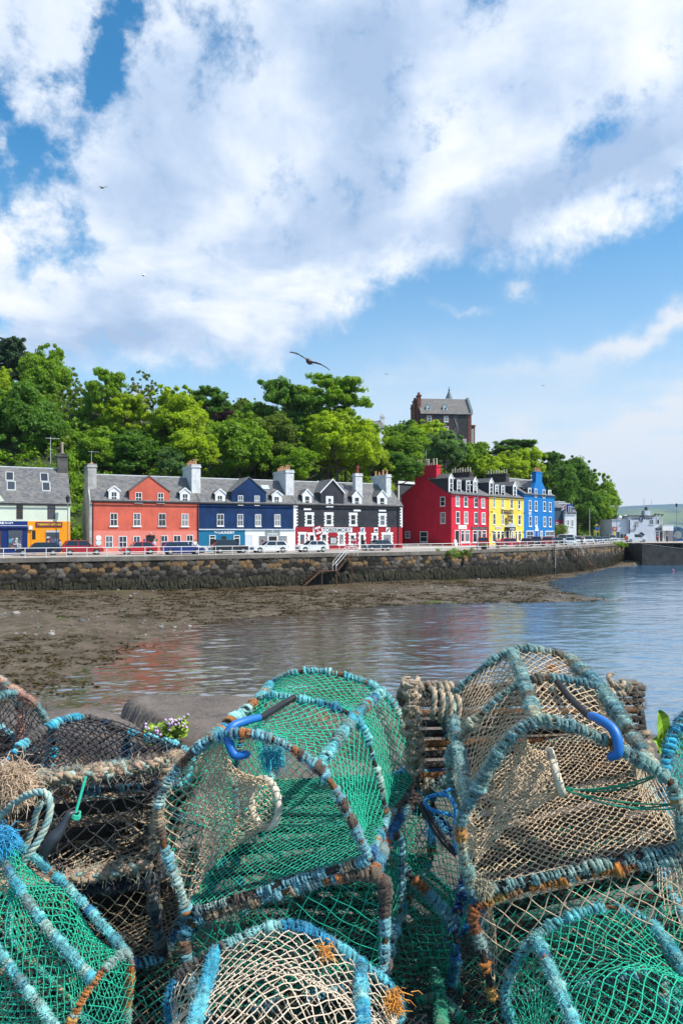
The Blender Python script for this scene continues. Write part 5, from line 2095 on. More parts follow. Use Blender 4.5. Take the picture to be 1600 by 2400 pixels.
for j in range(3):
    x0, z0 = H.L(840 + (1048 + 6 * j) / 4.612, 880 + 740 / 4.612)
    pts_ = [(x0 + .5 * math.sin(i * 1.3 + j), -.05, z0 + i * .9) for i in range(12)]
    mb.tube(pts_, [.09 - .006 * i for i in range(12)], 4)
mb.build('bare_climber', plain('dry_vine', (.3, .27, .26), .8), H.root)

H = House('hilltop_cottage', px(866, 1036, 172), R(8), 'small white cottage with a slate roof and one dormer among trees left of the mansion')
H.o = Vector(H.root.location)
k = gabled(H, -1.5, 3.6, 5, 3.6, 5.6, paint('cottage_white', (.70, .71, .72), .8, .08), base=-6)
dormer(H, ZM((186, 570, 0, 0))[:2], ZM((170, 600, 212, 650)), ZM((174, 602, 208, 648)), k, 3.6, 0, .3, 'shed', 'sash')
x0 = H.L(840 + 258 / 4.612, 1000, 2.5)[0]
chimney(H, x0 - .5, x0 + .5, 2, 3, 4.5, 6.9, CHIMW, 2, CRP, .4)
H = House('pink_villa', px(234, 1010, 127), R(16), 'pink rendered villa with a grey roof half hidden by the trees above the salmon house')
H.o = Vector(H.root.location)
k = gabled(H, -2, 8.6, 7, 5.4, 7.6, paint('pink_render', (.62, .30, .23), .8, .1), base=-6)
x0, z0 = H.L(205, 985)
mb = MB()
mb.box(-2.6, -1.2, -6, 1.8, -.02, 2.6)
mb.build('porch', paint('buff_stone', (.38, .34, .29), .85, .2), H.root)
for x in (2.6, 4.6, 6.8):
    window(H.root, x, .6, x + .9, 2.4, 0, None, .1, 'sash2')
    window(H.root, x, 3.4, x + .9, 5.0, 0, None, .1, 'sash2')
chimney(H, 1.2, 2.2, 3, 4, 6, 9.4, CHIMW, 2)
chimney(H, 6.0, 7.0, 3, 4, 6, 9.2, CHIMW, 2)

# ------------------------------------------------------------------ wooded hillside
U2 = np.array([ROWU.x, ROWU.y])
N2 = np.array([-ROWU.y, ROWU.x])
UR = np.array([REDU.x, REDU.y])
NR = np.array([-REDU.y, REDU.x])
P0, PR = np.array([ROW0.x, ROW0.y]), np.array([RED0.x, RED0.y])


def hill_z(P):
    P = np.atleast_2d(np.asarray(P, float))
    t1 = (P - P0) @ N2
    t2 = (P - PR) @ NR
    t = np.minimum(t1, t2 + 1.0)
    along = (P - PR) @ UR
    hm = np.interp(P[:, 0], [-60, -20, 10, 40, 70, 100], [25, 22, 23, 24, 15, 6])
    far = np.clip((along - 34) / 40, 0, 1)
    t = np.where(along > 25, np.minimum(t, t2 - 2 - 0.1 * np.maximum(along - 25, 0)), t)
    return np.clip((t - 12.0) * .82, -1.0, hm) + 1.2 * vnoise(P, .06, 77, 3) * np.clip((t - 12) / 8, 0, 1)


Ph, Fh = grid(-95, 135, 84, 330, 2.5)
zh = hill_z(Ph)
t_ = np.minimum((Ph - P0) @ N2, (Ph - PR) @ NR)
zh = np.where(t_ < 10, -2.0, zh)
m_, q, b = shader('hill_floor')
tc = q.node('ShaderNodeTexCoord').outputs['Object']
q.l.new(q.mix(q.noise(tc, .5, 5, .65), (.02, .04, .008), (.06, .075, .02)), b.inputs['Base Color'])
b.inputs['Roughness'].default_value = 1.0
Fh = Fh[(t_[Fh] > 9.0).all(axis=1)]
tag(np_mesh('hillside', np.column_stack([Ph, zh]), Fh, m_, smooth=True), kind='structure')


def leaf_mat(name, c, c2=None, trans=.5):
    m_ = bpy.data.materials.new(name)
    m_.use_nodes = True
    q = NT(m_.node_tree)
    q.n.clear()
    mo = q.node('ShaderNodeOutputMaterial')
    at = q.node('ShaderNodeAttribute', attribute_name='Col')
    sp = q.node('ShaderNodeSeparateColor')
    q.l.new(at.outputs['Color'], sp.inputs[0])
    oi = q.node('ShaderNodeObjectInfo')
    c2 = c2 or (c[0] * 1.35, c[1] * 1.3, c[2] * 1.1)
    base = q.mix(sp.outputs[0], [v * .62 for v in c], c2)
    base = q.mix(q.m('MULTIPLY', oi.outputs['Random'], .4), base, [c[0] * 1.05, c[1] * 1.05, c[2] * .9])
    pb = q.node('ShaderNodeBsdfPrincipled')
    q.l.new(base, pb.inputs['Base Color'])
    pb.inputs['Roughness'].default_value = .55
    pb.inputs['Specular IOR Level'].default_value = .35
    tb = q.node('ShaderNodeBsdfTranslucent')
    q.l.new(q.vm('MULTIPLY', base, (1.35, 1.25, .5)), tb.inputs[0])
    mx = q.node('ShaderNodeMixShader')
    mx.inputs[0].default_value = trans
    q.l.new(pb.outputs[0], mx.inputs[1])
    q.l.new(tb.outputs[0], mx.inputs[2])
    q.l.new(mx.outputs[0], mo.inputs[0])
    return m_


LEAF = dict(Y=leaf_mat('leaf_yellow_green', (.34, .48, .016)), G=leaf_mat('leaf_mid_green', (.205, .36, .02)), D=leaf_mat('leaf_dark_green', (.105, .235, .026)),
            S=leaf_mat('leaf_silver_green', (.13, .25, .075)), P=leaf_mat('leaf_copper', (.045, .018, .026), (.075, .03, .035)), B=leaf_mat('leaf_olive', (.165, .25, .035)),
            C=leaf_mat('needle_dark', (.028, .07, .024), None, .12))
BARK = paint('bark', (.10, .082, .068), .95, .3, 2.0, .5, 8, .2)
PALEBARK = paint('pale_bark', (.24, .21, .185), .95, .3, 2.0, .5, 8, .2)


def leaf_cloud(centers, rad, n_each, size, r, up=.5, squash=.75):
    """leaf-sized faces scattered in small clumps"""
    C = np.repeat(centers, n_each, axis=0)
    n = len(C)
    d = r.normal(0, 1, (n, 3))
    d /= np.linalg.norm(d, axis=1)[:, None]
    rr = np.repeat(rad, n_each) * r.random(n) ** .45
    pos = C + d * rr[:, None] * np.array([1, 1, squash])
    nrm = d + r.normal(0, .55, (n, 3)) + np.array([0, 0, up])
    nrm /= np.linalg.norm(nrm, axis=1)[:, None]
    a = np.cross(nrm, r.normal(0, 1, (n, 3)))
    a /= np.linalg.norm(a, axis=1)[:, None] + 1e-9
    b_ = np.cross(nrm, a)
    s = size * r.uniform(.55, 1.3, n)[:, None]
    V = np.stack([pos - a * s, pos - b_ * s * .62, pos + a * s, pos + b_ * s * .62], 1).reshape(-1, 3)
    F = np.arange(4 * n).reshape(n, 4)
    tone = np.clip(np.repeat(r.random(len(centers)), n_each) * .6 + r.random(n) * .45, 0, 1)
    return V, F, np.repeat(np.repeat(tone[:, None], 4, 0), 3, 1)


def crown_points(r, kind):
    cs, rd = [], []
    if kind == 'round':
        lobes = []
        for _ in range(25):
            th, zz = r.uniform(0, 6.283), r.uniform(-.75, .9)
            q_ = math.sqrt(max(0, 1 - zz * zz))
            k_ = r.uniform(.38, .86)
            lobes.append((np.array([q_ * math.cos(th), q_ * math.sin(th), zz]) * k_, r.uniform(.20, .40)))
        for _ in range(46):
            th, zz = r.uniform(0, 6.283), r.uniform(-.5, 1.0)
            q_ = math.sqrt(max(0, 1 - zz * zz))
            cs.append(np.array([q_ * math.cos(th), q_ * math.sin(th), zz]) * r.uniform(.85, 1.14))
            rd.append(r.uniform(.05, .11))
        for c_, lr in lobes:
            for _ in range(15):
                d = r.normal(0, 1, 3)
                d[2] = abs(d[2]) * .8 - .25
                d /= np.linalg.norm(d)
                cs.append(c_ + d * lr * r.uniform(.65, 1.05))
                rd.append(r.uniform(.12, .25))
    elif kind == 'layered':
        for _ in range(34):
            th, zz = r.uniform(0, 6.283), r.uniform(-.7, .95)
            w_ = math.sqrt(max(.05, 1 - zz * zz)) * r.uniform(.45, .95)
            c_ = np.array([w_ * math.cos(th), w_ * math.sin(th), zz])
            for _ in range(12):
                cs.append(c_ + r.normal(0, 1, 3) * np.array([.19, .19, .07]))
                rd.append(r.uniform(.11, .2))
    elif kind == 'sparse':
        for _ in range(34):
            th, zz = r.uniform(0, 6.283), r.uniform(-.9, 1.0)
            w_ = math.sqrt(max(.05, 1 - zz * zz)) * r.uniform(.3, 1.0)
            c_ = np.array([w_ * math.cos(th), w_ * math.sin(th), zz])
            for _ in range(5):
                cs.append(c_ + r.normal(0, 1, 3) * np.array([.11, .11, .10]))
                rd.append(r.uniform(.05, .10))
    return np.array(cs), np.array(rd)


def proto(kind, seed, n_each=125, size=.042):
    r = np.random.default_rng(seed)
    c_, rd = crown_points(r, kind)
    V, F, T = leaf_cloud(c_, rd, n_each, size, r)
    me_o = np_mesh('crown', V, F, LEAF['G'], None, T)
    me = me_o.data
    bpy.data.objects.remove(me_o)
    return me


PROTO = {'round': [proto('round', 100 + i) for i in range(5)], 'layered': [proto('layered', 200 + i) for i in range(3)], 'sparse': [proto('sparse', 300 + i, 60, .032) for i in range(3)]}


def trunk(root, c, sx_, sy_, sz_, mat, r):
    """tapered trunk from the ground into the crown, limbs spreading inside the crown"""
    mb = MB()
    h = c.z - root.location.z
    tr = max(.16, .075 * sx_)
    top = h + .45 * sz_
    p = [Vector((r.uniform(-.06, .06) * sx_, r.uniform(-.06, .06) * sy_, top * f)) for f in (0, .25, .5, .75, 1)]
    p[0] = Vector((0, 0, -.5))
    mb.tube(p, [tr, tr * .85, tr * .65, tr * .4, tr * .1], 7)
    for i in range(9):
        a = i * 2.4 + r.uniform(-.4, .4)
        z0 = h - .75 * sz_ + .14 * sz_ * i * .8
        e = Vector((math.cos(a) * sx_ * .78, math.sin(a) * sy_ * .78, z0 + r.uniform(.25, .6) * sz_ * (1 - i * .05)))
        st = Vector((0, 0, max(z0, .3)))
        q_ = [st.lerp(e, t) + Vector((0, 0, -.10 * sz_ * math.sin(t * 3.1))) for t in (0, .35, .7, 1)]
        mb.tube(q_, [tr * .5, tr * .36, tr * .22, tr * .05], 5)
        for j in (1, 2):
            d = Vector((math.cos(a + 1.0 * (-1) ** j) * sx_, math.sin(a + 1.0 * (-1) ** j) * sy_, .5 * sz_)) * .26
            mb.tube([q_[j], q_[j] + d * .5, q_[j] + d], [tr * .22, tr * .14, tr * .03], 4)
    return mb.build('trunk', mat, root, True)


rt = random.Random(3)


def tree(cx_, cy_, rx, ry, leaf, depth, label, kind='round', group='trees on the wooded slope', name='tree', pale=False):
    c = px(cx_, cy_, depth)
    sx_, sz_ = rx / FPX * depth, ry / FPX * depth
    sy_ = max(sx_, .6 * sz_)
    gz = float(hill_z([[c.x, c.y]])[0])
    root = empty(name, (c.x, c.y, min(gz, c.z - sz_ * .9) - .2), 0, label, 'tree', group)
    rz = rt.uniform(0, 6.28)
    cr = bpy.data.objects.new('crown', rt.choice(PROTO[kind]))
    link(cr, root)
    cr.location = (0, 0, c.z - root.location.z)
    cr.scale = (sx_, sy_, sz_)
    cr.rotation_euler = (0, 0, rz) if abs(sx_ - sy_) / sx_ < .35 else (0, 0, rt.choice((0, math.pi)))
    cr.material_slots[0].link = 'OBJECT'
    cr.material_slots[0].material = LEAF[leaf]
    trunk(root, c, sx_, sy_, sz_, PALEBARK if pale else BARK, rt)
    return root


T_ = [
    (30, 862, 48, 62, 'C', 134, 'flat topped dark pine at the left edge beside the tall round tree', 'layered', False),
    (2, 915, 46, 60, 'Y', 126, 'bright yellow green tree at the left edge under the monkey puzzle', 'round', False),
    (108, 892, 56, 78, 'G', 128, 'tall rounded mid green tree highest on the left skyline', 'round', False),
    (52, 1010, 84, 100, 'D', 108, 'big dark green sycamore right behind the mint house roof', 'round', False),
    (172, 960, 58, 78, 'B', 122, 'thin olive tree with bare pale branches on the left skyline', 'sparse', True),
    (130, 990, 40, 60, 'B', 116, 'straggly olive tree with leaning pale branches below the left skyline', 'sparse', True),
    (246, 925, 42, 58, 'G', 117, 'leafy green tree in front of the pink villa on the skyline', 'layered', True),
    (330, 922, 48, 50, 'B', 121, 'open feathery olive tree on the skyline behind the pink villa', 'sparse', True),
    (286, 975, 50, 52, 'Y', 117, 'light green tree standing before the pink villa wall', 'layered', True),
    (408, 985, 70, 76, 'Y', 120, 'rounded yellow green tree right of the pink villa', 'round', False),
    (222, 1062, 64, 62, 'G', 109, 'green tree over the gap between the mint house and the salmon chimney', 'round', False),
    (160, 1130, 30, 70, 'G', 101, 'ivy green bushy tree filling the gap beside the grey end wall', 'round', False),
    (318, 1068, 72, 58, 'D', 112, 'dark shaded tree behind the salmon gable', 'round', False),
    (400, 1090, 34, 40, 'S', 104, 'pale silvery tree just left of the first terracotta chimney', 'round', False),
    (452, 1070, 62, 58, 'Y', 108, 'bright lime green tree just above the first terracotta chimney', 'round', False),
    (492, 958, 52, 46, 'D', 142, 'dark green spreading pine on the skyline left of the copper tree', 'layered', False),
    (536, 988, 34, 26, 'P', 138, 'small copper purple tree among the greens', 'round', False),
    (576, 972, 36, 42, 'B', 146, 'soft olive tree on the skyline left of the big oak', 'round', False),
    (560, 1048, 72, 76, 'G', 116, 'rich green tree above the blue gable', 'round', False),
    (622, 1062, 46, 60, 'D', 122, 'shaded dark tree between the blue gable and the big oak', 'round', False),
    (672, 974, 72, 78, 'D', 128, 'left dark half of the great oak under the flying gull', 'layered', True),
    (768, 940, 74, 58, 'G', 132, 'right sunlit half of the great oak under the flying gull', 'layered', True),
    (640, 1025, 56, 56, 'B', 121, 'olive tree under the dark half of the great oak', 'round', False),
    (790, 1040, 84, 84, 'Y', 121, 'wide yellow green oak above the black gable', 'round', False),
    (700, 1090, 56, 44, 'G', 112, 'low green tree behind the second terracotta chimney', 'round', False),
    (868, 1075, 50, 66, 'Y', 124, 'yellow green tree behind the red chimney cowl', 'round', False),
    (846, 1018, 40, 34, 'G', 140, 'small green tree left of the hilltop cottage', 'round', False),
    (905, 1018, 30, 24, 'G', 182, 'green tree right of the hilltop cottage', 'round', False),
    (948, 1014, 34, 28, 'D', 186, 'dark tree against the left foot of the mansion', 'round', False),
    (940, 1055, 56, 52, 'G', 140, 'green tree between the hilltop cottage and the mansion', 'round', False),
    (1004, 1030, 50, 44, 'Y', 160, 'bright tree in front of the mansion wall', 'round', False),
    (930, 1105, 54, 42, 'D', 128, 'dark tree behind the last chimney of the black house', 'round', False),
    (1040, 1062, 52, 52, 'S', 150, 'grey green tree rising behind the red chimney', 'round', False),
    (1086, 1078, 42, 44, 'G', 156, 'mid green tree right below the mansion', 'round', False),
    (1118, 1066, 32, 30, 'G', 188, 'green tree at the right foot of the mansion', 'round', False),
    (1128, 1108, 46, 40, 'Y', 156, 'yellow green tree behind the red house dormers', 'round', False),
    (1186, 1098, 50, 38, 'Y', 164, 'lime tree behind the brown chimney of the yellow house', 'round', False),
    (1208, 1056, 50, 25, 'D', 205, 'flat dark tree on the skyline right of the mansion', 'layered', False),
    (1240, 1098, 42, 48, 'Y', 176, 'bright tree left of the blue stepped chimney', 'round', False),
    (1290, 1100, 34, 40, 'D', 196, 'dark tree on the skyline right of the blue stepped chimney', 'layered', False),
    (1302, 1150, 46, 62, 'D', 180, 'shaded tree right behind the bright blue house', 'round', False),
    (1340, 1128, 50, 58, 'D', 196, 'tall dark tree starting the right hand wood', 'round', False),
    (1352, 1190, 50, 52, 'D', 182, 'dark lower tree behind the bare pole in the wood', 'round', False),
    (1388, 1170, 46, 60, 'G', 194, 'mid green tree in the middle of the right hand wood', 'round', False),
    (1398, 1212, 38, 46, 'G', 184, 'green low tree near the end of the right hand wood', 'round', False),
    (1416, 1196, 28, 52, 'G', 206, 'last tree of the right hand wood beside the cafe', 'round', False),
]
for i, (a, b_, c_, d, e, f, g, h_, pl) in enumerate(T_):
    tree(a, b_, c_, d, e, f, g, h_, pale=pl)

rf_ = random.Random(17)
for i in range(34):
    x = 40 + 850 * (i + rf_.uniform(0, 1)) / 34
    top = np.interp(x, [0, 110, 200, 340, 420, 500, 560, 700, 800, 850, 960], [940, 930, 960, 980, 990, 1000, 1010, 960, 985, 1040, 1070])
    y = top + rf_.uniform(35, 110)
    tree(x, y, rf_.uniform(34, 52), rf_.uniform(34, 50), rf_.choice('GGYGYDS'), rf_.uniform(122, 136), 'green tree filling the slope between the taller trees', rf_.choice(('round', 'round', 'layered')), 'lower trees filling the slope')

# monkey puzzle at the left edge
mp_ = empty('monkey_puzzle', px(-6, 905, 136), 0, 'dark spiky monkey puzzle tree cut by the left edge of the picture', 'tree', 'trees on the wooded slope')
mb = MB()
mb.tube([(0, 0, -6), (0, 0, 4), (0, 0, 9.5)], [.4, .3, .1], 7)
mb.build('trunk', BARK, mp_)
r = np.random.default_rng(9)
cs, rd = [], []
mb = MB()
for i in range(46):
    z = r.uniform(1, 9.4)
    a = r.uniform(0, 6.28)
    ln = (9.9 - z) * .26 + 1.3
    for t in np.linspace(.2, 1, 7):
        cs.append([math.cos(a) * ln * t, math.sin(a) * ln * t, z + .45 * math.sin(t * 2.6) - .3 * t])
        rd.append(.22)
V, F, Tn = leaf_cloud(np.array(cs), np.array(rd), 12, .17, r)
np_mesh('crown', V, F, LEAF['C'], mp_, Tn)

# bare twigs breaking the skyline of the thin tree
# undergrowth that nobody could count
r = np.random.default_rng(12)
n = 11000
X = np.column_stack([r.uniform(-80, 110, n), r.uniform(88, 240, n)])
t1, t2 = (X - P0) @ N2, (X - PR) @ NR
ok = (np.minimum(t1, t2) > 11.5) & (np.minimum(t1, t2) < 75)
X = X[ok]
zz = hill_z(X)
cen3 = np.column_stack([X, zz + r.uniform(.2, 2.2, len(X))])
V, F, Tn = leaf_cloud(cen3, r.uniform(.7, 1.5, len(X)), 40, .28, r)
tag(np_mesh('undergrowth', V, F, LEAF['G'], None, Tn), kind='stuff')

# ------------------------------------------------------------------ far hills across the sound
m_, q, b = shader('moorland')
tc = q.node('ShaderNodeTexCoord').outputs['Object']
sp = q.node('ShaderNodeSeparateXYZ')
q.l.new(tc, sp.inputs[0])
n1 = q.noise(q.vm('MULTIPLY', tc, (.0016, .0016, .006)), 1.0, 6, .6)
n2 = q.noise(q.vm('MULTIPLY', tc, (.004, .004, .02)), 1.6, 5, .6)
c = q.mix(q.step(n1, .42, .58), (.12, .17, .06), (.055, .11, .055))
c = q.mix(q.step(n2, .54, .62), c, (.022, .06, .05))
c = q.mix(q.step(sp.outputs[2], 105, 160), c, (.02, .075, .12))  # high slopes tinted blue, distance haze put into their colour
q.l.new(c, b.inputs['Base Color'])
b.inputs['Roughness'].default_value = 1
Pf, Ff = grid(-600, 5200, 3200, 5600, 55)
u = (Pf[:, 0] - 0) / 1000
prof = np.interp(Pf[:, 0], [-600, 500, 1100, 1400, 1650, 2000, 2600, 3400, 5200], [90, 110, 135, 146, 152, 178, 192, 188, 150])
back_ = np.clip((Pf[:, 1] - 3250) / 1300, 0, 1)
zf_ = -6 + prof * np.sin(back_ * math.pi / 2) ** 1.15 + 14 * vnoise(Pf, .0022, 91, 4) * back_ + 5 * vnoise(Pf, .009, 92, 3) * back_
tag(np_mesh('hills', np.column_stack([Pf, zf_]), Ff, m_, smooth=True), kind='structure')

# ------------------------------------------------------------------ cars
TYRE = plain('tyre_rubber', (.018, .018, .018), .8)
RIM = plain('alloy_rim', (.42, .43, .44), .35, .8)
CGLASS = plain('car_glass', (.012, .02, .024), .04, 0, .7)
LAMPW = plain('headlamp_glass', (.6, .62, .64), .12, 0, .8)
LAMPR = plain('tail_lamp', (.32, .01, .012), .2, 0, .6)
TRIM = plain('black_trim', (.02, .02, .022), .5)
PLATE = plain('number_plate', (.62, .62, .5), .5)

SHAPES = {
    # length, width, height, bonnet end, screen top, roof end, tail top, belt height
    'hatch': (4.15, 1.74, 1.48, 1.12, 1.72, 3.35, 3.95, .92),
    'estate': (4.65, 1.78, 1.48, 1.35, 2.05, 4.10, 4.52, .92),
    'suv': (4.45, 1.84, 1.68, 1.20, 1.80, 3.85, 4.30, 1.05),
    'saloon': (4.55, 1.78, 1.44, 1.35, 2.05, 3.30, 3.95, .92),
    'van': (4.7, 1.86, 1.95, .85, 1.55, 4.55, 4.66, 1.12),
}
_carmats = {}


def car_paint(col, name):
    if name not in _carmats:
        _carmats[name] = plain('car_paint_' + name, col, .28, .15, .5, .8)
    return _carmats[name]


def car(pos, heading, shape, col, cname, label, cat='car', group='cars parked along the sea front', panel=False):
    """built nose along +x; heading is the direction of the nose"""
    L, Wd, H_, bx, sx_, rx, tx, belt = SHAPES[shape]
    name = 'parked_van' if shape == 'van' else 'parked_car'
    root = empty(name, pos, heading, label, 'van' if shape == 'van' else cat, group)
    P = car_paint(col, cname)
    X = lambda d: L / 2 - d
    wr = .33
    w1, w2 = .78, L - .82
    gz = .22

    def arch(cx_, n=8):
        return [(X(cx_ - (wr + .05) * math.cos(a)), wr + (wr + .05) * math.sin(a)) for a in np.linspace(0, math.pi, n)]
    low = [(X(.02), gz + .12)] + [(X(w1 - wr - .06), gz)] + arch(w1) + [(X(w1 + wr + .06), gz), (X(w2 - wr - .06), gz)] + arch(w2) + [(X(w2 + wr + .06), gz + .02), (X(L - .03), gz + .16)]
    hood = .74 if shape not in ('suv', 'van') else .88
    upp = [(X(L), .62), (X(L - .02), belt - .1), (X(tx + .05), belt + .02), (X(bx), belt - .02), (X(bx * .55), belt - .07), (X(.16), hood), (X(.02), hood - .16), (X(0), .48)]
    side = low + upp
    mb = MB()
    n = len(side)
    prof = [(-Wd / 2, .0), (-Wd / 2 + .05, 0), (Wd / 2 - .05, 0), (Wd / 2, 0)]
    hw = Wd / 2
    for (y, shrink) in ((-hw, .035), (-hw + .06, 0), (hw - .06, 0), (hw, .035)):
        for x, z in side:
            cz = .55
            mb.v.append((x * (1 - shrink * .5), y, cz + (z - cz) * (1 - shrink * (1.4 if z > cz else 0))))
    for k in range(3):
        for i in range(n):
            j = (i + 1) % n
            mb.f.append((k * n + i, k * n + j, (k + 1) * n + j, (k + 1) * n + i))
            mb.mi.append(0)
    mb.f += [tuple(reversed(range(n))), tuple(3 * n + i for i in range(n))]
    mb.mi += [0, 0]
    mb.build('body', P, root, False, .02)
    # cabin: glass lantern, roof skin and pillars
    b0, b1 = X(bx + .02), X(tx)
    t0, t1 = X(sx_), X(rx)
    hb, ht = hw - .06, hw - .22 if shape != 'van' else hw - .10
    zb, zt = belt - .03, H_ - .05
    g = MB()
    g.hexa([(b1, -hb, zb), (b0, -hb, zb), (b0, hb, zb), (b1, hb, zb), (t1, -ht, zt), (t0, -ht, zt), (t0, ht, zt), (t1, ht, zt)])
    g.build('windows', CGLASS, root)
    rf = MB()
    e = .02
    rf.hexa([(t1 - e - .06, -ht - e, zt - .03), (t0 + e, -ht - e, zt - .03), (t0 + e, ht + e, zt - .03), (t1 - e - .06, ht + e, zt - .03),
             (t1 + .05, -ht + .12, H_), (t0 - .12, -ht + .12, H_ - .01), (t0 - .12, ht - .12, H_ - .01), (t1 + .05, ht - .12, H_)])
    rf.build('roof', P, root, False, .015)
    mid = (t0 + t1) / 2 + .05
    for s_ in (-1, 1):
        for (xb_, xt_, wd) in ((b0, t0, .07), (mid + .02, mid, .06), (b1, t1, .16 if shape != 'van' else .5)):
            o = -1 if xb_ < 0 else 1
            pl = MB()
            pl.hexa([(xb_ - wd / 2 - .02 * o, s_ * (hb - .03), zb), (xb_ + wd / 2 - .02 * o, s_ * (hb - .03), zb), (xb_ + wd / 2 - .02 * o, s_ * (hb + .012), zb), (xb_ - wd / 2 - .02 * o, s_ * (hb + .012), zb),
                     (xt_ - wd / 2, s_ * (ht - .03), zt), (xt_ + wd / 2, s_ * (ht - .03), zt), (xt_ + wd / 2, s_ * (ht + .016), zt), (xt_ - wd / 2, s_ * (ht + .016), zt)])
            pl.build('pillar', P, root)
    if shape == 'van' and panel:
        vb = MB()
        for s_ in (-1, 1):
            vb.hexa([(b1 + .02, s_ * (hb - .02), zb), (mid, s_ * (hb - .02), zb), (mid, s_ * (hb + .02), zb), (b1 + .02, s_ * (hb + .02), zb), (t1 + .02, s_ * (ht - .02), zt), (mid, s_ * (ht - .02), zt), (mid, s_ * (ht + .024), zt), (t1 + .02, s_ * (ht + .024), zt)])
        vb.build('side_panel', P, root)
    for cx_ in (w1, w2):
        for s_ in (-1, 1):
            y0, y1 = s_ * (hw - .20), s_ * (hw + .005)
            wb = MB()
            wb.tube([(X(cx_), y0, wr), (X(cx_), y1, wr)], wr, 18)
            wo = wb.build('tyre', TYRE, root)
            rb = MB()
            rb.tube([(X(cx_), y1 - s_ * .02, wr), (X(cx_), y1 + s_ * .008, wr)], .20, 14)
            for k in range(5):
                a = k * 1.2566
                rb.hexa([(X(cx_) + math.cos(a) * .05 + math.sin(a) * .03 * q_, y1 + s_ * .012 * w_, wr + math.sin(a) * .05 - math.cos(a) * .03 * q_) for w_ in (0, 1) for q_ in (-1, 1)][:0] or
                        [(X(cx_) - .03, y1, wr - .03), (X(cx_) + .03, y1, wr - .03), (X(cx_) + .03, y1, wr + .03), (X(cx_) - .03, y1, wr + .03), (X(cx_) - .02, y1 + s_ * .02, wr - .02), (X(cx_) + .02, y1 + s_ * .02, wr - .02), (X(cx_) + .02, y1 + s_ * .02, wr + .02), (X(cx_) - .02, y1 + s_ * .02, wr + .02)]) if k == 0 else None
            rb.build('rim', RIM, wo)
    for s_ in (-1, 1):
        hb_ = MB()
        hb_.ball((X(.12), s_ * (hw - .30), hood - .13), .14, .20, .085, 10, 6)
        hb_.build('headlight', LAMPW, root, True)
        tb = MB()
        zc_ = belt - .14 if shape != 'van' else 1.0
        tb.box(X(L) - .012, s_ * (hw - .12) - .13, zc_ - .12, X(L) + .06, s_ * (hw - .12) + .10, zc_ + .12)
        tb.build('tail_light', LAMPR, root, False, .02)
        mm = MB()
        mm.ball((X(bx + .32), s_ * (hw + .06), belt + .06), .08, .09, .07, 8, 5)
        mm.build('wing_mirror', P, root, True)
    gb = MB()
    gb.box(X(0) - .03, -hw + .42, .46, X(0) + .014, hw - .42, .62)
    gb.build('grille', TRIM, root)
    gb = MB()
    gb.box(X(0) - .005, -.26, .33, X(0) + .022, .26, .44)
    gb.build('number_plate', WHITE, root)
    gb = MB()
    gb.box(X(L) - .022, -.26, .50, X(L) + .004, .26, .61)
    gb.build('number_plate', PLATE, root)
    return root


def on_street(x, d, z=0.004):
    p = px(x, 1243, d)
    return (p.x, p.y, z)


LEFT, RIGHT = ANG + math.pi, ANG
NEAR = [
    (90, 76.0, LEFT, 'estate', (.006, .012, .05), 'midnight', 'midnight blue estate car in front of the navy and orange shops'),
    (194, 78.0, RIGHT, 'suv', (.36, .008, .012), 'red', 'red crossover parked by the grey end wall beside the orange shop'),
    (324, 79.6, LEFT, 'hatch', (.50, .01, .012), 'bright_red', 'bright red hatchback parked outside the salmon house door'),
    (427, 79.2, RIGHT, 'estate', (.008, .016, .16), 'royal_blue', 'royal blue estate car by the right end of the salmon house'),
    (538, 83.6, RIGHT, 'suv', (.010, .010, .016), 'black', 'black off roader parked outside the teal shop'),
    (631, 86.0, LEFT, 'estate', (.72, .73, .74), 'white', 'white estate car parked outside the white shop'),
    (731, 88.2, LEFT, 'hatch', (.74, .74, .74), 'white', 'white hatchback parked left of the iron stairs outside the crimson shop'),
    (884, 94.5, LEFT, 'hatch', (.03, .035, .065), 'slate', 'slate blue hatchback at the right end of the crimson shop'),
]
for x, d, hd, sh, c, cn, lab in NEAR:
    car(on_street(x, d), hd, sh, c, cn, lab)
car(on_street(446, 84.0), RIGHT, 'hatch', (.7, .71, .72), 'white', 'white hatchback mostly hidden behind the royal blue estate car')
FAR = [
    (1130, 112, R(82), 'suv', (.36, .008, .018), 'crimson', 'crimson off roader seen from behind at the red house'),
    (1196, 117, R(5), 'hatch', (.48, .02, .03), 'cherry', 'cherry red car parked before the yellow hotel porch'),
    (1234, 119, R(70), 'estate', (.18, .03, .03), 'maroon', 'dark maroon estate with a black rear window before the yellow hotel'),
    (1256, 128, R(75), 'suv', (.02, .025, .06), 'navy', 'navy car half hidden between the maroon estate and the big red off roader'),
    (1283, 121, R(68), 'suv', (.42, .012, .03), 'ruby', 'big ruby red off roader with dark rear glass before the bright blue house'),
    (1306, 131, R(80), 'hatch', (.01, .05, .055), 'dark_teal', 'dark teal hatchback right of the big ruby off roader'),
    (1335, 128, R(-105), 'hatch', (.33, .45, .55), 'pale_blue', 'pale blue car facing the water beside the far stairs'),
    (1357, 137, R(-105), 'suv', (.7, .71, .72), 'white', 'white car facing the water right of the pale blue car'),
    (1376, 140, R(-100), 'suv', (.55, .57, .58), 'silver', 'silver people carrier in the row of cars near the far stairs'),
    (1401, 150, R(-100), 'hatch', (.12, .2, .3), 'steel_blue', 'steel blue hatchback under the end of the wood'),
    (1418, 158, R(-100), 'estate', (.05, .12, .14), 'petrol', 'petrol green estate car nearest the cafe'),
    (1350, 150, R(-100), 'saloon', (.6, .61, .62), 'white', 'white saloon in the second row behind the pale blue car'),
    (1432, 170, R(-95), 'suv', (.45, .47, .5), 'grey', 'grey car parked beside the cafe wing'),
]
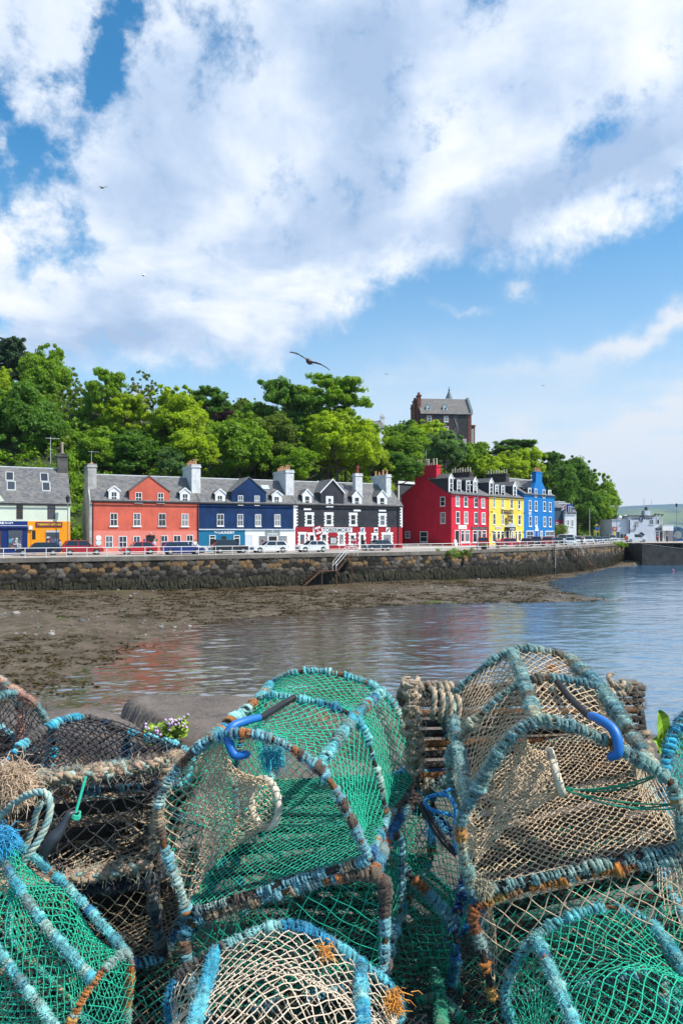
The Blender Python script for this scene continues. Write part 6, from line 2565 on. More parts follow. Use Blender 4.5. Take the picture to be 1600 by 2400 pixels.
for x, d, hd, sh, c, cn, lab in FAR:
    car(on_street(x, d), hd, sh, c, cn, lab, group='cars parked at the far end of the street')
car((*px(1488, 1243, 160).xy, .03), R(0), 'van', (.62, .66, .72), 'pale_grey', 'pale grey panel van parked in front of the white cafe', group=None, panel=True)
car(on_street(1318, 146), R(170), 'van', (.72, .73, .74), 'white', 'white van standing before the white cottage', group=None)

# ------------------------------------------------------------------ people on the pavement
SKIN = plain('skin', (.52, .30, .21), .6)


def skinned(name, pts_, edges, radii, mat, parent, sub=1):
    me = bpy.data.meshes.new(name)
    me.from_pydata(pts_, edges, [])
    me.materials.append(mat)
    o = link(bpy.data.objects.new(name, me), parent)
    md = o.modifiers.new('skin', 'SKIN')
    md.use_smooth_shade = True
    lay = me.skin_vertices[0].data if me.skin_vertices else None
    if lay is None:
        return o
    for i, r_ in enumerate(radii):
        lay[i].radius = r_ if isinstance(r_, tuple) else (r_, r_)
    lay[0].use_root = True
    sb_ = o.modifiers.new('sub', 'SUBSURF')
    sb_.levels = sb_.render_levels = sub
    return o


def person(x, d, height, face, top, bottom, hair, label, stride=.0, hat=None, z=0.0):
    p = px(x, 1243, d)
    root = empty('person', (p.x, p.y, z), face, label, 'person', 'people on the sea front')
    s = height / 1.75
    st = stride
    V = lambda *a: (a[0] * s, a[1] * s, a[2] * s)
    J = [V(0, 0, .95), V(0, 0, 1.20), V(0, 0, 1.42), V(0, 0, 1.52), V(0, -.02, 1.62), V(0, -.01, 1.72),
         V(.10, 0, .90), V(.11, -st * .45, .50), V(.11, -st * .9, .06), V(.11, -st * .9 - .15, .03),
         V(-.10, 0, .90), V(-.11, st * .35, .50), V(-.11, st * .9, .08), V(-.11, st * .9 - .13, .03),
         V(.19, 0, 1.40), V(.25, .05 + st * .2, 1.14), V(.24, -.08 + st * .2, .92), V(.24, -.12 + st * .2, .82),
         V(-.19, 0, 1.40), V(-.25, .05 - st * .2, 1.14), V(-.24, -.08 - st * .2, .92), V(-.24, -.12 - st * .2, .82)]
    E_ = [(0, 1), (1, 2), (2, 3), (3, 4), (4, 5), (0, 6), (6, 7), (7, 8), (8, 9), (0, 10), (10, 11), (11, 12), (12, 13), (2, 14), (14, 15), (15, 16), (16, 17), (2, 18), (18, 19), (19, 20), (20, 21)]
    rad_ = [.13, .125, .13, .055, .095, .075, .085, .06, .04, .035, .085, .06, .04, .035, .06, .045, .035, .03, .06, .045, .035, .03]
    skinned('body', J, E_, [r_ * s for r_ in rad_], SKIN, root)
    tv = [0, 1, 2, 14, 15, 16, 18, 19, 20]
    te = [(0, 1), (1, 2), (2, 3), (3, 4), (2, 6), (6, 7)]
    skinned('shirt', [J[i] for i in (0, 1, 2, 14, 15, 16, 18, 19, 20)], [(0, 1), (1, 2), (2, 3), (3, 4), (2, 6), (6, 7)] + ([(4, 5), (7, 8)]), [r_ * s for r_ in (.165, .155, .15, .085, .065, .055, .085, .065, .055)], top, root)
    skinned('trousers', [J[i] for i in (0, 6, 7, 8, 10, 11, 12)], [(0, 1), (1, 2), (2, 3), (0, 4), (4, 5), (5, 6)], [r_ * s for r_ in (.15, .11, .085, .065, .11, .085, .065)], bottom, root)
    hb = MB()
    hb.ball(V(0, .015, 1.69), .105 * s, .115 * s, .085 * s, 10, 6)
    hb.build('hair', hair, root, True)
    if hat:
        hb = MB()
        hb.tube([V(0, 0, 1.73), V(0, 0, 1.745)], .19 * s, 14)
        hb.tube([V(0, 0, 1.745), V(0, 0, 1.84)], [.11 * s, .09 * s], 12)
        hb.build('hat', hat, root)
    return root


C_ = lambda n, c: plain('cloth_' + n, c, .85, 0, .1)
GREYH, BROWNH = plain('hair_grey', (.32, .3, .28), .8), plain('hair_brown', (.06, .035, .02), .8)
STRAW = plain('straw_hat', (.5, .38, .2), .9)
person(113, 79.0, 1.75, R(170), C_('yellow', (.68, .44, .03)), C_('navy', (.02, .03, .07)), BROWNH, 'person in a yellow shirt behind the midnight blue estate car')
person(142, 80.0, 1.7, R(90), C_('bluegrey', (.25, .35, .5)), C_('khaki', (.4, .3, .2)), BROWNH, 'person striding between the blue estate and the red crossover', .28)
person(362, 81.3, 1.74, R(60), C_('paleblue', (.38, .52, .7)), C_('charcoal', (.03, .03, .035)), GREYH, 'grey haired person in a pale blue shirt outside the salmon house', .12)
person(455, 83.2, 1.7, R(40), C_('white', (.68, .68, .68)), C_('denim', (.06, .09, .16)), GREYH, 'person in white beside the white hidden hatchback')
person(459.5, 84.0, 1.66, R(70), C_('sky', (.30, .45, .65)), C_('cream', (.5, .46, .38)), BROWNH, 'person in sky blue at the right end of the salmon house')
person(653, 89.5, 1.76, R(0), C_('cornflower', (.25, .38, .65)), C_('navy', (.02, .03, .07)), GREYH, 'person in a cornflower shirt looking into the white shop window')
person(669, 89.2, 1.68, R(-20), C_('beige', (.5, .42, .34)), C_('navy', (.02, .03, .07)), GREYH, 'person in a beige jacket at the right end of the white shop')
person(759, 93.5, 1.7, R(180), C_('oatmeal', (.52, .44, .36)), C_('grey', (.2, .2, .2)), GREYH, 'person in oatmeal behind the white hatchback at the crimson shop')
person(832, 94.0, 1.64, R(200), C_('magenta', (.45, .02, .16)), C_('stone', (.42, .38, .34)), BROWNH, 'person in a magenta top and sun hat by the crimson shop', .1, STRAW)
person(851, 94.6, 1.76, R(150), C_('dark_green', (.04, .055, .06)), C_('dark', (.03, .03, .03)), GREYH, 'person in a dark jacket and straw hat by the slate blue hatchback', .08, STRAW)
person(1163, 103.0, 1.68, R(10), C_('pink', (.55, .14, .14)), C_('wine', (.16, .02, .03)), BROWNH, 'person in a pink top at the railing before the red house')
person(1168, 103.8, 1.74, R(190), C_('salmon', (.55, .25, .2)), C_('brown', (.1, .06, .05)), GREYH, 'person in a salmon shirt leaning by the railing before the yellow hotel')
person(1205, 121.0, 1.72, R(0), C_('black', (.03, .03, .03)), C_('denim', (.06, .09, .16)), BROWNH, 'person in black outside the yellow hotel porch')
person(1362, 134.0, 1.75, R(0), C_('brown2', (.12, .07, .05)), C_('dark', (.03, .03, .03)), BROWNH, 'person in brown standing between the white and the silver car')
person(1540, 160.0, 1.7, R(0), C_('red', (.5, .03, .1)), C_('dark', (.03, .03, .03)), BROWNH, 'person in a red coat outside the cafe door', z=.02)
person(1562, 162.0, 1.75, R(30), C_('navyc', (.02, .03, .09)), C_('dark', (.03, .03, .03)), BROWNH, 'person in a navy coat under the cafe canopy', z=.02)
person(1578, 161.0, 1.7, R(-30), C_('skyb', (.1, .2, .42)), C_('grey', (.2, .2, .2)), GREYH, 'person in blue beside the big blue drum', z=.02)


# ------------------------------------------------------------------ lamps, poles, flag, signs
def lamp(x, d, h, label, arm=None, headmat=None, z=0.0):
    p = px(x, 1243, d)
    root = empty('street_lamp', (p.x, p.y, z), 0, label, 'street lamp')
    mb = MB()
    mb.tube([(0, 0, 0), (0, 0, 1.2), (0, 0, 1.25), (0, 0, h)], [.11, .10, .065, .05], 8)
    mb.build('post', plain('lamp_grey', (.22, .23, .25), .5), root)
    mb = MB()
    if arm:
        mb.tube([(0, 0, h), (arm * .5, 0, h + .15), (arm, 0, h + .1)], .04, 6)
        mb.build('arm', plain('lamp_grey', (.22, .23, .25), .5), root)
        mb = MB()
        mb.ball((arm * 1.2, 0, h + .08), .55, .2, .12, 10, 6)
        mb.build('lamp_head', LEAD, root, True)
    else:
        mb.tube([(0, 0, h), (0, 0, h + .1), (0, 0, h + .65), (0, 0, h + .9)], [.12, .2, .26, .05], 8)
        mb.build('lantern', BLACKP, root)
    return root


lamp(159.5, 80.5, 6.1, 'white street lamp post with a black lantern beside the orange shop')
lamp(1119, 99.0, 9.3, 'tall grey street lamp with one long arm standing before the red house', -1.1)
lamp(1444, 150, 8.0, 'slim street lamp at the left corner of the white cafe', -.8)
lamp(1584, 166, 8.5, 'lamp post on the pier right of the cafe canopy')
for x, d, ytop, lab in ((1339.5, 160, 1174, 'tall bare grey pole in front of the dark wood'), (1380.5, 158, 1192, 'bare wooden pole at the foot of the right hand wood'), (1309, 168, 1172, 'thin pole just right of the bright blue house')):
    p = px(x, 1243, d)
    zt = px(x, ytop, d).z
    root = empty('pole', (p.x, p.y, 0), 0, lab, 'pole')
    mb = MB()
    mb.tube([(0, 0, 0), (0, 0, zt)], [.12, .08], 7)
    mb.build('mast', plain('pole_grey', (.32, .31, .29), .8), root)
p = px(1325, 1243, 156)
fl = empty('flagpole', (p.x, p.y, 0), 0, 'flagpole with a white flag bearing a red cross by the white cottage', 'flagpole')
zt = px(1325, 1181, 156).z
mb = MB()
mb.tube([(0, 0, 0), (0, 0, zt)], .06, 6)
mb.build('mast', WHITE, fl)
mb = MB()
mb.cur = 0
nx_, nz_ = 12, 8
for i in range(nx_):
    for j in range(nz_):
        f = lambda a, b_: (-.06 - 1.05 * a, .12 * math.sin(a * 7), zt - .1 - 1.0 * b_ - .55 * a)
        red = (4 <= i <= 5) or (3 <= j <= 4)
        mb.face([f(i / nx_, j / nz_), f((i + 1) / nx_, j / nz_), f((i + 1) / nx_, (j + 1) / nz_), f(i / nx_, (j + 1) / nz_)], 1 if red else 0)
mb.build('flag', [plain('flag_white', (.75, .72, .74), .8), plain('flag_red', (.5, .02, .06), .8)], fl)
# roundel road sign and yellow plates by the wood
p = px(1397, 1243, 152)
sg = empty('road_sign', (p.x, p.y, 0), 0, 'round blue road sign with yellow plates above the parked cars', 'sign')
mb = MB()
mb.tube([(0, 0, 0), (0, 0, 4.4)], .05, 6)
mb.build('post', LEAD, sg)
zc = px(1397, 1243, 152).z
mb = MB()
mb.tube([(0, -.06, 3.2), (0, -.10, 3.2)], .42, 16)
mb.build('disc', plain('sign_blue', (.01, .10, .42), .5), sg)
for z0, w_ in ((3.8, .35), (2.35, .6)):
    mb = MB()
    mb.box(-w_, -.09, z0, w_, -.055, z0 + .35)
    mb.build('plate', plain('sign_amber', (.55, .34, .05), .6), sg)
# pay machine / life ring post by the quay end
p = px(1467, 1243, 148)
bt = empty('lifebuoy_post', (p.x, p.y, 0), 0, 'orange lifebuoy housing on a short post at the end of the quay railing', 'lifebuoy')
mb = MB()
mb.tube([(0, 0, 0), (0, 0, 1.0)], .05, 6)
mb.build('post', LEAD, bt)
mb = MB()
mb.box(-.36, -.14, .75, .36, .14, 1.55)
mb.build('housing', plain('buoy_orange', (.62, .09, .02), .5), bt, False, .08)
# a board by the red house door
p = px(1066, 1243, 121)
bt = empty('pavement_board', (p.x, p.y, 0), ANG2, 'white folding pavement board at the red house door', 'sign')
for s_ in (-1, 1):
    mb = MB()
    mb.hexa([(-.35, s_ * .28 - .02, .05), (.35, s_ * .28 - .02, .05), (.35, s_ * .28 + .02, .05), (-.35, s_ * .28 + .02, .05), (-.35, -.02, 1.15), (.35, -.02, 1.15), (.35, .02, 1.15), (-.35, .02, 1.15)])
    mb.build('panel', WHITE, bt)
# litter bin and planting on the quay edge
for x, d, w_, c, lab, nm in ((1126, 98, .5, (.06, .055, .035), 'dark planter at the foot of the tall grey street lamp', 'planter'),):
    p = px(x + 8, 1243, d)
    bt = empty(nm, (p.x, p.y, 0), 0, lab, 'planter')
    mb = MB()
    mb.tube([(0, 0, 0), (0, 0, .55), (0, 0, .6)], [.38, .46, .46], 12)
    mb.build('tub', plain('tub', (.05, .045, .04), .8), bt)
    V, F, Tn = leaf_cloud(np.array([[0, 0, .75], [.2, 0, .7], [-.2, .1, .7]]), np.array([.3, .25, .25]), 60, .07, rng)
    np_mesh('plants', V, F, LEAF['B'], bt, Tn)
for x, d, w_, n, lab in ((1046, 90.2, 3.4, 14, 'green weeds growing from the coping below the red gable'), (1082, 92.5, 2.6, 9, 'green weeds on the coping below the red house front'), (1441, 142, 2.2, 12, 'green bush hanging over the wall top near the end of the quay'), (1455, 147.5, 1.8, 14, 'larger green bush at the very end of the quay wall')):
    p = px(x, 1243, d)
    bt = empty('bush', (p.x, p.y - .3, -.1), 0, lab, 'plant', 'plants growing on the quay wall')
    c = np.column_stack([rng.uniform(-w_ / 2, w_ / 2, n), rng.uniform(-.5, .2, n), rng.uniform(-.5, .35, n)])
    V, F, Tn = leaf_cloud(c, rng.uniform(.25, .55, n), 70, .12, rng)
    np_mesh('leaves', V, F, LEAF['G'] if n != 9 else LEAF['B'], bt, Tn)
# shrub before the slate blue house
p = px(1309, 1243, 152)
bt = empty('bush', (p.x, p.y, 1.6), 0, 'rounded olive hedge in front of the slate blue house', 'plant')
c = np.column_stack([rng.uniform(-1.8, 1.8, 26), rng.uniform(-.8, .8, 26), rng.uniform(0, 2.4, 26)])
V, F, Tn = leaf_cloud(c, np.full(26, .8), 60, .16, rng)
np_mesh('leaves', V, F, LEAF['B'], bt, Tn)

# ------------------------------------------------------------------ gulls and buoy
GW, GG = plain('gull_white', (.62, .62, .62), .7), plain('gull_brown', (.20, .17, .15), .8)


def gull(pos, span, up, head, mats, label, bank=0.0):
    root = empty('gull', pos, head, label, 'bird', 'gulls in the sky')
    root.rotation_euler = (0, bank, head)
    s = span / 1.4
    prof = [(-.30, .012, -.01), (-.22, .05, 0), (-.08, .085, .0), (.08, .08, 0), (.17, .05, .01), (.22, .048, .02), (.26, .035, .02), (.29, .012, .012), (.34, .004, .0)]
    mb = MB()
    mb.tube([(0, x * s, z * s) for x, _, z in prof], [r_ * s for _, r_, _ in prof], 10)
    # wings in one surface with the body's mesh
    for sg in (-1, 1):
        st = [(0.05, .10, -.10, .02), (.22, .12, -.10, .10), (.40, .13, -.03, .14), (.58, .07, -.03, .10), (.70, -.03, -.07, .05)]
        st = [(a, b_, c_, d_ * up) for a, b_, c_, d_ in st]
        for k, th in ((0, .010), (1, .010)):
            pass
        for (a, f0, b0, z0), (c_, f1, b1, z1) in zip(st[:-1], st[1:]):
            t = .012 * s
            mb.hexa([(sg * a * s, b0 * s, z0 * s - t), (sg * c_ * s, b1 * s, z1 * s - t), (sg * c_ * s, f1 * s, z1 * s - t), (sg * a * s, f0 * s, z0 * s - t), (sg * a * s, b0 * s, z0 * s + t * .2), (sg * c_ * s, b1 * s, z1 * s + t * .2), (sg * c_ * s, f1 * s, z1 * s + t), (sg * a * s, f0 * s, z0 * s + t)])
    mb.face([(-.02 * s, -.24 * s, 0), (.02 * s, -.24 * s, 0), (.09 * s, -.40 * s, 0), (-.09 * s, -.40 * s, 0)])
    mb.build('body', mats[0], root, True)
    mb = MB()
    mb.tube([(0, .33 * s, .0), (0, .39 * s, -.012 * s)], [.012 * s, .003 * s], 6)
    mb.build('beak', plain('beak', (.3, .2, .06), .6), root)
    return root


gull(px(724, 847, 24), 1.62, .45, R(168), (GG,), 'large brown gull gliding with spread wings above the great oak', R(-26))
gull(px(241, 440, 60), 1.3, 1.0, R(60), (GW,), 'tiny white gull high in the upper left cloud', R(-25))
gull(px(337, 646, 70), 1.2, 1.2, R(-60), (GW,), 'tiny white gull lower in the cloud above the left trees', R(30))
gull(px(905, 877, 160), 1.3, .6, R(30), (GG,), 'distant dark speck of a gull right of the great oak', 0)
gull(px(1272, 904, 160), 1.3, .6, R(20), (GG,), 'distant dark speck of a gull in the open sky right of the mansion', 0)
bp = px(1576, 1338, (EYE.z - WATER_Z) * FPX / (1338 - CY))
bu = empty('mooring_buoy', (bp.x, bp.y, WATER_Z), 0, 'tiny pink mooring buoy floating on the water off the slipway', 'buoy')
mb = MB()
mb.ball((0, 0, .08), .2, seg=14, rings=8)
mb.build('float', plain('buoy_pink', (.6, .14, .22), .6), bu, True)
mb = MB()
mb.tube([(.07 * math.cos(a), 0, .3 + .07 * math.sin(a)) for a in np.linspace(0, 6.28, 10)], .02, 5)
mb.build('eye', LEAD, bu)

# ------------------------------------------------------------------ lobster creels in the foreground
ROPE = colattr('rope_fibre', .92, .25, .5, .15, .30, 420.0)
TWINE = colattr('net_twine', .75, .1, 0, .25, .18, 300.0)
ROD = paint('tarred_rod', (.040, .033, .032), .7, .5, 14.0, .5, 90, .5)
RUSTROD = paint('rusted_rod', (.17, .075, .03), .85, .5, 14.0, .5, 90, .5)
SLAT = paint('wet_slat', (.035, .028, .024), .6, .5, 12.0, .5, 60, .4)
RUBBER = plain('black_rubber', (.014, .014, .017), .55)
HOOKB = plain('blue_hook_plastic', (.012, .14, .44), .45, 0, .5)
CREAM = paint('cream_ring', (.78, .68, .52), .7, .2, 30.0, .4, 200, .3)
PAL = {
    'aqua': [(.13, .44, .46), (.06, .34, .40), (.26, .56, .53), (.03, .22, .36), (.30, .46, .40), (.32, .13, .04)],
    'teal': [(.04, .36, .50), (.02, .26, .44), (.12, .48, .56), (.01, .15, .32), (.24, .50, .48), (.10, .09, .08)],
    'sage': [(.20, .34, .32), (.15, .28, .28), (.30, .40, .34), (.09, .22, .25), (.36, .36, .26), (.11, .10, .07)],
    'rust': [(.46, .17, .03), (.24, .36, .32), (.30, .10, .03), (.50, .27, .07), (.20, .34, .34), (.13, .07, .04)],
    'mixed': [(.16, .38, .43), (.10, .07, .055), (.36, .27, .17), (.06, .25, .35), (.36, .13, .04), (.30, .42, .38), (.04, .17, .36)],
    'tan': [(.36, .27, .18), (.29, .21, .14), (.43, .34, .24), (.22, .21, .16), (.18, .27, .25), (.12, .09, .07)],
    'blue': [(.01, .12, .40), (.02, .19, .50), (.04, .28, .52), (.005, .06, .22), (.14, .38, .48)],
    'pink': [(.40, .21, .16), (.33, .31, .27), (.13, .28, .29), (.46, .28, .20), (.07, .08, .10)],
    'green': [(.02, .28, .15), (.03, .36, .22), (.01, .18, .11), (.13, .38, .26)],
    'dark': [(.04, .05, .06), (.08, .11, .12), (.02, .02, .03), (.12, .13, .12)],
    'sagerust': [(.20, .34, .30), (.15, .28, .28), (.32, .36, .25), (.42, .20, .05), (.20, .34, .30), (.13, .08, .05)],
}
NETC = {'green': ((.006, .35, .20), (.022, .53, .33)), 'tan': ((.46, .33, .20), (.66, .50, .34)), 'black': ((.014, .014, .018), (.045, .045, .05)), 'pale': ((.58, .45, .33), (.72, .60, .46)),
        'deep': ((.006, .26, .16), (.016, .40, .26)), 'teal': ((.01, .30, .27), (.06, .45, .40)), 'brown': ((.27, .20, .13), (.42, .33, .22))}


def catmull(P, n=8):
    P = np.asarray(P, float)
    Q = np.vstack([2 * P[0] - P[1], P, 2 * P[-1] - P[-2]])
    out = []
    for i in range(1, len(Q) - 2):
        p0, p1, p2, p3 = Q[i - 1:i + 3]
        for t in np.linspace(0, 1, n, endpoint=False):
            out.append(.5 * ((2 * p1) + (-p0 + p2) * t + (2 * p0 - 5 * p1 + 4 * p2 - p3) * t * t + (-p0 + 3 * p1 - 3 * p2 + p3) * t ** 3))
    out.append(P[-1])
    return np.array(out)


def resample(P, n):
    P = np.asarray(P, float)
    d = np.r_[0, np.cumsum(np.linalg.norm(np.diff(P, axis=0), axis=1))]
    s = np.linspace(0, d[-1], n)
    return np.column_stack([np.interp(s, d, P[:, k]) for k in range(3)])


def frames(P):
    T = np.gradient(P, axis=0)
    T /= np.linalg.norm(T, axis=1)[:, None] + 1e-12
    N = np.zeros_like(P)
    n = np.cross(T[0], [0.31, .2, .93])
    n /= np.linalg.norm(n)
    for i in range(len(P)):
        n = n - T[i] * (n @ T[i])
        n /= np.linalg.norm(n) + 1e-12
        N[i] = n
    return T, N, np.cross(T, N)


class NB:
    """numpy bundle of coloured tubes that becomes one mesh"""
    def __init__(s):
        s.V, s.F, s.C, s.n = [], [], [], 0

    def tube(s, P, r, col, sides=5, cap=False):
        P = np.asarray(P, float)
        T, N, B = frames(P)
        m = len(P)
        a = np.arange(sides) * 2 * np.pi / sides
        r_ = np.broadcast_to(np.asarray(r, float), (m,))
        V = P[:, None] + (N[:, None] * np.cos(a)[None, :, None] + B[:, None] * np.sin(a)[None, :, None]) * r_[:, None, None]
        i = np.arange(m * sides).reshape(m, sides) + s.n
        j = np.roll(i, -1, axis=1)
        s.F.append(np.stack([i[:-1], j[:-1], j[1:], i[1:]], -1).reshape(-1, 4))
        s.V.append(V.reshape(-1, 3))
        c = np.broadcast_to(np.asarray(col, float), (m, 3)) if np.ndim(col) < 2 else np.asarray(col)
        s.C.append(np.repeat(c, sides, 0))
        s.n += m * sides

    def quads(s, V, C):
        """V (k,4,3)"""
        k = len(V)
        s.F.append(np.arange(4 * k).reshape(k, 4) + s.n)
        s.V.append(V.reshape(-1, 3))
        s.C.append(np.repeat(C, 4, 0))
        s.n += 4 * k

    def octa(s, P, r, C):
        """small knots"""
        k = len(P)
        d = np.array([[1, 0, 0], [0, 1, 0], [-1, 0, 0], [0, -1, 0], [0, 0, 1], [0, 0, -1]], float)
        V = P[:, None] + d[None] * r
        f = np.array([[0, 1, 4, 4], [1, 2, 4, 4], [2, 3, 4, 4], [3, 0, 4, 4], [1, 0, 5, 5], [2, 1, 5, 5], [3, 2, 5, 5], [0, 3, 5, 5]])[:, :3]
        s.T = getattr(s, 'T', [])
        s.T.append((f[None] + (np.arange(k) * 6)[:, None, None] + s.n).reshape(-1, 3))
        s.V.append(V.reshape(-1, 3))
        s.C.append(np.repeat(C, 6, 0))
        s.n += 6 * k

    def build(s, name, mat, parent=None, smooth=True):
        Fs = ([np.vstack(s.F)] if s.F else []) + ([np.vstack(s.T)] if getattr(s, 'T', None) else [])
        return np_mesh(name, np.vstack(s.V), Fs, mat, parent, np.vstack(s.C), smooth)


def pal_noise(pal, n, r, run=1.0):
    """a colour per step, changing in short runs like many lengths of old rope"""
    P = np.array(PAL[pal])
    idx = np.zeros(n, int)
    k = r.integers(len(P))
    for i in range(n):
        if r.random() < 1 / max(run, 1):
            k = min(int(r.random() ** 2.3 * len(P)), len(P) - 1)
        idx[i] = k
    return P[idx] * r.uniform(.8, 1.15, (n, 1))


def wrap(nb, P, rod, rope, pal, r, cover=.85, pitch=2.1, fuzz=1.0, seg=8):
    """rope wound round a rod in chunky turns, with bare gaps, plus loose fibres"""
    P = np.asarray(P, float)
    L = np.sum(np.linalg.norm(np.diff(P, axis=0), axis=1))
    turns = max(2, int(L / (rope * pitch)))
    m = turns * seg + 1
    Q = resample(P, m)
    T, N, B = frames(Q)
    a = np.arange(m) / seg * 2 * np.pi
    w = 1 + .24 * np.interp(np.arange(m), np.arange(0, m + 40, 15), r.normal(0, 1, len(np.arange(0, m + 40, 15))))
    rad_ = (rod + rope * .30) * np.clip(w, .72, 1.5)
    lump = np.interp(np.arange(m), np.arange(0, m + 6, 3), r.normal(0, 1, len(np.arange(0, m + 6, 3))))
    slip = np.interp(np.arange(m), np.arange(0, m + 40, 13), r.normal(0, 1, len(np.arange(0, m + 40, 13))))
    H_ = Q + (N * np.cos(a)[:, None] + B * np.sin(a)[:, None]) * (rad_ * (1 + .10 * lump) + 0 * rope)[:, None] + T * (rope * (.4 * np.sin(a * .37 + 1) + .55 * slip))[:, None]
    tc_ = pal_noise(pal, turns + 1, r, 4.5)
    col = tc_[(np.arange(m) // seg)]
    col = col * np.clip(1 + .16 * lump, .55, 1.5)[:, None] * (.88 + .22 * np.sin(np.arange(m) * 2.4))[:, None]  # raised turns lighter, sunken ones darker: crevice shade put into the colour
    dirt_ = np.clip(np.interp(np.arange(m), np.arange(0, m + 70, 31), r.normal(-.25, .5, len(np.arange(0, m + 70, 31)))), 0, .6)[:, None]
    col = col * (1 - dirt_) + np.array([.16, .12, .075]) * dirt_
    on = np.ones(turns + 1, bool)
    k = 0
    while k < turns:
        if r.random() > cover:
            g = r.integers(1, 4)
            on[k:k + g] = False
            k += g
        k += r.integers(2, 7)
    on_m = on[np.arange(m) // seg]
    i = 0
    while i < m - 2:
        if not on_m[i]:
            i += 1
            continue
        j = i
        while j < m and on_m[j]:
            j += 1
        if j - i > 3:
            rr = rope * (1 + .18 * np.sin(np.arange(j - i) * 2.1)) * np.clip(w[i:j], .75, 1.4)
            nb.tube(H_[i:j], rr, col[i:j], 5)
        i = j
    nf = int(L * 5200 * fuzz)
    if nf:
        k = r.integers(0, m, nf)
        k = k[on_m[k]]
        nf = len(k)
        d = (N[k] * np.cos(a[k])[:, None] + B[k] * np.sin(a[k])[:, None])
        o = Q[k] + d * (rad_[k] + rope * .5)[:, None]
        dirn_ = d * .8 + r.normal(0, .75, (nf, 3))
        dirn_ /= np.linalg.norm(dirn_, axis=1)[:, None]
        ln = r.uniform(.3, 1.2, nf)[:, None] * rope * 1.7
        sd_ = np.cross(dirn_, r.normal(0, 1, (nf, 3)))
        sd_ /= np.linalg.norm(sd_, axis=1)[:, None] + 1e-9
        wdt = .0005
        tip = o + dirn_ * ln + np.array([0, 0, -.3]) * ln * r.random((nf, 1)) + T[k] * ln * r.normal(0, .5, (nf, 1))
        Vq = np.stack([o - sd_ * wdt, o + sd_ * wdt, tip + sd_ * wdt * .5, tip - sd_ * wdt * .5], 1)
        nb.quads(Vq, np.clip(col[k] * 1.3 + .03, 0, .9))


def rope_cord(nb, P, r0, cols, r, twist=5.0, strands=3, sides=5):
    """laid rope: strands twisted round each other"""
    L = np.sum(np.linalg.norm(np.diff(P, axis=0), axis=1))
    m = max(12, int(L / (r0 * .9)))
    Q = resample(P, m)
    T, N, B = frames(Q)
    s = np.linspace(0, L, m)
    for k in range(strands):
        a = s / (r0 * twist) * 2 * np.pi + k * 2 * np.pi / strands
        H_ = Q + (N * np.cos(a)[:, None] + B * np.sin(a)[:, None]) * r0 * .55
        c = np.array(cols[k % len(cols)]) * (1 + .15 * np.sin(s * 40 + k))[:, None]
        nb.tube(H_, r0 * .56, c, sides)


def net_lines(nb, S_, U, Vv, cell, tw, cols, r, knots=True, jit=.18, stain=None, sides=3):
    """diamond mesh on a surface S_(u,v); U x Vv is its size in metres"""
    out_u, out_v = [], []
    c1, c2 = np.array(cols[0]), np.array(cols[1])
    ph = r.uniform(0, cell)
    # one smooth random distortion for both line families
    gu, gv = r.normal(0, 1, (7, 7)), r.normal(0, 1, (7, 7))

    def bil(G, a, b_):
        a, b_ = np.clip(a, 0, 1) * 5.999, np.clip(b_, 0, 1) * 5.999
        i, j = a.astype(int), b_.astype(int)
        fa, fb = a - i, b_ - j
        fa, fb = fa * fa * (3 - 2 * fa), fb * fb * (3 - 2 * fb)
        return G[i, j] * (1 - fa) * (1 - fb) + G[i + 1, j] * fa * (1 - fb) + G[i, j + 1] * (1 - fa) * fb + G[i + 1, j + 1] * fa * fb

    def ev(a, b_):
        uu = np.clip(a / U + bil(gu, a / U, b_ / Vv) * jit * cell / U, 0, 1)
        vv = np.clip(b_ / Vv + bil(gv, a / U, b_ / Vv) * jit * cell / Vv, 0, 1)
        return S_(uu, vv)

    kn = []
    for fam in (0, 1):
        for q_ in np.arange(-U - Vv, U + Vv, cell):
            q0 = q_ + ph
            # line a + b = q0 (fam 0) or a - b = q0 (fam 1)
            if fam == 0:
                lo, hi = max(0, q0 - Vv), min(U, q0)
            else:
                lo, hi = max(0, q0), min(U, q0 + Vv)
            if hi - lo < cell * .2:
                continue
            n = max(4, int((hi - lo) / cell * 2.2))
            a = np.linspace(lo, hi, n)
            b_ = q0 - a if fam == 0 else a - q0
            P = ev(a, b_)
            zig = .11 * cell * np.sin(np.arange(n) * 2.9 + q_ * 50)[:, None] * np.array([.4, .4, .6])
            P = P + zig
            t = r.random() * .5 + .5 * r.random(n)
            c = c1 + (c2 - c1) * t[:, None]
            if stain is not None:
                w_ = np.clip(1 - np.linalg.norm(P - stain[0], axis=1) / stain[2], 0, 1)[:, None]
                c = c * (1 - w_) + np.array(stain[1]) * w_
            nb.tube(P, tw, c, sides)
            if knots and fam == 0:
                k0 = np.arange(math.ceil((2 * lo - q0 - ph) / cell), (2 * hi - q0 - ph) / cell)
                ak = (q0 + ph + k0 * cell) / 2
                bk = q0 - ak
                ok = (ak > 0) & (ak < U) & (bk > 0) & (bk < Vv)
                if ok.any():
                    kn.append(ev(ak[ok], bk[ok]))
    if kn:
        K = np.vstack(kn)
        nb.octa(K, tw * 1.9, np.clip((c1 + c2)[None] * .5 * r.uniform(.95, 1.45, (len(K), 1)), 0, .9))


def slack_line(a, b_, sag, n=12):
    t = np.linspace(0, 1, n)[:, None]
    P = np.asarray(a) * (1 - t) + np.asarray(b_) * t
    P[:, 2] -= sag * 4 * (t[:, 0] * (1 - t[:, 0]))
    return P


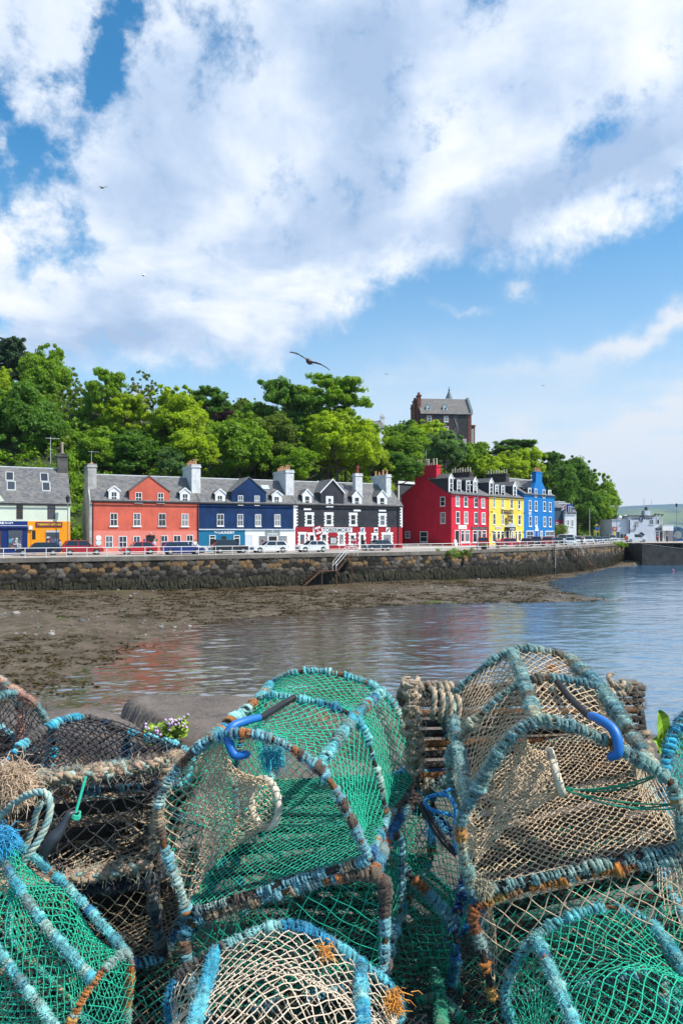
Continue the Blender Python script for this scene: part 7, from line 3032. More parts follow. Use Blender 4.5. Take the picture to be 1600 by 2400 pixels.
def tuft(nb, p, d, n, ln, col, r, spread=.6):
    d = np.asarray(d, float)
    for _ in range(n):
        e = d + r.normal(0, spread, 3)
        e /= np.linalg.norm(e)
        m_ = ln * r.uniform(.5, 1.1)
        q_ = np.asarray(p) + e * m_ * .5 + r.normal(0, .1 * ln, 3)
        nb.tube(np.array([p, q_, np.asarray(p) + e * m_ + np.array([0, 0, -.25 * m_])]), [.0012, .001, .0005], np.array(col) * r.uniform(.7, 1.3), 3)


def creel(name, K, label, net, pal, hooppal=None, rods='sh', side_cell=.030, tw=.00125, rod=.0072, rope=.0052, seed=1, slats=7, cover=.8, ends='B', floor=True, floornet=None, funnel=None, stain=None,
          fuzz=1.0, side=True, railpal=None, basepal=None, group='lobster creels heaped on the rocks', mid=True):
    """K: three hoops (front, middle, back) of seven points each, left foot to right foot, millimetres in world space"""
    r = np.random.default_rng(seed)
    K = np.array(K, float) / 1000.0
    org = K[:, [0, 6]].mean((0, 1))
    root = empty(name, org, 0, label, 'creel', group)
    K = K - org
    hp = hooppal or pal
    hoops = [catmull(k, 7) for k in K]
    np_hoops = (0, 2) if not mid else (0, 1, 2)
    m = len(hoops[0])
    cens = [h.mean(0) for h in hoops]
    for i, h in enumerate(hoops):
        if i not in np_hoops:
            continue
        nb = NB()
        nb.tube(h, rod, (.5, .5, .5), 6)
        ho = nb.build('hoop', RUSTROD if r.random() < .5 else ROD, root)
        wb = NB()
        wrap(wb, h, rod, rope * .8, hp if i == 0 else pal, r, cover, 1.95, fuzz)
        wb.build('rope_binding', ROPE, ho)
    # base frame
    for a, b_ in ((K[0, 0], K[0, 6]), (K[2, 0], K[2, 6])):
        P = slack_line(a, b_, 0, 12)
        nb = NB()
        nb.tube(P, rod * 1.05, (.5, .5, .5), 6)
        bo = nb.build('base_bar', ROD, root)
        wb = NB()
        wrap(wb, P, rod, rope * .68, basepal or 'mixed', r, cover * .55, 2.3, fuzz * .6)
        wb.build('rope_binding', ROPE, bo)
    for j in (0, 6):
        P = catmull(K[:, j], 8)
        nb = NB()
        nb.tube(P, rod, (.5, .5, .5), 6)
        bo = nb.build('base_bar', ROD, root)
        wb = NB()
        wrap(wb, P, rod, rope * .7, basepal or 'mixed', r, cover * .8, 2.2, fuzz * .7)
        wb.build('rope_binding', ROPE, bo)
    js = {'sh': (2, 4), 'ridge': (3,), 'all': (2, 3, 4)}[rods]
    for j in js:
        P = catmull(K[:, j], 9)
        nb = NB()
        nb.tube(P, rod, (.5, .5, .5), 6)
        bo = nb.build('rail', ROD, root)
        wb = NB()
        wrap(wb, P, rod * 1.2, rope * .88, railpal or pal, r, min(1, cover + .17), 1.75, fuzz * 1.5)
        wb.build('rope_binding', ROPE, bo)
    for i in range(slats):
        f = (i + .5) / slats
        t = f * 2
        a = K[0] + (K[1] - K[0]) * t if t < 1 else K[1] + (K[2] - K[1]) * (t - 1)
        mb = MB()
        u_ = Vector(a[6] - a[0])
        n_ = Vector(K[2, 0] - K[0, 0]).normalized() * .017
        z_ = Vector((0, 0, .006))
        A, B_ = Vector(a[0]) - z_ * 2, Vector(a[6]) - z_ * 2
        mb.hexa([A - n_ - z_, B_ - n_ - z_, B_ + n_ - z_, A + n_ - z_, A - n_ + z_, B_ - n_ + z_, B_ + n_ + z_, A + n_ + z_])
        mb.build('slat', SLAT, root)
    H_ = np.stack([resample(h, 41) for h in hoops])
    Cc = np.stack([h[[0, -1]].mean(0) * .4 + h.mean(0) * .6 for h in hoops])
    Larc = np.linalg.norm(np.diff(H_[1], axis=0), axis=1).sum()
    Llen = np.linalg.norm(K[1] - K[0], axis=1).mean() + np.linalg.norm(K[2] - K[1], axis=1).mean()
    rails_u = []

    def S_(u, v):
        x = np.clip(u, 0, 1) * 39.999
        i = x.astype(int)
        f = (x - i)[:, None]
        h = [H_[k][i] * (1 - f) + H_[k][i + 1] * f for k in range(3)]
        t = np.clip(v, 0, 1) * 2
        lo = (t < 1)
        w_ = np.where(lo, t, t - 1)[:, None]
        P = np.where(lo[:, None], h[0] * (1 - w_) + h[1] * w_, h[1] * (1 - w_) + h[2] * w_)
        ctr = np.where(lo[:, None], Cc[0] * (1 - w_) + Cc[1] * w_, Cc[1] * (1 - w_) + Cc[2] * w_)
        sag = .10 * np.sin(w_ * np.pi) + .04 * np.sin(u * 14)[:, None] * np.sin(w_ * np.pi)
        # chords between the rails: the net pulls straight there
        return P + (ctr - P) * sag
    if side:
        nb = NB()
        net_lines(nb, S_, Larc, Llen, side_cell, tw, NETC[net], r, True, .35, stain)
        nb.build('side_net', TWINE, root)

    def end_net(h, cols, nm, cell=side_cell * 1.15, bulge=0.0, dirv=None, u0=0.0, u1=1.0):
        base_l, base_r = h[0], h[-1]
        ax = base_r - base_l
        w_ = np.linalg.norm(ax)
        ax = ax / w_
        upv = h[m // 2] - (base_l + base_r) / 2
        upv = upv - ax * (upv @ ax)
        hgt = np.linalg.norm(upv)
        upv = upv / hgt
        poly = [((p - base_l) @ ax, (p - base_l) @ upv) for p in h]
        x0, x1 = min(p[0] for p in poly), max(p[0] for p in poly)
        nb = NB()
        c1, c2 = np.array(cols[0]), np.array(cols[1])
        y1 = max(p[1] for p in poly)
        nrm_ = np.cross(ax, upv)
        kn = []
        for fam in (1, -1):
            for q_ in np.arange(x0 - y1 - .1, x1 + y1 + .1, cell):
                ys = np.arange(-.02, y1 + .02, .011)
                xs = q_ + fam * ys if fam > 0 else q_ - ys + 0
                pts2 = np.column_stack([xs + .004 * np.sin(ys * 90 + q_ * 40), ys])
                ins = inside(pts2, poly)
                i = 0
                while i < len(ys):
                    if not ins[i]:
                        i += 1
                        continue
                    j = i
                    while j < len(ys) and ins[j]:
                        j += 1
                    if j - i > 2:
                        s2 = pts2[i:j]
                        fx = (s2[:, 0] - x0) / (x1 - x0)
                        k_ = (fx >= u0) & (fx <= u1)
                        if k_.sum() > 2:
                            s2 = s2[k_]
                            dm = np.sin(np.clip((s2[:, 0] - x0) / (x1 - x0), 0, 1) * np.pi) * np.sin(np.clip(s2[:, 1] / y1, 0, 1) * np.pi)
                            P = base_l + ax * s2[:, :1] + upv * s2[:, 1:] + (nrm_ * bulge) * dm[:, None]
                            c = c1 + (c2 - c1) * r.random((len(P), 1))
                            nb.tube(P, tw, c, 3)
                    i = j
        if nb.V:
            nb.build(nm, TWINE, root)
    if 'B' in ends:
        end_net(hoops[2], NETC[net], 'end_net', bulge=-.03)
    if 'F' in ends:
        end_net(hoops[0], NETC[net], 'end_net', bulge=.03)
    if floor:
        def Sf(u, v):
            t = np.clip(v, 0, 1) * 2
            lo = (t < 1)[:, None]
            w_ = np.where(t < 1, t, t - 1)[:, None]
            L_ = np.where(lo, K[0, 0] * (1 - w_) + K[1, 0] * w_, K[1, 0] * (1 - w_) + K[2, 0] * w_)
            R_ = np.where(lo, K[0, 6] * (1 - w_) + K[1, 6] * w_, K[1, 6] * (1 - w_) + K[2, 6] * w_)
            return L_ * (1 - u[:, None]) + R_ * u[:, None] + np.array([0, 0, .012])
        nb = NB()
        net_lines(nb, Sf, np.linalg.norm(K[0, 6] - K[0, 0]), Llen, side_cell * .8, tw, NETC[floornet or net], r, True, .3)
        nb.build('floor_net', TWINE, root)
    if funnel:
        # entrance funnel: net drawn from one side of the front hoop to a ring
        u0, u1, ring_c, ring_n, ring_r, fnet = funnel
        ring_c = np.array(ring_c, float) / 1000 - org
        n_ = np.array(ring_n, float)
        n_ /= np.linalg.norm(n_)
        a1 = np.cross(n_, [0, 0, 1.0])
        a1 /= np.linalg.norm(a1)
        a2 = np.cross(n_, a1)
        hh = resample(hoops[0], 81)
        i0, i1 = int(u0 * 80), int(u1 * 80)
        mouth = hh[i0:i1 + 1]
        closing = np.vstack([mouth, slack_line(mouth[-1], mouth[0], .0, 10)[1:-1]])
        mouth = resample(np.vstack([closing, closing[:1]]), 61)
        # the closing side leans back into the creel
        ang = np.linspace(0, 2 * np.pi, 61)
        mc = mouth.mean(0)
        ph0 = math.atan2((mouth[0] - mc) @ a2, (mouth[0] - mc) @ a1)
        ph1 = math.atan2((mouth[15] - mc) @ a2, (mouth[15] - mc) @ a1)
        sg = 1 if ((ph1 - ph0 + np.pi) % (2 * np.pi) - np.pi) > 0 else -1
        ring = ring_c + (a1[None] * np.cos(ph0 + sg * ang)[:, None] + a2[None] * np.sin(ph0 + sg * ang)[:, None]) * ring_r

        def Sn(u, v):
            x = np.clip(u, 0, 1) * 59.999
            i = x.astype(int)
            f = (x - i)[:, None]
            A = mouth[i] * (1 - f) + mouth[i + 1] * f
            B_ = ring[i] * (1 - f) + ring[i + 1] * f
            v_ = np.clip(v, 0, 1)[:, None]
            P = A * (1 - v_) + B_ * v_
            ce = mc * (1 - v_) + ring_c * v_
            return P + (ce - P) * (.22 * np.sin(v_ * np.pi))
        nb = NB()
        cl = side_cell * .92
        net_lines(nb, Sn, np.linalg.norm(np.diff(mouth, axis=0), axis=1).sum() * .75, np.linalg.norm(ring_c - mc) * 1.15, cl, tw, NETC[fnet], r, True, .3)
        fo = nb.build('entrance_funnel', TWINE, root)
        nb = NB()
        rr_ = ring_r
        tt = np.linspace(0, 2 * np.pi, 60)
        rp = ring_c + (a1[None] * np.cos(tt)[:, None] + a2[None] * np.sin(tt)[:, None]) * rr_
        nb.tube(rp, .0092 * (1 + .10 * np.sin(tt * 22)), (.5, .4, .3), 8)
        nb.build('ring', CREAM, fo)
        nb = NB()
        for e, cc in ((hoops[0][-8], 'green'), (hoops[0][-14], 'green')):
            for q_ in range(3):
                nb.tube(slack_line(ring_c + a1 * rr_ * (.4 - q_ * .3) + a2 * rr_ * .7, e + r.normal(0, .006, 3), .012 + .008 * q_), .0018, PAL['green'][q_], 4)
        nb.build('tie_cord', ROPE, fo)
    return root, org, hoops


def bungee(root, org, pts, hook):
    """black bungee with a blue plastic hook"""
    P = catmull(np.array(pts, float) / 1000 - org, 8)
    nb = NB()
    nb.tube(P, .0085, (.02, .02, .02), 8)
    b_ = nb.build('bungee', RUBBER, root)
    hk = catmull(np.array(hook, float) / 1000 - org, 10)
    n = len(hk)
    nb = NB()
    nb.tube(hk, .0092 * (1 + .18 * np.sin(np.linspace(0, 3.1, n))), (.02, .2, .5), 10)
    nb.V.append(hk[-1:] + 0)
    nb.V.pop()
    mbk = nb.build('hook', HOOKB, b_)
    nb = NB()
    for q_ in (0, n - 1):
        t = hk[q_] - hk[q_ - 1 if q_ else 1]
        t /= np.linalg.norm(t)
        nb.tube(np.array([hk[q_] - t * .003, hk[q_] + t * .004, hk[q_] + t * .0085]), [.0093, .0082, .002], (.02, .2, .5), 10)
    nb.build('hook_tip', HOOKB, b_)
    return b_


def pxw(x, y, d):
    p = px(x, y, d)
    return (p.x * 1000, p.y * 1000, p.z * 1000)


KP = {
    'A': [[(-362,1611,1897),(-432,1613,2138),(-330,1599,2295),(-190,1562,2332),(-52,1524,2270),(14,1502,2178),(61,1498,2077)], [(-297,1914,1974),(-300,1916,2141),(-238,1902,2322),(-111,1865,2337),(34,1827,2299),(90,1805,2172),(121,1801,2036)], [(-229,2217,1982),(-264,2219,2132),(-227,2205,2301),(-75,2168,2353),(126,2130,2298),(204,2108,2158),(243,2104,2041)]],
    'B': [[(293,1514,1998),(265,1501,2104),(275,1484,2204),(412,1447,2396),(654,1433,2301),(708,1438,2219),(727,1453,2126)], [(333,1813,2026),(290,1799,2145),(303,1783,2246),(467,1746,2411),(654,1731,2398),(727,1736,2307),(761,1751,2168)], [(363,2111,2068),(319,2097,2186),(332,2081,2288),(508,2044,2438),(679,2029,2417),(752,2034,2335),(789,2050,2203)]],
    'C': [[(-378,1140,1611),(-401,1158,1733),(-289,1175,1832),(-116,1189,1894),(48,1180,1809),(146,1165,1697),(108,1147,1579)], [(-386,1405,1573),(-410,1422,1695),(-299,1440,1792),(-122,1453,1852),(45,1444,1768),(143,1430,1658),(103,1411,1541)], [(-398,1669,1539),(-422,1687,1665),(-314,1704,1749),(-129,1718,1807),(48,1709,1719),(143,1694,1628),(103,1676,1505)]],
    'D': [[(466,1310,1415),(441,1314,1553),(509,1314,1703),(665,1309,1778),(830,1302,1727),(920,1295,1588),(915,1293,1448)], [(476,1591,1409),(450,1595,1546),(522,1595,1696),(681,1590,1772),(842,1583,1722),(930,1576,1584),(925,1574,1444)], [(480,1872,1401),(451,1876,1537),(534,1877,1683),(714,1872,1765),(850,1864,1720),(935,1858,1584),(932,1855,1443)]],
    'E': [[(-744,1753,1276),(-749,1677,1388),(-678,1670,1561),(-621,1718,1665),(-568,1817,1673),(-490,1967,1573),(-486,2029,1441)], [(-977,1920,1367),(-986,1843,1485),(-917,1837,1664),(-850,1885,1755),(-785,1984,1753),(-713,2134,1656),(-716,2196,1529)], [(-1209,2087,1458),(-1212,2010,1576),(-1130,2004,1758),(-1039,2051,1849),(-1049,2151,1843),(-961,2301,1747),(-952,2363,1620)]],
    'F': [[(-1094,1990,1753),(-1095,2008,1898),(-1048,1951,2060),(-967,1826,2126),(-890,1694,2076),(-856,1616,1911),(-869,1615,1760)], [(-861,2136,1726),(-859,2154,1878),(-807,2097,2050),(-727,1972,2113),(-651,1840,2057),(-617,1762,1891),(-630,1761,1739)], [(-635,2281,1692),(-623,2300,1857),(-561,2242,2047),(-482,2118,2104),(-411,1986,2040),(-379,1908,1871),(-391,1907,1719)]],
    'L': [[(-142,1934,1712),(-71,1902,1835),(92,1841,1918),(185,1797,1888),(291,1777,1759),(276,1795,1578),(193,1833,1471)], [(-42,2221,1734),(23,2189,1856),(178,2127,1940),(306,2083,1905),(387,2064,1788),(376,2082,1603),(295,2119,1493)], [(61,2508,1755),(128,2476,1877),(287,2414,1960),(400,2370,1930),(484,2351,1813),(477,2369,1626),(396,2406,1515)]],
    'G': [[(-871,1805,2093),(-946,1917,2145),(-880,2102,2206),(-807,2207,2194),(-689,2206,2149),(-480,2133,2111),(-453,2001,2059)], [(-938,1891,1814),(-1013,2002,1867),(-954,2188,1911),(-872,2293,1920),(-742,2292,1886),(-564,2219,1825),(-531,2087,1776)], [(-1006,1977,1535),(-1081,2088,1587),(-1023,2274,1630),(-938,2379,1642),(-807,2378,1610),(-634,2304,1545),(-601,2173,1496)]],
    'H': [[(-1536,2624,1789),(-1526,2608,1930),(-1454,2656,2074),(-1351,2754,2142),(-1298,2865,2080),(-1264,2940,1960),(-1244,2950,1792)], [(-1762,2818,1823),(-1755,2802,1964),(-1691,2850,2111),(-1595,2948,2180),(-1514,3059,2118),(-1473,3134,1977),(-1482,3144,1833)], [(-1989,3012,1856),(-1982,2996,1997),(-1919,3044,2145),(-1824,3142,2215),(-1739,3253,2152),(-1696,3327,2008),(-1709,3337,1867)]],
    'I': [[(258,2233,1981),(291,2367,2033),(312,2463,2177),(297,2453,2331),(260,2333,2422),(228,2170,2416),(212,2059,2325)], [(595,2154,2025),(623,2289,2074),(632,2384,2211),(614,2374,2364),(575,2254,2452),(536,2092,2439),(518,1981,2345)], [(934,2076,2077),(957,2210,2123),(953,2305,2248),(931,2296,2397),(889,2175,2481),(841,2013,2456),(820,1902,2358)]],
    'K': [[(800,1679,2016),(803,1714,2150),(875,1773,2299),(1003,1824,2342),(1144,1845,2277),(1223,1825,2125),(1220,1788,1988)], [(725,1959,1940),(721,1994,2078),(795,2053,2222),(931,2104,2270),(1070,2125,2204),(1146,2105,2051),(1143,2068,1914)], [(647,2239,1866),(642,2274,2004),(717,2333,2148),(854,2384,2196),(993,2405,2131),(1069,2385,1977),(1065,2348,1840)]],
    'O': [[(-30,1711,1175),(-4,1743,1313),(143,1755,1436),(257,1749,1470),(341,1717,1392),(410,1664,1220),(363,1635,1087)], [(9,2005,1098),(36,2038,1236),(184,2050,1360),(295,2043,1393),(379,2012,1315),(449,1958,1143),(403,1930,1010)], [(52,2300,1022),(92,2332,1162),(256,2345,1288),(310,2338,1317),(411,2307,1233),(482,2253,1064),(441,2224,933)]],
    'P': [[(-1184,2202,1304),(-1195,2243,1448),(-1184,2202,1621),(-1156,2069,1715),(-1118,1909,1681),(-1088,1807,1549),(-1078,1790,1405)], [(-901,2273,1321),(-917,2314,1459),(-913,2273,1623),(-882,2140,1720),(-840,1980,1691),(-809,1878,1559),(-799,1860,1416)], [(-615,2344,1339),(-638,2385,1470),(-645,2344,1625),(-611,2211,1725),(-563,2051,1700),(-531,1949,1570),(-521,1931,1426)]],
}


def under(K, drop, dx=(0, 0), push=0.0):
    """a creel body lying beneath the base of another one"""
    o = []
    for i, k in enumerate(K):
        L, Rr = np.array(k[0], float), np.array(k[6], float)
        dwn = np.array([0, 0, -drop])
        sh = np.array([dx[0], push, 0])
        o.append([L + dwn * 1.0 + sh, L + dwn * .5 + sh * .7 + (-12, 0, 0), L + dwn * .12 + sh * .3, (L + Rr) / 2 + (0, 0, -16), Rr + dwn * .12 + sh * .3, Rr + dwn * .5 + sh * .7 + (12, 0, 0), Rr + dwn + sh])
    return o


def toward(K, f):
    """the same creel nearer to or farther from where the photographer stood"""
    e = np.array(EYE) * 1000
    return [[e + (np.array(p) - e) * f for p in k] for k in K]


KI_ = []
for xl, xr2 in ((985, 965), (1252, 1228), (1520, 1492)):
    t = (xl - 985) / 535
    L_, R_ = np.array(pxw(xl, 1835 - 30 * t, 2.04)), np.array(pxw(xr2, 1612, 2.16))
    KI_.append([L_, L_ + (0, 120, -10), L_ + (0, 250, 20), (L_ + R_) / 2 + (0, 320, -20), R_ + (0, 250, -70), R_ + (0, 120, -25), R_])
KP['I'] = KI_
KP['D'], KP['C'], KP['E'], KP['O'] = toward(KP['D'], .78), toward(KP['C'], .84), toward(KP['E'], .72), toward(KP['O'], .78)
for nm_, lo_, hi_, dd_ in (('F', ((-80, 2085), (360, 2020)), ((-60, 1850), (400, 1780)), 1.74), ('P', ((-60, 2335), (385, 2245)), ((-60, 2110), (362, 2062)), 1.70)):
    kk = []
    for t in (0, .5, 1):
        a_ = np.array(pxw(lo_[0][0] + (lo_[1][0] - lo_[0][0]) * t, lo_[0][1] + (lo_[1][1] - lo_[0][1]) * t, dd_ + .12 * t))
        b_ = np.array(pxw(hi_[0][0] + (hi_[1][0] - hi_[0][0]) * t, hi_[0][1] + (hi_[1][1] - hi_[0][1]) * t, dd_ + .04 + .12 * t))
        kk.append([a_, (a_ + b_) / 2 + (0, -25, 0), b_, b_ + (0, 190, -75), b_ + (0, 380, -190), (a_ + b_) / 2 + (0, 430, 0), a_ + (0, 410, 0)])
    KP[nm_] = kk
for k in KP['E']:
    b_ = np.array(k[4], float)
    k[5], k[6] = tuple(b_ + (-14, 45, -130)), tuple(b_ + (-30, 60, -270))
KP['K'] = [[tuple(np.array(p, float) + (330 * t, 300 * t, 0)) for p in KP['K'][0]] for t in (0, .5, 1)]

cA = creel('lobster_creel', KP['A'], 'green netted creel with cream ring and blue hook, middle of the heap', 'green', 'aqua', 'mixed', 'sh', .027, .0014, seed=11, floornet='deep', cover=.72,
           funnel=(.02, .52, pxw(620, 1882, 1.66), (.80, .74, -.10), .056, 'tan'), ends='B')
cB = creel('lobster_creel', KP['B'], 'biggest tan netted creel with thick pale ropes and blue hook, right of centre', 'tan', 'sage', 'sagerust', 'all', .027, .0015, rope=.0062, seed=12, cover=.9, floornet='tan', fuzz=1.5, railpal='sage', basepal='sage',
           funnel=(.06, .48, pxw(1302, 1810, 1.56), (1.0, -.22, .30), .046, 'tan'), ends='B')
bungee(cA[0], cA[1], [pxw(690, 1634, 1.86), pxw(655, 1655, 1.80), pxw(622, 1676, 1.69), pxw(606, 1684, 1.66)], [pxw(606, 1682, 1.655), pxw(575, 1690, 1.62), pxw(546, 1702, 1.595), pxw(535, 1722, 1.585), pxw(540, 1750, 1.575), pxw(552, 1770, 1.57), pxw(578, 1768, 1.57)])
bungee(cB[0], cB[1], [pxw(1305, 1598, 1.70), pxw(1335, 1636, 1.62), pxw(1372, 1672, 1.52), pxw(1386, 1682, 1.50)], [pxw(1384, 1678, 1.475), pxw(1400, 1684, 1.455), pxw(1432, 1706, 1.43), pxw(1446, 1735, 1.415), pxw(1446, 1765, 1.41), pxw(1430, 1774, 1.42)])
creel('lobster_creel', KP['C'], 'pale netted creel with teal and orange rope at the bottom middle', 'pale', 'teal', 'rust', 'sh', .032, .0013, seed=13, mid=False, cover=.9, rope=.0054, rod=.0050, fuzz=1.8, floornet='brown')
creel('lobster_creel', KP['D'], 'green netted creel bound in bright blue rope in the bottom right corner', 'green', 'aqua', 'teal', 'sh', .028, .0012, seed=14, mid=False, cover=.85, rope=.0054, rod=.0048, fuzz=1.6, floornet='brown')
creel('lobster_creel', KP['E'], 'green netted creel with orange rope ends in the bottom left corner', 'green', 'aqua', 'rust', 'all', .023, .0011, seed=15, mid=False, cover=.85, rope=.0036, rod=.0036, ends='BF', floornet='deep', fuzz=1.5)
cF = creel('lobster_creel', KP['F'], 'tan rope framed creel with open black net, left of the green ring creel', 'black', 'tan', 'tan', 'sh', .055, .0021, seed=16, cover=1.0, rope=.0095, rod=.009, basepal='tan', ends='', floornet='brown', fuzz=1.6, mid=False)
creel('lobster_creel', KP['G'], 'low black netted creel edged in bright blue twine on the left', 'black', 'teal', 'teal', 'sh', .027, .0022, seed=17, cover=.6, rope=.0062, ends='BF', floor=False, fuzz=.5)
creel('lobster_creel', KP['H'], 'black netted creel with pink flecked rope hoop at the left edge', 'black', 'pink', 'pink', 'sh', .045, .0022, seed=18, cover=1.0, rope=.0085, ends='BF', floor=False)
cI = creel('lobster_creel', KP['I'], 'slatted creel lying on its side behind, thick fawn rope at both ends', 'black', 'tan', 'tan', 'sh', .06, .0015, seed=19, slats=0, cover=.95, rope=.012, rod=.010, floor=False, ends='', side=False, basepal='tan', fuzz=1.2)
creel('lobster_creel', KP['K'], 'teal netted creel with blue rope cut off by the right edge', 'teal', 'blue', 'teal', 'sh', .024, .0014, seed=20, cover=1.0, rope=.0085, ends='BF')
creel('lobster_creel', KP['L'], 'green netted creel with royal blue bindings wedged between the two big creels', 'green', 'blue', 'mixed', 'sh', .026, .0012, seed=21, cover=.8, rope=.0075, ends='BF', floornet='deep')
creel('lobster_creel', under(KP['A'], 250, (30, 0), -10), 'deep green netted creel squashed under the middle green creel', 'deep', 'mixed', 'mixed', 'sh', .036, .0013, seed=22, cover=.85, rope=.0055, ends='BF', floornet='deep')
creel('lobster_creel', under(KP['B'], 230, (40, 0), -10), 'brown netted creel squashed under the biggest tan creel', 'tan', 'mixed', 'rust', 'sh', .038, .0013, seed=23, cover=.75, rope=.0055, ends='BF', floornet='deep')
creel('lobster_creel', KP['O'], 'dark netted creel sunk deep between the two bottom creels', 'black', 'green', 'dark', 'ridge', .034, .0015, seed=24, cover=.55, rope=.005, ends='BF', floor=False)
creel('lobster_creel', KP['P'], 'brown netted creel with dark slats beneath the tan rope framed creel', 'brown', 'dark', 'mixed', 'sh', .036, .0013, seed=25, cover=.8, rope=.0075, slats=12, ends='BF')
creel('lobster_creel', under(KP['K'], 400, (0, 0), 20), 'dark green netted creel under the teal one at the right edge', 'deep', 'dark', 'mixed', 'sh', .036, .0014, seed=26, cover=.8, ends='BF', slats=5)
creel('lobster_creel', under(KP['H'], 420, (0, 0), 0), 'dark netted creel under the pink flecked one at the left edge', 'black', 'dark', 'mixed', 'sh', .04, .002, seed=27, cover=.8, ends='BF', slats=5, floor=False)

# slats of the creel that lies on its side: they run the long way
root, org, hp_ = cI
KI = np.array(KP['I'], float) / 1000 - org
for i in range(9):
    f = (i + .6) / 9.2
    a, b_ = KI[0, 0] * (1 - f) + KI[0, 6] * f, KI[2, 0] * (1 - f) + KI[2, 6] * f
    nb = NB()
    P = slack_line(a, b_, .0, 6)
    nb.tube(P, .0115, (.03, .03, .03), 7)
    nb.build('slat', SLAT if i % 3 else RUSTROD, root)
r = np.random.default_rng(55)
# thick fawn rope hitched round both end posts
for (xa, xb, ya, yb, dd, lab) in ((958, 1000, 1600, 1800, 1.99, 'thick fawn rope hitched round the left post of the slatted creel'), (1440, 1505, 1600, 1790, 2.10, 'thick fawn rope hitched round the right post of the slatted creel')):
    nb = NB()
    o_ = Vector(px((xa + xb) / 2, yb, dd))
    for k in range(9):
        t = k / 8
        yc = ya + (yb - ya) * t
        xc = xa + (xb - xa) * .35 * t + r.uniform(-5, 5)
        p0_ = np.array(px(xc, yc, dd))
        ang = np.linspace(-.6, 4.6, 14)
        wv2 = .019 + .004 * r.random()
        P = p0_[None] + np.column_stack([np.cos(ang) * wv2, -np.sin(ang) * .022, .010 * np.sin(ang * .5 + k) + .014 * np.cos(ang + r.uniform(0, 3))])
        rope_cord(nb, P - np.array(o_), .0082, [PAL['tan'][0], PAL['tan'][2], PAL['tan'][1]], r)
    for k in range(4):
        x0_ = (xa + 55 if xa < 1200 else xa - 12) + 19 * k * (1 if xa < 1200 else -1)
        ang = np.linspace(-.3, 3.5, 12)
        p0_ = np.array(px(x0_, 1648 + 6 * k, dd - .03))
        P = p0_[None] + np.column_stack([.004 * np.sin(ang * 2), -np.sin(ang) * .03, np.cos(ang) * .042])
        rope_cord(nb, P - np.array(o_), .0085, [PAL['tan'][2], PAL['tan'][0], PAL['tan'][3]], r)
    for k in range(160):
        e = r.normal(0, 1, 3)
        tuft(nb, np.array(px(r.uniform(xa - 5, xb), r.uniform(ya, yb), dd - .02)) - np.array(o_), e, 1, .03, PAL['tan'][k % 5], r)
    ro = nb.build('rope_hitch', ROPE)
    ro.location = o_
    tag(ro, lab, 'rope', 'loose ropes among the creels')

# heap of old rope and dry weed inside the rope framed creel
nb = NB()
o_ = np.array(px(190, 2010, 1.95))
for k in range(150):
    c0 = np.array(px(r.uniform(-40, 360), r.uniform(1880, 2040), r.uniform(1.95, 2.2)))
    th = r.uniform(-.5, .7)
    ln = r.uniform(.10, .30)
    t = np.linspace(-1, 1, 16)
    P = c0[None] + np.column_stack([math.cos(th) * t * ln + .02 * np.sin(t * 7 + k), .03 * np.sin(t * 4 + k), math.sin(th) * t * ln * .5 + .025 * np.cos(t * 6 + k * 2)])
    pc = PAL['tan']
    nb.tube(P - o_, r.uniform(.001, .0036), np.array(pc[k % len(pc)]) * r.uniform(.7, 1.5), 4)
for k in range(3800):
    c0 = np.array(px(r.uniform(-30, 370), r.uniform(1900, 2050), r.uniform(1.95, 2.2))) - o_
    tuft(nb, c0, (r.normal(), r.normal() - .5, r.normal() * .5 + .6), 1, .05, np.array(PAL['tan'][k % 4]) * r.uniform(.9, 1.9), r)
ro = nb.build('rope_heap', ROPE)
ro.location = o_
tag(ro, 'heap of old tan rope and dry fibres inside the rope framed creel', 'rope', 'loose ropes among the creels')

# braided head rope of the rope framed creel
F_ = np.array(KP['F'], float) / 1000
for j, lab in ((2, 'thick tan rope lying along the top of the rope framed creel'), (0, 'thick tan rope lying along the foot of the rope framed creel')):
    nb = NB()
    P = catmull(F_[:, j], 10)
    o_ = P.mean(0)
    s = np.linspace(0, 1, len(P))
    for k in range(2):
        Q = P + np.column_stack([.0 * s, -.022 + .012 * np.sin(s * 60 + k * 3), .012 * np.cos(s * 50 + k * 2.2)]) - o_
        rope_cord(nb, Q, .0125, [PAL['tan'][0], PAL['tan'][2], PAL['pink'][3]] if k else [PAL['tan'][1], PAL['sage'][2], PAL['tan'][0]], r)
    for k in range(500):
        i = r.integers(0, len(P))
        tuft(nb, P[i] - o_ + r.normal(0, .014, 3) + np.array([0, -.02, 0]), r.normal(0, 1, 3) + np.array([0, -.4, .4]), 1, .035, np.array(PAL['tan'][k % 5]) * 1.2, r)
    ro = nb.build('rope', ROPE)
    ro.location = o_
    tag(ro, lab, 'rope', 'loose ropes among the creels')

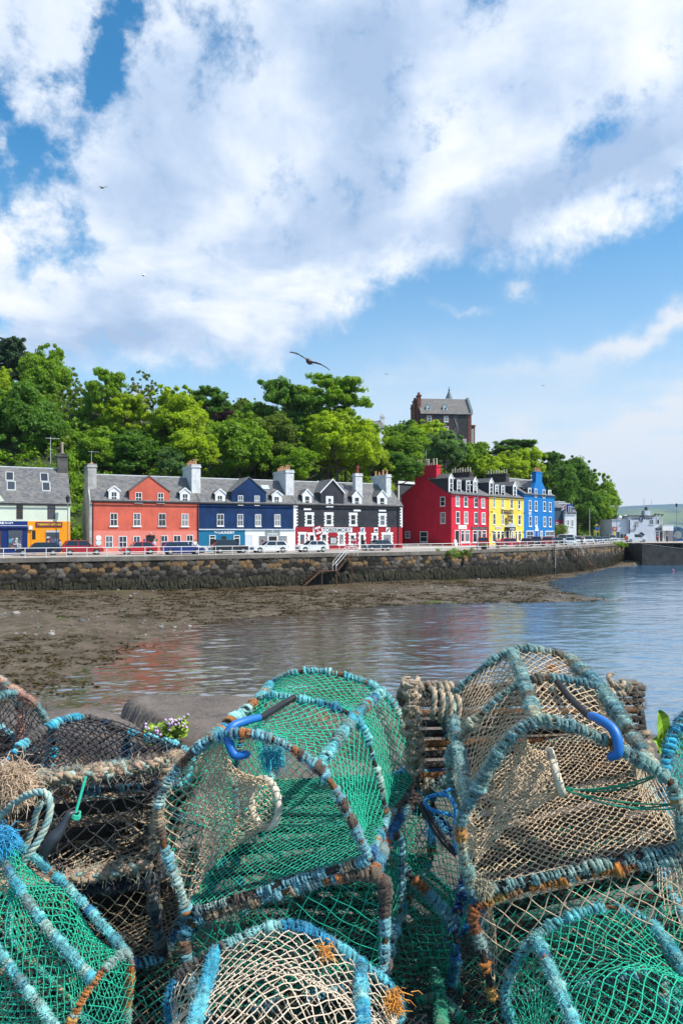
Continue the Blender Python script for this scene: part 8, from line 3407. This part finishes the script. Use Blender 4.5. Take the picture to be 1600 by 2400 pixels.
# pale green loop of rope on the left, with the dark hook beside it
nb = NB()
o_ = np.array(px(70, 1960, 1.55))
P = catmull([np.array(px(*a)) - o_ for a in ((-20, 1935, 1.58), (30, 1885, 1.56), (80, 1858, 1.54), (112, 1862, 1.53), (118, 1900, 1.52), (104, 1945, 1.51), (78, 1990, 1.50), (50, 2035, 1.50))], 8)
rope_cord(nb, P, .0082, [(.30, .42, .36), (.42, .46, .36), (.22, .38, .37)], r)
P = catmull([np.array(px(*a)) - o_ for a in ((98, 1880, 1.56), (84, 1910, 1.57), (78, 1940, 1.58), (62, 1985, 1.58), (56, 2030, 1.57))], 8)
rope_cord(nb, P, .0075, [(.34, .42, .36), (.40, .36, .26), (.22, .36, .36)], r)
ro = nb.build('rope_loop', ROPE)
ro.location = o_
tag(ro, 'pale green loop of laid rope hanging at the left edge', 'rope', 'loose ropes among the creels')
hk = empty('dark_hook', px(150, 1920, 1.62), 0, 'dark grey plastic hook tied with green twine on the black net', 'hook')
o_ = np.array(hk.location)
nb = NB()
P = catmull([np.array(px(*a)) - o_ for a in ((176, 1905, 1.60), (160, 1912, 1.59), (142, 1945, 1.58), (118, 1975, 1.57), (102, 2005, 1.57), (100, 2035, 1.58))], 8)
n_ = len(P)
nb.tube(P, np.interp(np.arange(n_), [0, n_ * .3, n_ * .5, n_ - 1], [.007, .009, .016, .010]), (.05, .06, .08), 8)
nb.build('hook', plain('grey_hook_plastic', (.035, .042, .055), .35), hk)
nb = NB()
nb.tube(slack_line(np.array(px(202, 1820, 1.64)) - o_, np.array(px(178, 1905, 1.60)) - o_, .0), .0035, (.02, .42, .28), 5)
for k in range(5):
    ang = np.linspace(0, 6.28, 10)
    nb.tube(np.array(px(178, 1908 + k * 2, 1.60))[None] - o_ + np.column_stack([np.cos(ang) * .010, np.sin(ang) * .010, .003 * np.sin(ang * 2)]), .003, (.03, .40, .26), 4)
nb.build('twine', ROPE, hk)

# frayed tufts
for (x, y, d, n, ln, c, dr, lab) in ((30, 1835, 1.62, 1900, .05, (.58, .42, .28), (-.2, -.6, .1), 'fluffy frayed tan rope end at the left edge'), (6, 1965, 1.45, 240, .032, (.03, .36, .62), (.8, -.6, .2), 'frayed bright blue rope end at the left edge'),
                                     (1130, 2080, 1.42, 700, .018, (.36, .33, .22), (0, -.8, .2), 'dull fuzzy rope knot at the left foot of the biggest creel'), (640, 1768, 1.58, 420, .028, (.05, .42, .50), (.1, -.5, -.9), 'teal frayed tassel hanging in the front hoop of the middle creel'),
                                     (762, 2228, 1.40, 80, .02, (.75, .32, .05), (.2, -.8, .2), 'orange twine tuft on the pale netted creel hoop'), (925, 2340, 1.30, 110, .024, (.72, .30, .04), (.2, -.6, -.4), 'orange twine tangle at the right foot of the pale creel'),
                                     (1020, 1935, 1.72, 200, .028, (.10, .40, .60), (-.1, -.6, -.5), 'frayed blue cord end between the two big creels'), (1290, 1567, 1.98, 200, .018, (.70, .32, .12), (0, -.5, .4), 'orange twine tuft on top of the biggest creel')):
    nb = NB()
    o_ = np.array(px(x, y, d))
    for k in range(n):
        tuft(nb, r.normal(0, ln * .35, 3), dr, 1, ln, np.array(c), r, .9)
    ro = nb.build('frayed_rope', ROPE)
    ro.location = o_
    tag(ro, lab, 'rope', 'frayed rope ends on the creels')

# blue cord and black bungee between the big creels
ck = empty('tie_rope', px(1030, 1900, 1.68), 0, 'blue cord looped to a doubled black bungee between the two big creels', 'rope')
o_ = np.array(ck.location)
nb = NB()
P = catmull([np.array(px(*a)) - o_ for a in ((1058, 1850, 1.74), (1030, 1862, 1.70), (1005, 1868, 1.68), (996, 1882, 1.67), (1010, 1898, 1.66), (1035, 1905, 1.66), (1062, 1912, 1.67))], 8)
rope_cord(nb, P, .0055, [PAL['blue'][2], PAL['blue'][1]], r, strands=2)
P = catmull([np.array(px(*a)) - o_ for a in ((1020, 1862, 1.70), (1050, 1866, 1.68), (1066, 1895, 1.66), (1064, 1950, 1.63), (1066, 1985, 1.61), (1072, 2002, 1.60))], 8)
rope_cord(nb, P, .0055, [PAL['blue'][1], PAL['blue'][2]], r, strands=2)
nb.build('cord', ROPE, ck)
nb = NB()
for dx_ in (0, 9):
    nb.tube(catmull([np.array(px(*a)) - o_ for a in ((978 + dx_, 1880, 1.70), (1005 + dx_, 1925, 1.66), (1035 + dx_, 1970, 1.62), (1068, 2004, 1.60))], 6), .0055, (.02, .02, .02), 6)
nb.build('bungee', RUBBER, ck)

# flowering sea plant on the rocks and a dock leaf plant on the right
def leafy(name, boxp, n, leaf, flower, lab, rr_):
    g = empty(name, px(boxp[0], boxp[1], boxp[4]), 0, lab, 'plant')
    o_ = np.array(g.location)
    nb, fb = NB(), NB()
    V = []
    for k in range(n):
        f = r.random()
        x, y = boxp[0] + (boxp[2] - boxp[0]) * f, boxp[1] + (boxp[3] - boxp[1]) * f + r.uniform(-22, 20)
        c0 = np.array(px(x, y, boxp[4] + r.uniform(-.12, .12))) - o_
        nrm_ = np.array([r.normal(0, .6), -.5 + r.normal(0, .4), .8])
        nrm_ /= np.linalg.norm(nrm_)
        a = np.cross(nrm_, r.normal(0, 1, 3))
        a /= np.linalg.norm(a)
        b_ = np.cross(nrm_, a)
        s = rr_ * r.uniform(.6, 1.3)
        V.append(np.stack([c0 - a * s, c0 - b_ * s * .8, c0 + a * s, c0 + b_ * s * .8]))
    V = np.array(V)
    nb.quads(V, np.array(leaf)[None] * r.uniform(.5, 1.5, (n, 1)))
    nb.build('leaves', colattr('plant_leaf', .55, nvar=.2, nscale=60), g, False)
    if flower:
        for k in range(13):
            f = r.random()
            x, y = boxp[0] + (boxp[2] - boxp[0]) * f, boxp[1] + (boxp[3] - boxp[1]) * f + r.uniform(-26, 5)
            c0 = np.array(px(x, y, boxp[4] - .12)) - o_
            fb.octa(c0[None] + r.normal(0, .012, (3, 3)), .011, np.array([flower] * 3) * r.uniform(.8, 1.2))
        fb.build('blossom', colattr('petal', .6), g)


leafy('flowering_plant', (340, 1728, 438, 1702, 4.05), 420, (.20, .30, .03), (.58, .42, .60), 'low leafy plant with small lilac flowers on the grey rocks', .022)
g = empty('dock_plant', px(1560, 1740, 3.2), 0, 'broad leaved light green dock plant on the rocks at the right', 'plant')
o_ = np.array(g.location)
for (xa, ya, xb, yb, wd) in ((1556, 1745, 1543, 1668, .045), (1556, 1745, 1590, 1688, .035), (1552, 1748, 1530, 1735, .03), (1566, 1748, 1605, 1735, .03), (1560, 1745, 1566, 1705, .03), (1558, 1752, 1540, 1765, .03), (1570, 1752, 1590, 1770, .03)):
    a, b_ = np.array(px(xa, ya, 3.2)) - o_, np.array(px(xb, yb, 3.12)) - o_
    t = np.linspace(0, 1, 9)
    prof = wd * np.sin(np.pi * (t * .9 + .06)) ** .8 * (1 + .15 * np.sin(t * 26))
    ax = np.cross(b_ - a, [0.2, -1, .3])
    ax /= np.linalg.norm(ax)
    mid = a[None] * (1 - t[:, None]) + b_[None] * t[:, None] + np.column_stack([0 * t, -.03 * np.sin(t * 3), .01 * np.sin(t * 9)])
    nb = NB()
    V = [np.stack([mid[i] - ax * prof[i], mid[i] + np.array([0, .012, 0]), mid[i + 1] + np.array([0, .012, 0]), mid[i + 1] - ax * prof[i + 1]]) for i in range(8)]
    V += [np.stack([mid[i] + np.array([0, .012, 0]), mid[i] + ax * prof[i], mid[i + 1] + ax * prof[i + 1], mid[i + 1] + np.array([0, .012, 0])]) for i in range(8)]
    nb.quads(np.array(V), np.array([(.22, .38, .03)]) * r.uniform(.75, 1.2, (16, 1)))
    nb.build('leaf', colattr('plant_leaf', .55), g, False)

# dark sheet added in place of shade beneath the creels, old nets over it
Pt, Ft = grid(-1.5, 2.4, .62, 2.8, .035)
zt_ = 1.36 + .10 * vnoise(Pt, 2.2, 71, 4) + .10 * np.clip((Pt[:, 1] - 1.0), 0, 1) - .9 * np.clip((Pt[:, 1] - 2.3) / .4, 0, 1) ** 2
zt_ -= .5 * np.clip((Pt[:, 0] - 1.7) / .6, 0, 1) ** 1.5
hp = empty('shade_net_heap', (0, 1.4, 1.3), 0, 'near black sheet added as shade under the creels, old nets spread over it', 'netting')
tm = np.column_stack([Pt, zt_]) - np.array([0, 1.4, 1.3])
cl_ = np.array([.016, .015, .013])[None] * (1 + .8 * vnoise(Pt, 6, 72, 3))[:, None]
np_mesh('shade_sheet', tm, Ft, colattr('weed_and_shade'), hp, np.clip(cl_, .003, 1), True)
for k_, (nc, hh_, cell_) in enumerate((('deep', .06, .036), ('black', .10, .04), ('brown', .05, .034), ('deep', .12, .04))):
    def Sh(u, v, k_=k_, hh_=hh_):
        x, y = -1.4 + 2.9 * u, -.75 + 1.6 * v
        P_ = np.column_stack([x, y + 1.4])
        return np.column_stack([x, y, .06 + hh_ + .12 * vnoise(P_, 2.6, 80 + k_, 3) + .10 * np.clip(y + .4, 0, 1)])
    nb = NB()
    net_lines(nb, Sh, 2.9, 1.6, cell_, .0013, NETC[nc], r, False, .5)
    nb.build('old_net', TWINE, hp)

# ------------------------------------------------------------------ the air between here and the far hills
hz = MB()
hz.box(-1500, -60, -10.7, 6400, 6200, 420)
m_ = bpy.data.materials.new('haze_air')
m_.use_nodes = True
q = NT(m_.node_tree)
q.n.clear()
mo = q.node('ShaderNodeOutputMaterial')
pv = q.node('ShaderNodeVolumePrincipled')
pv.inputs['Color'].default_value = (.62, .76, .95, 1)
pv.inputs['Density'].default_value = .00008
pv.inputs['Anisotropy'].default_value = .2
q.l.new(pv.outputs[0], mo.inputs['Volume'])
tag(hz.build('haze', m_), kind='stuff')
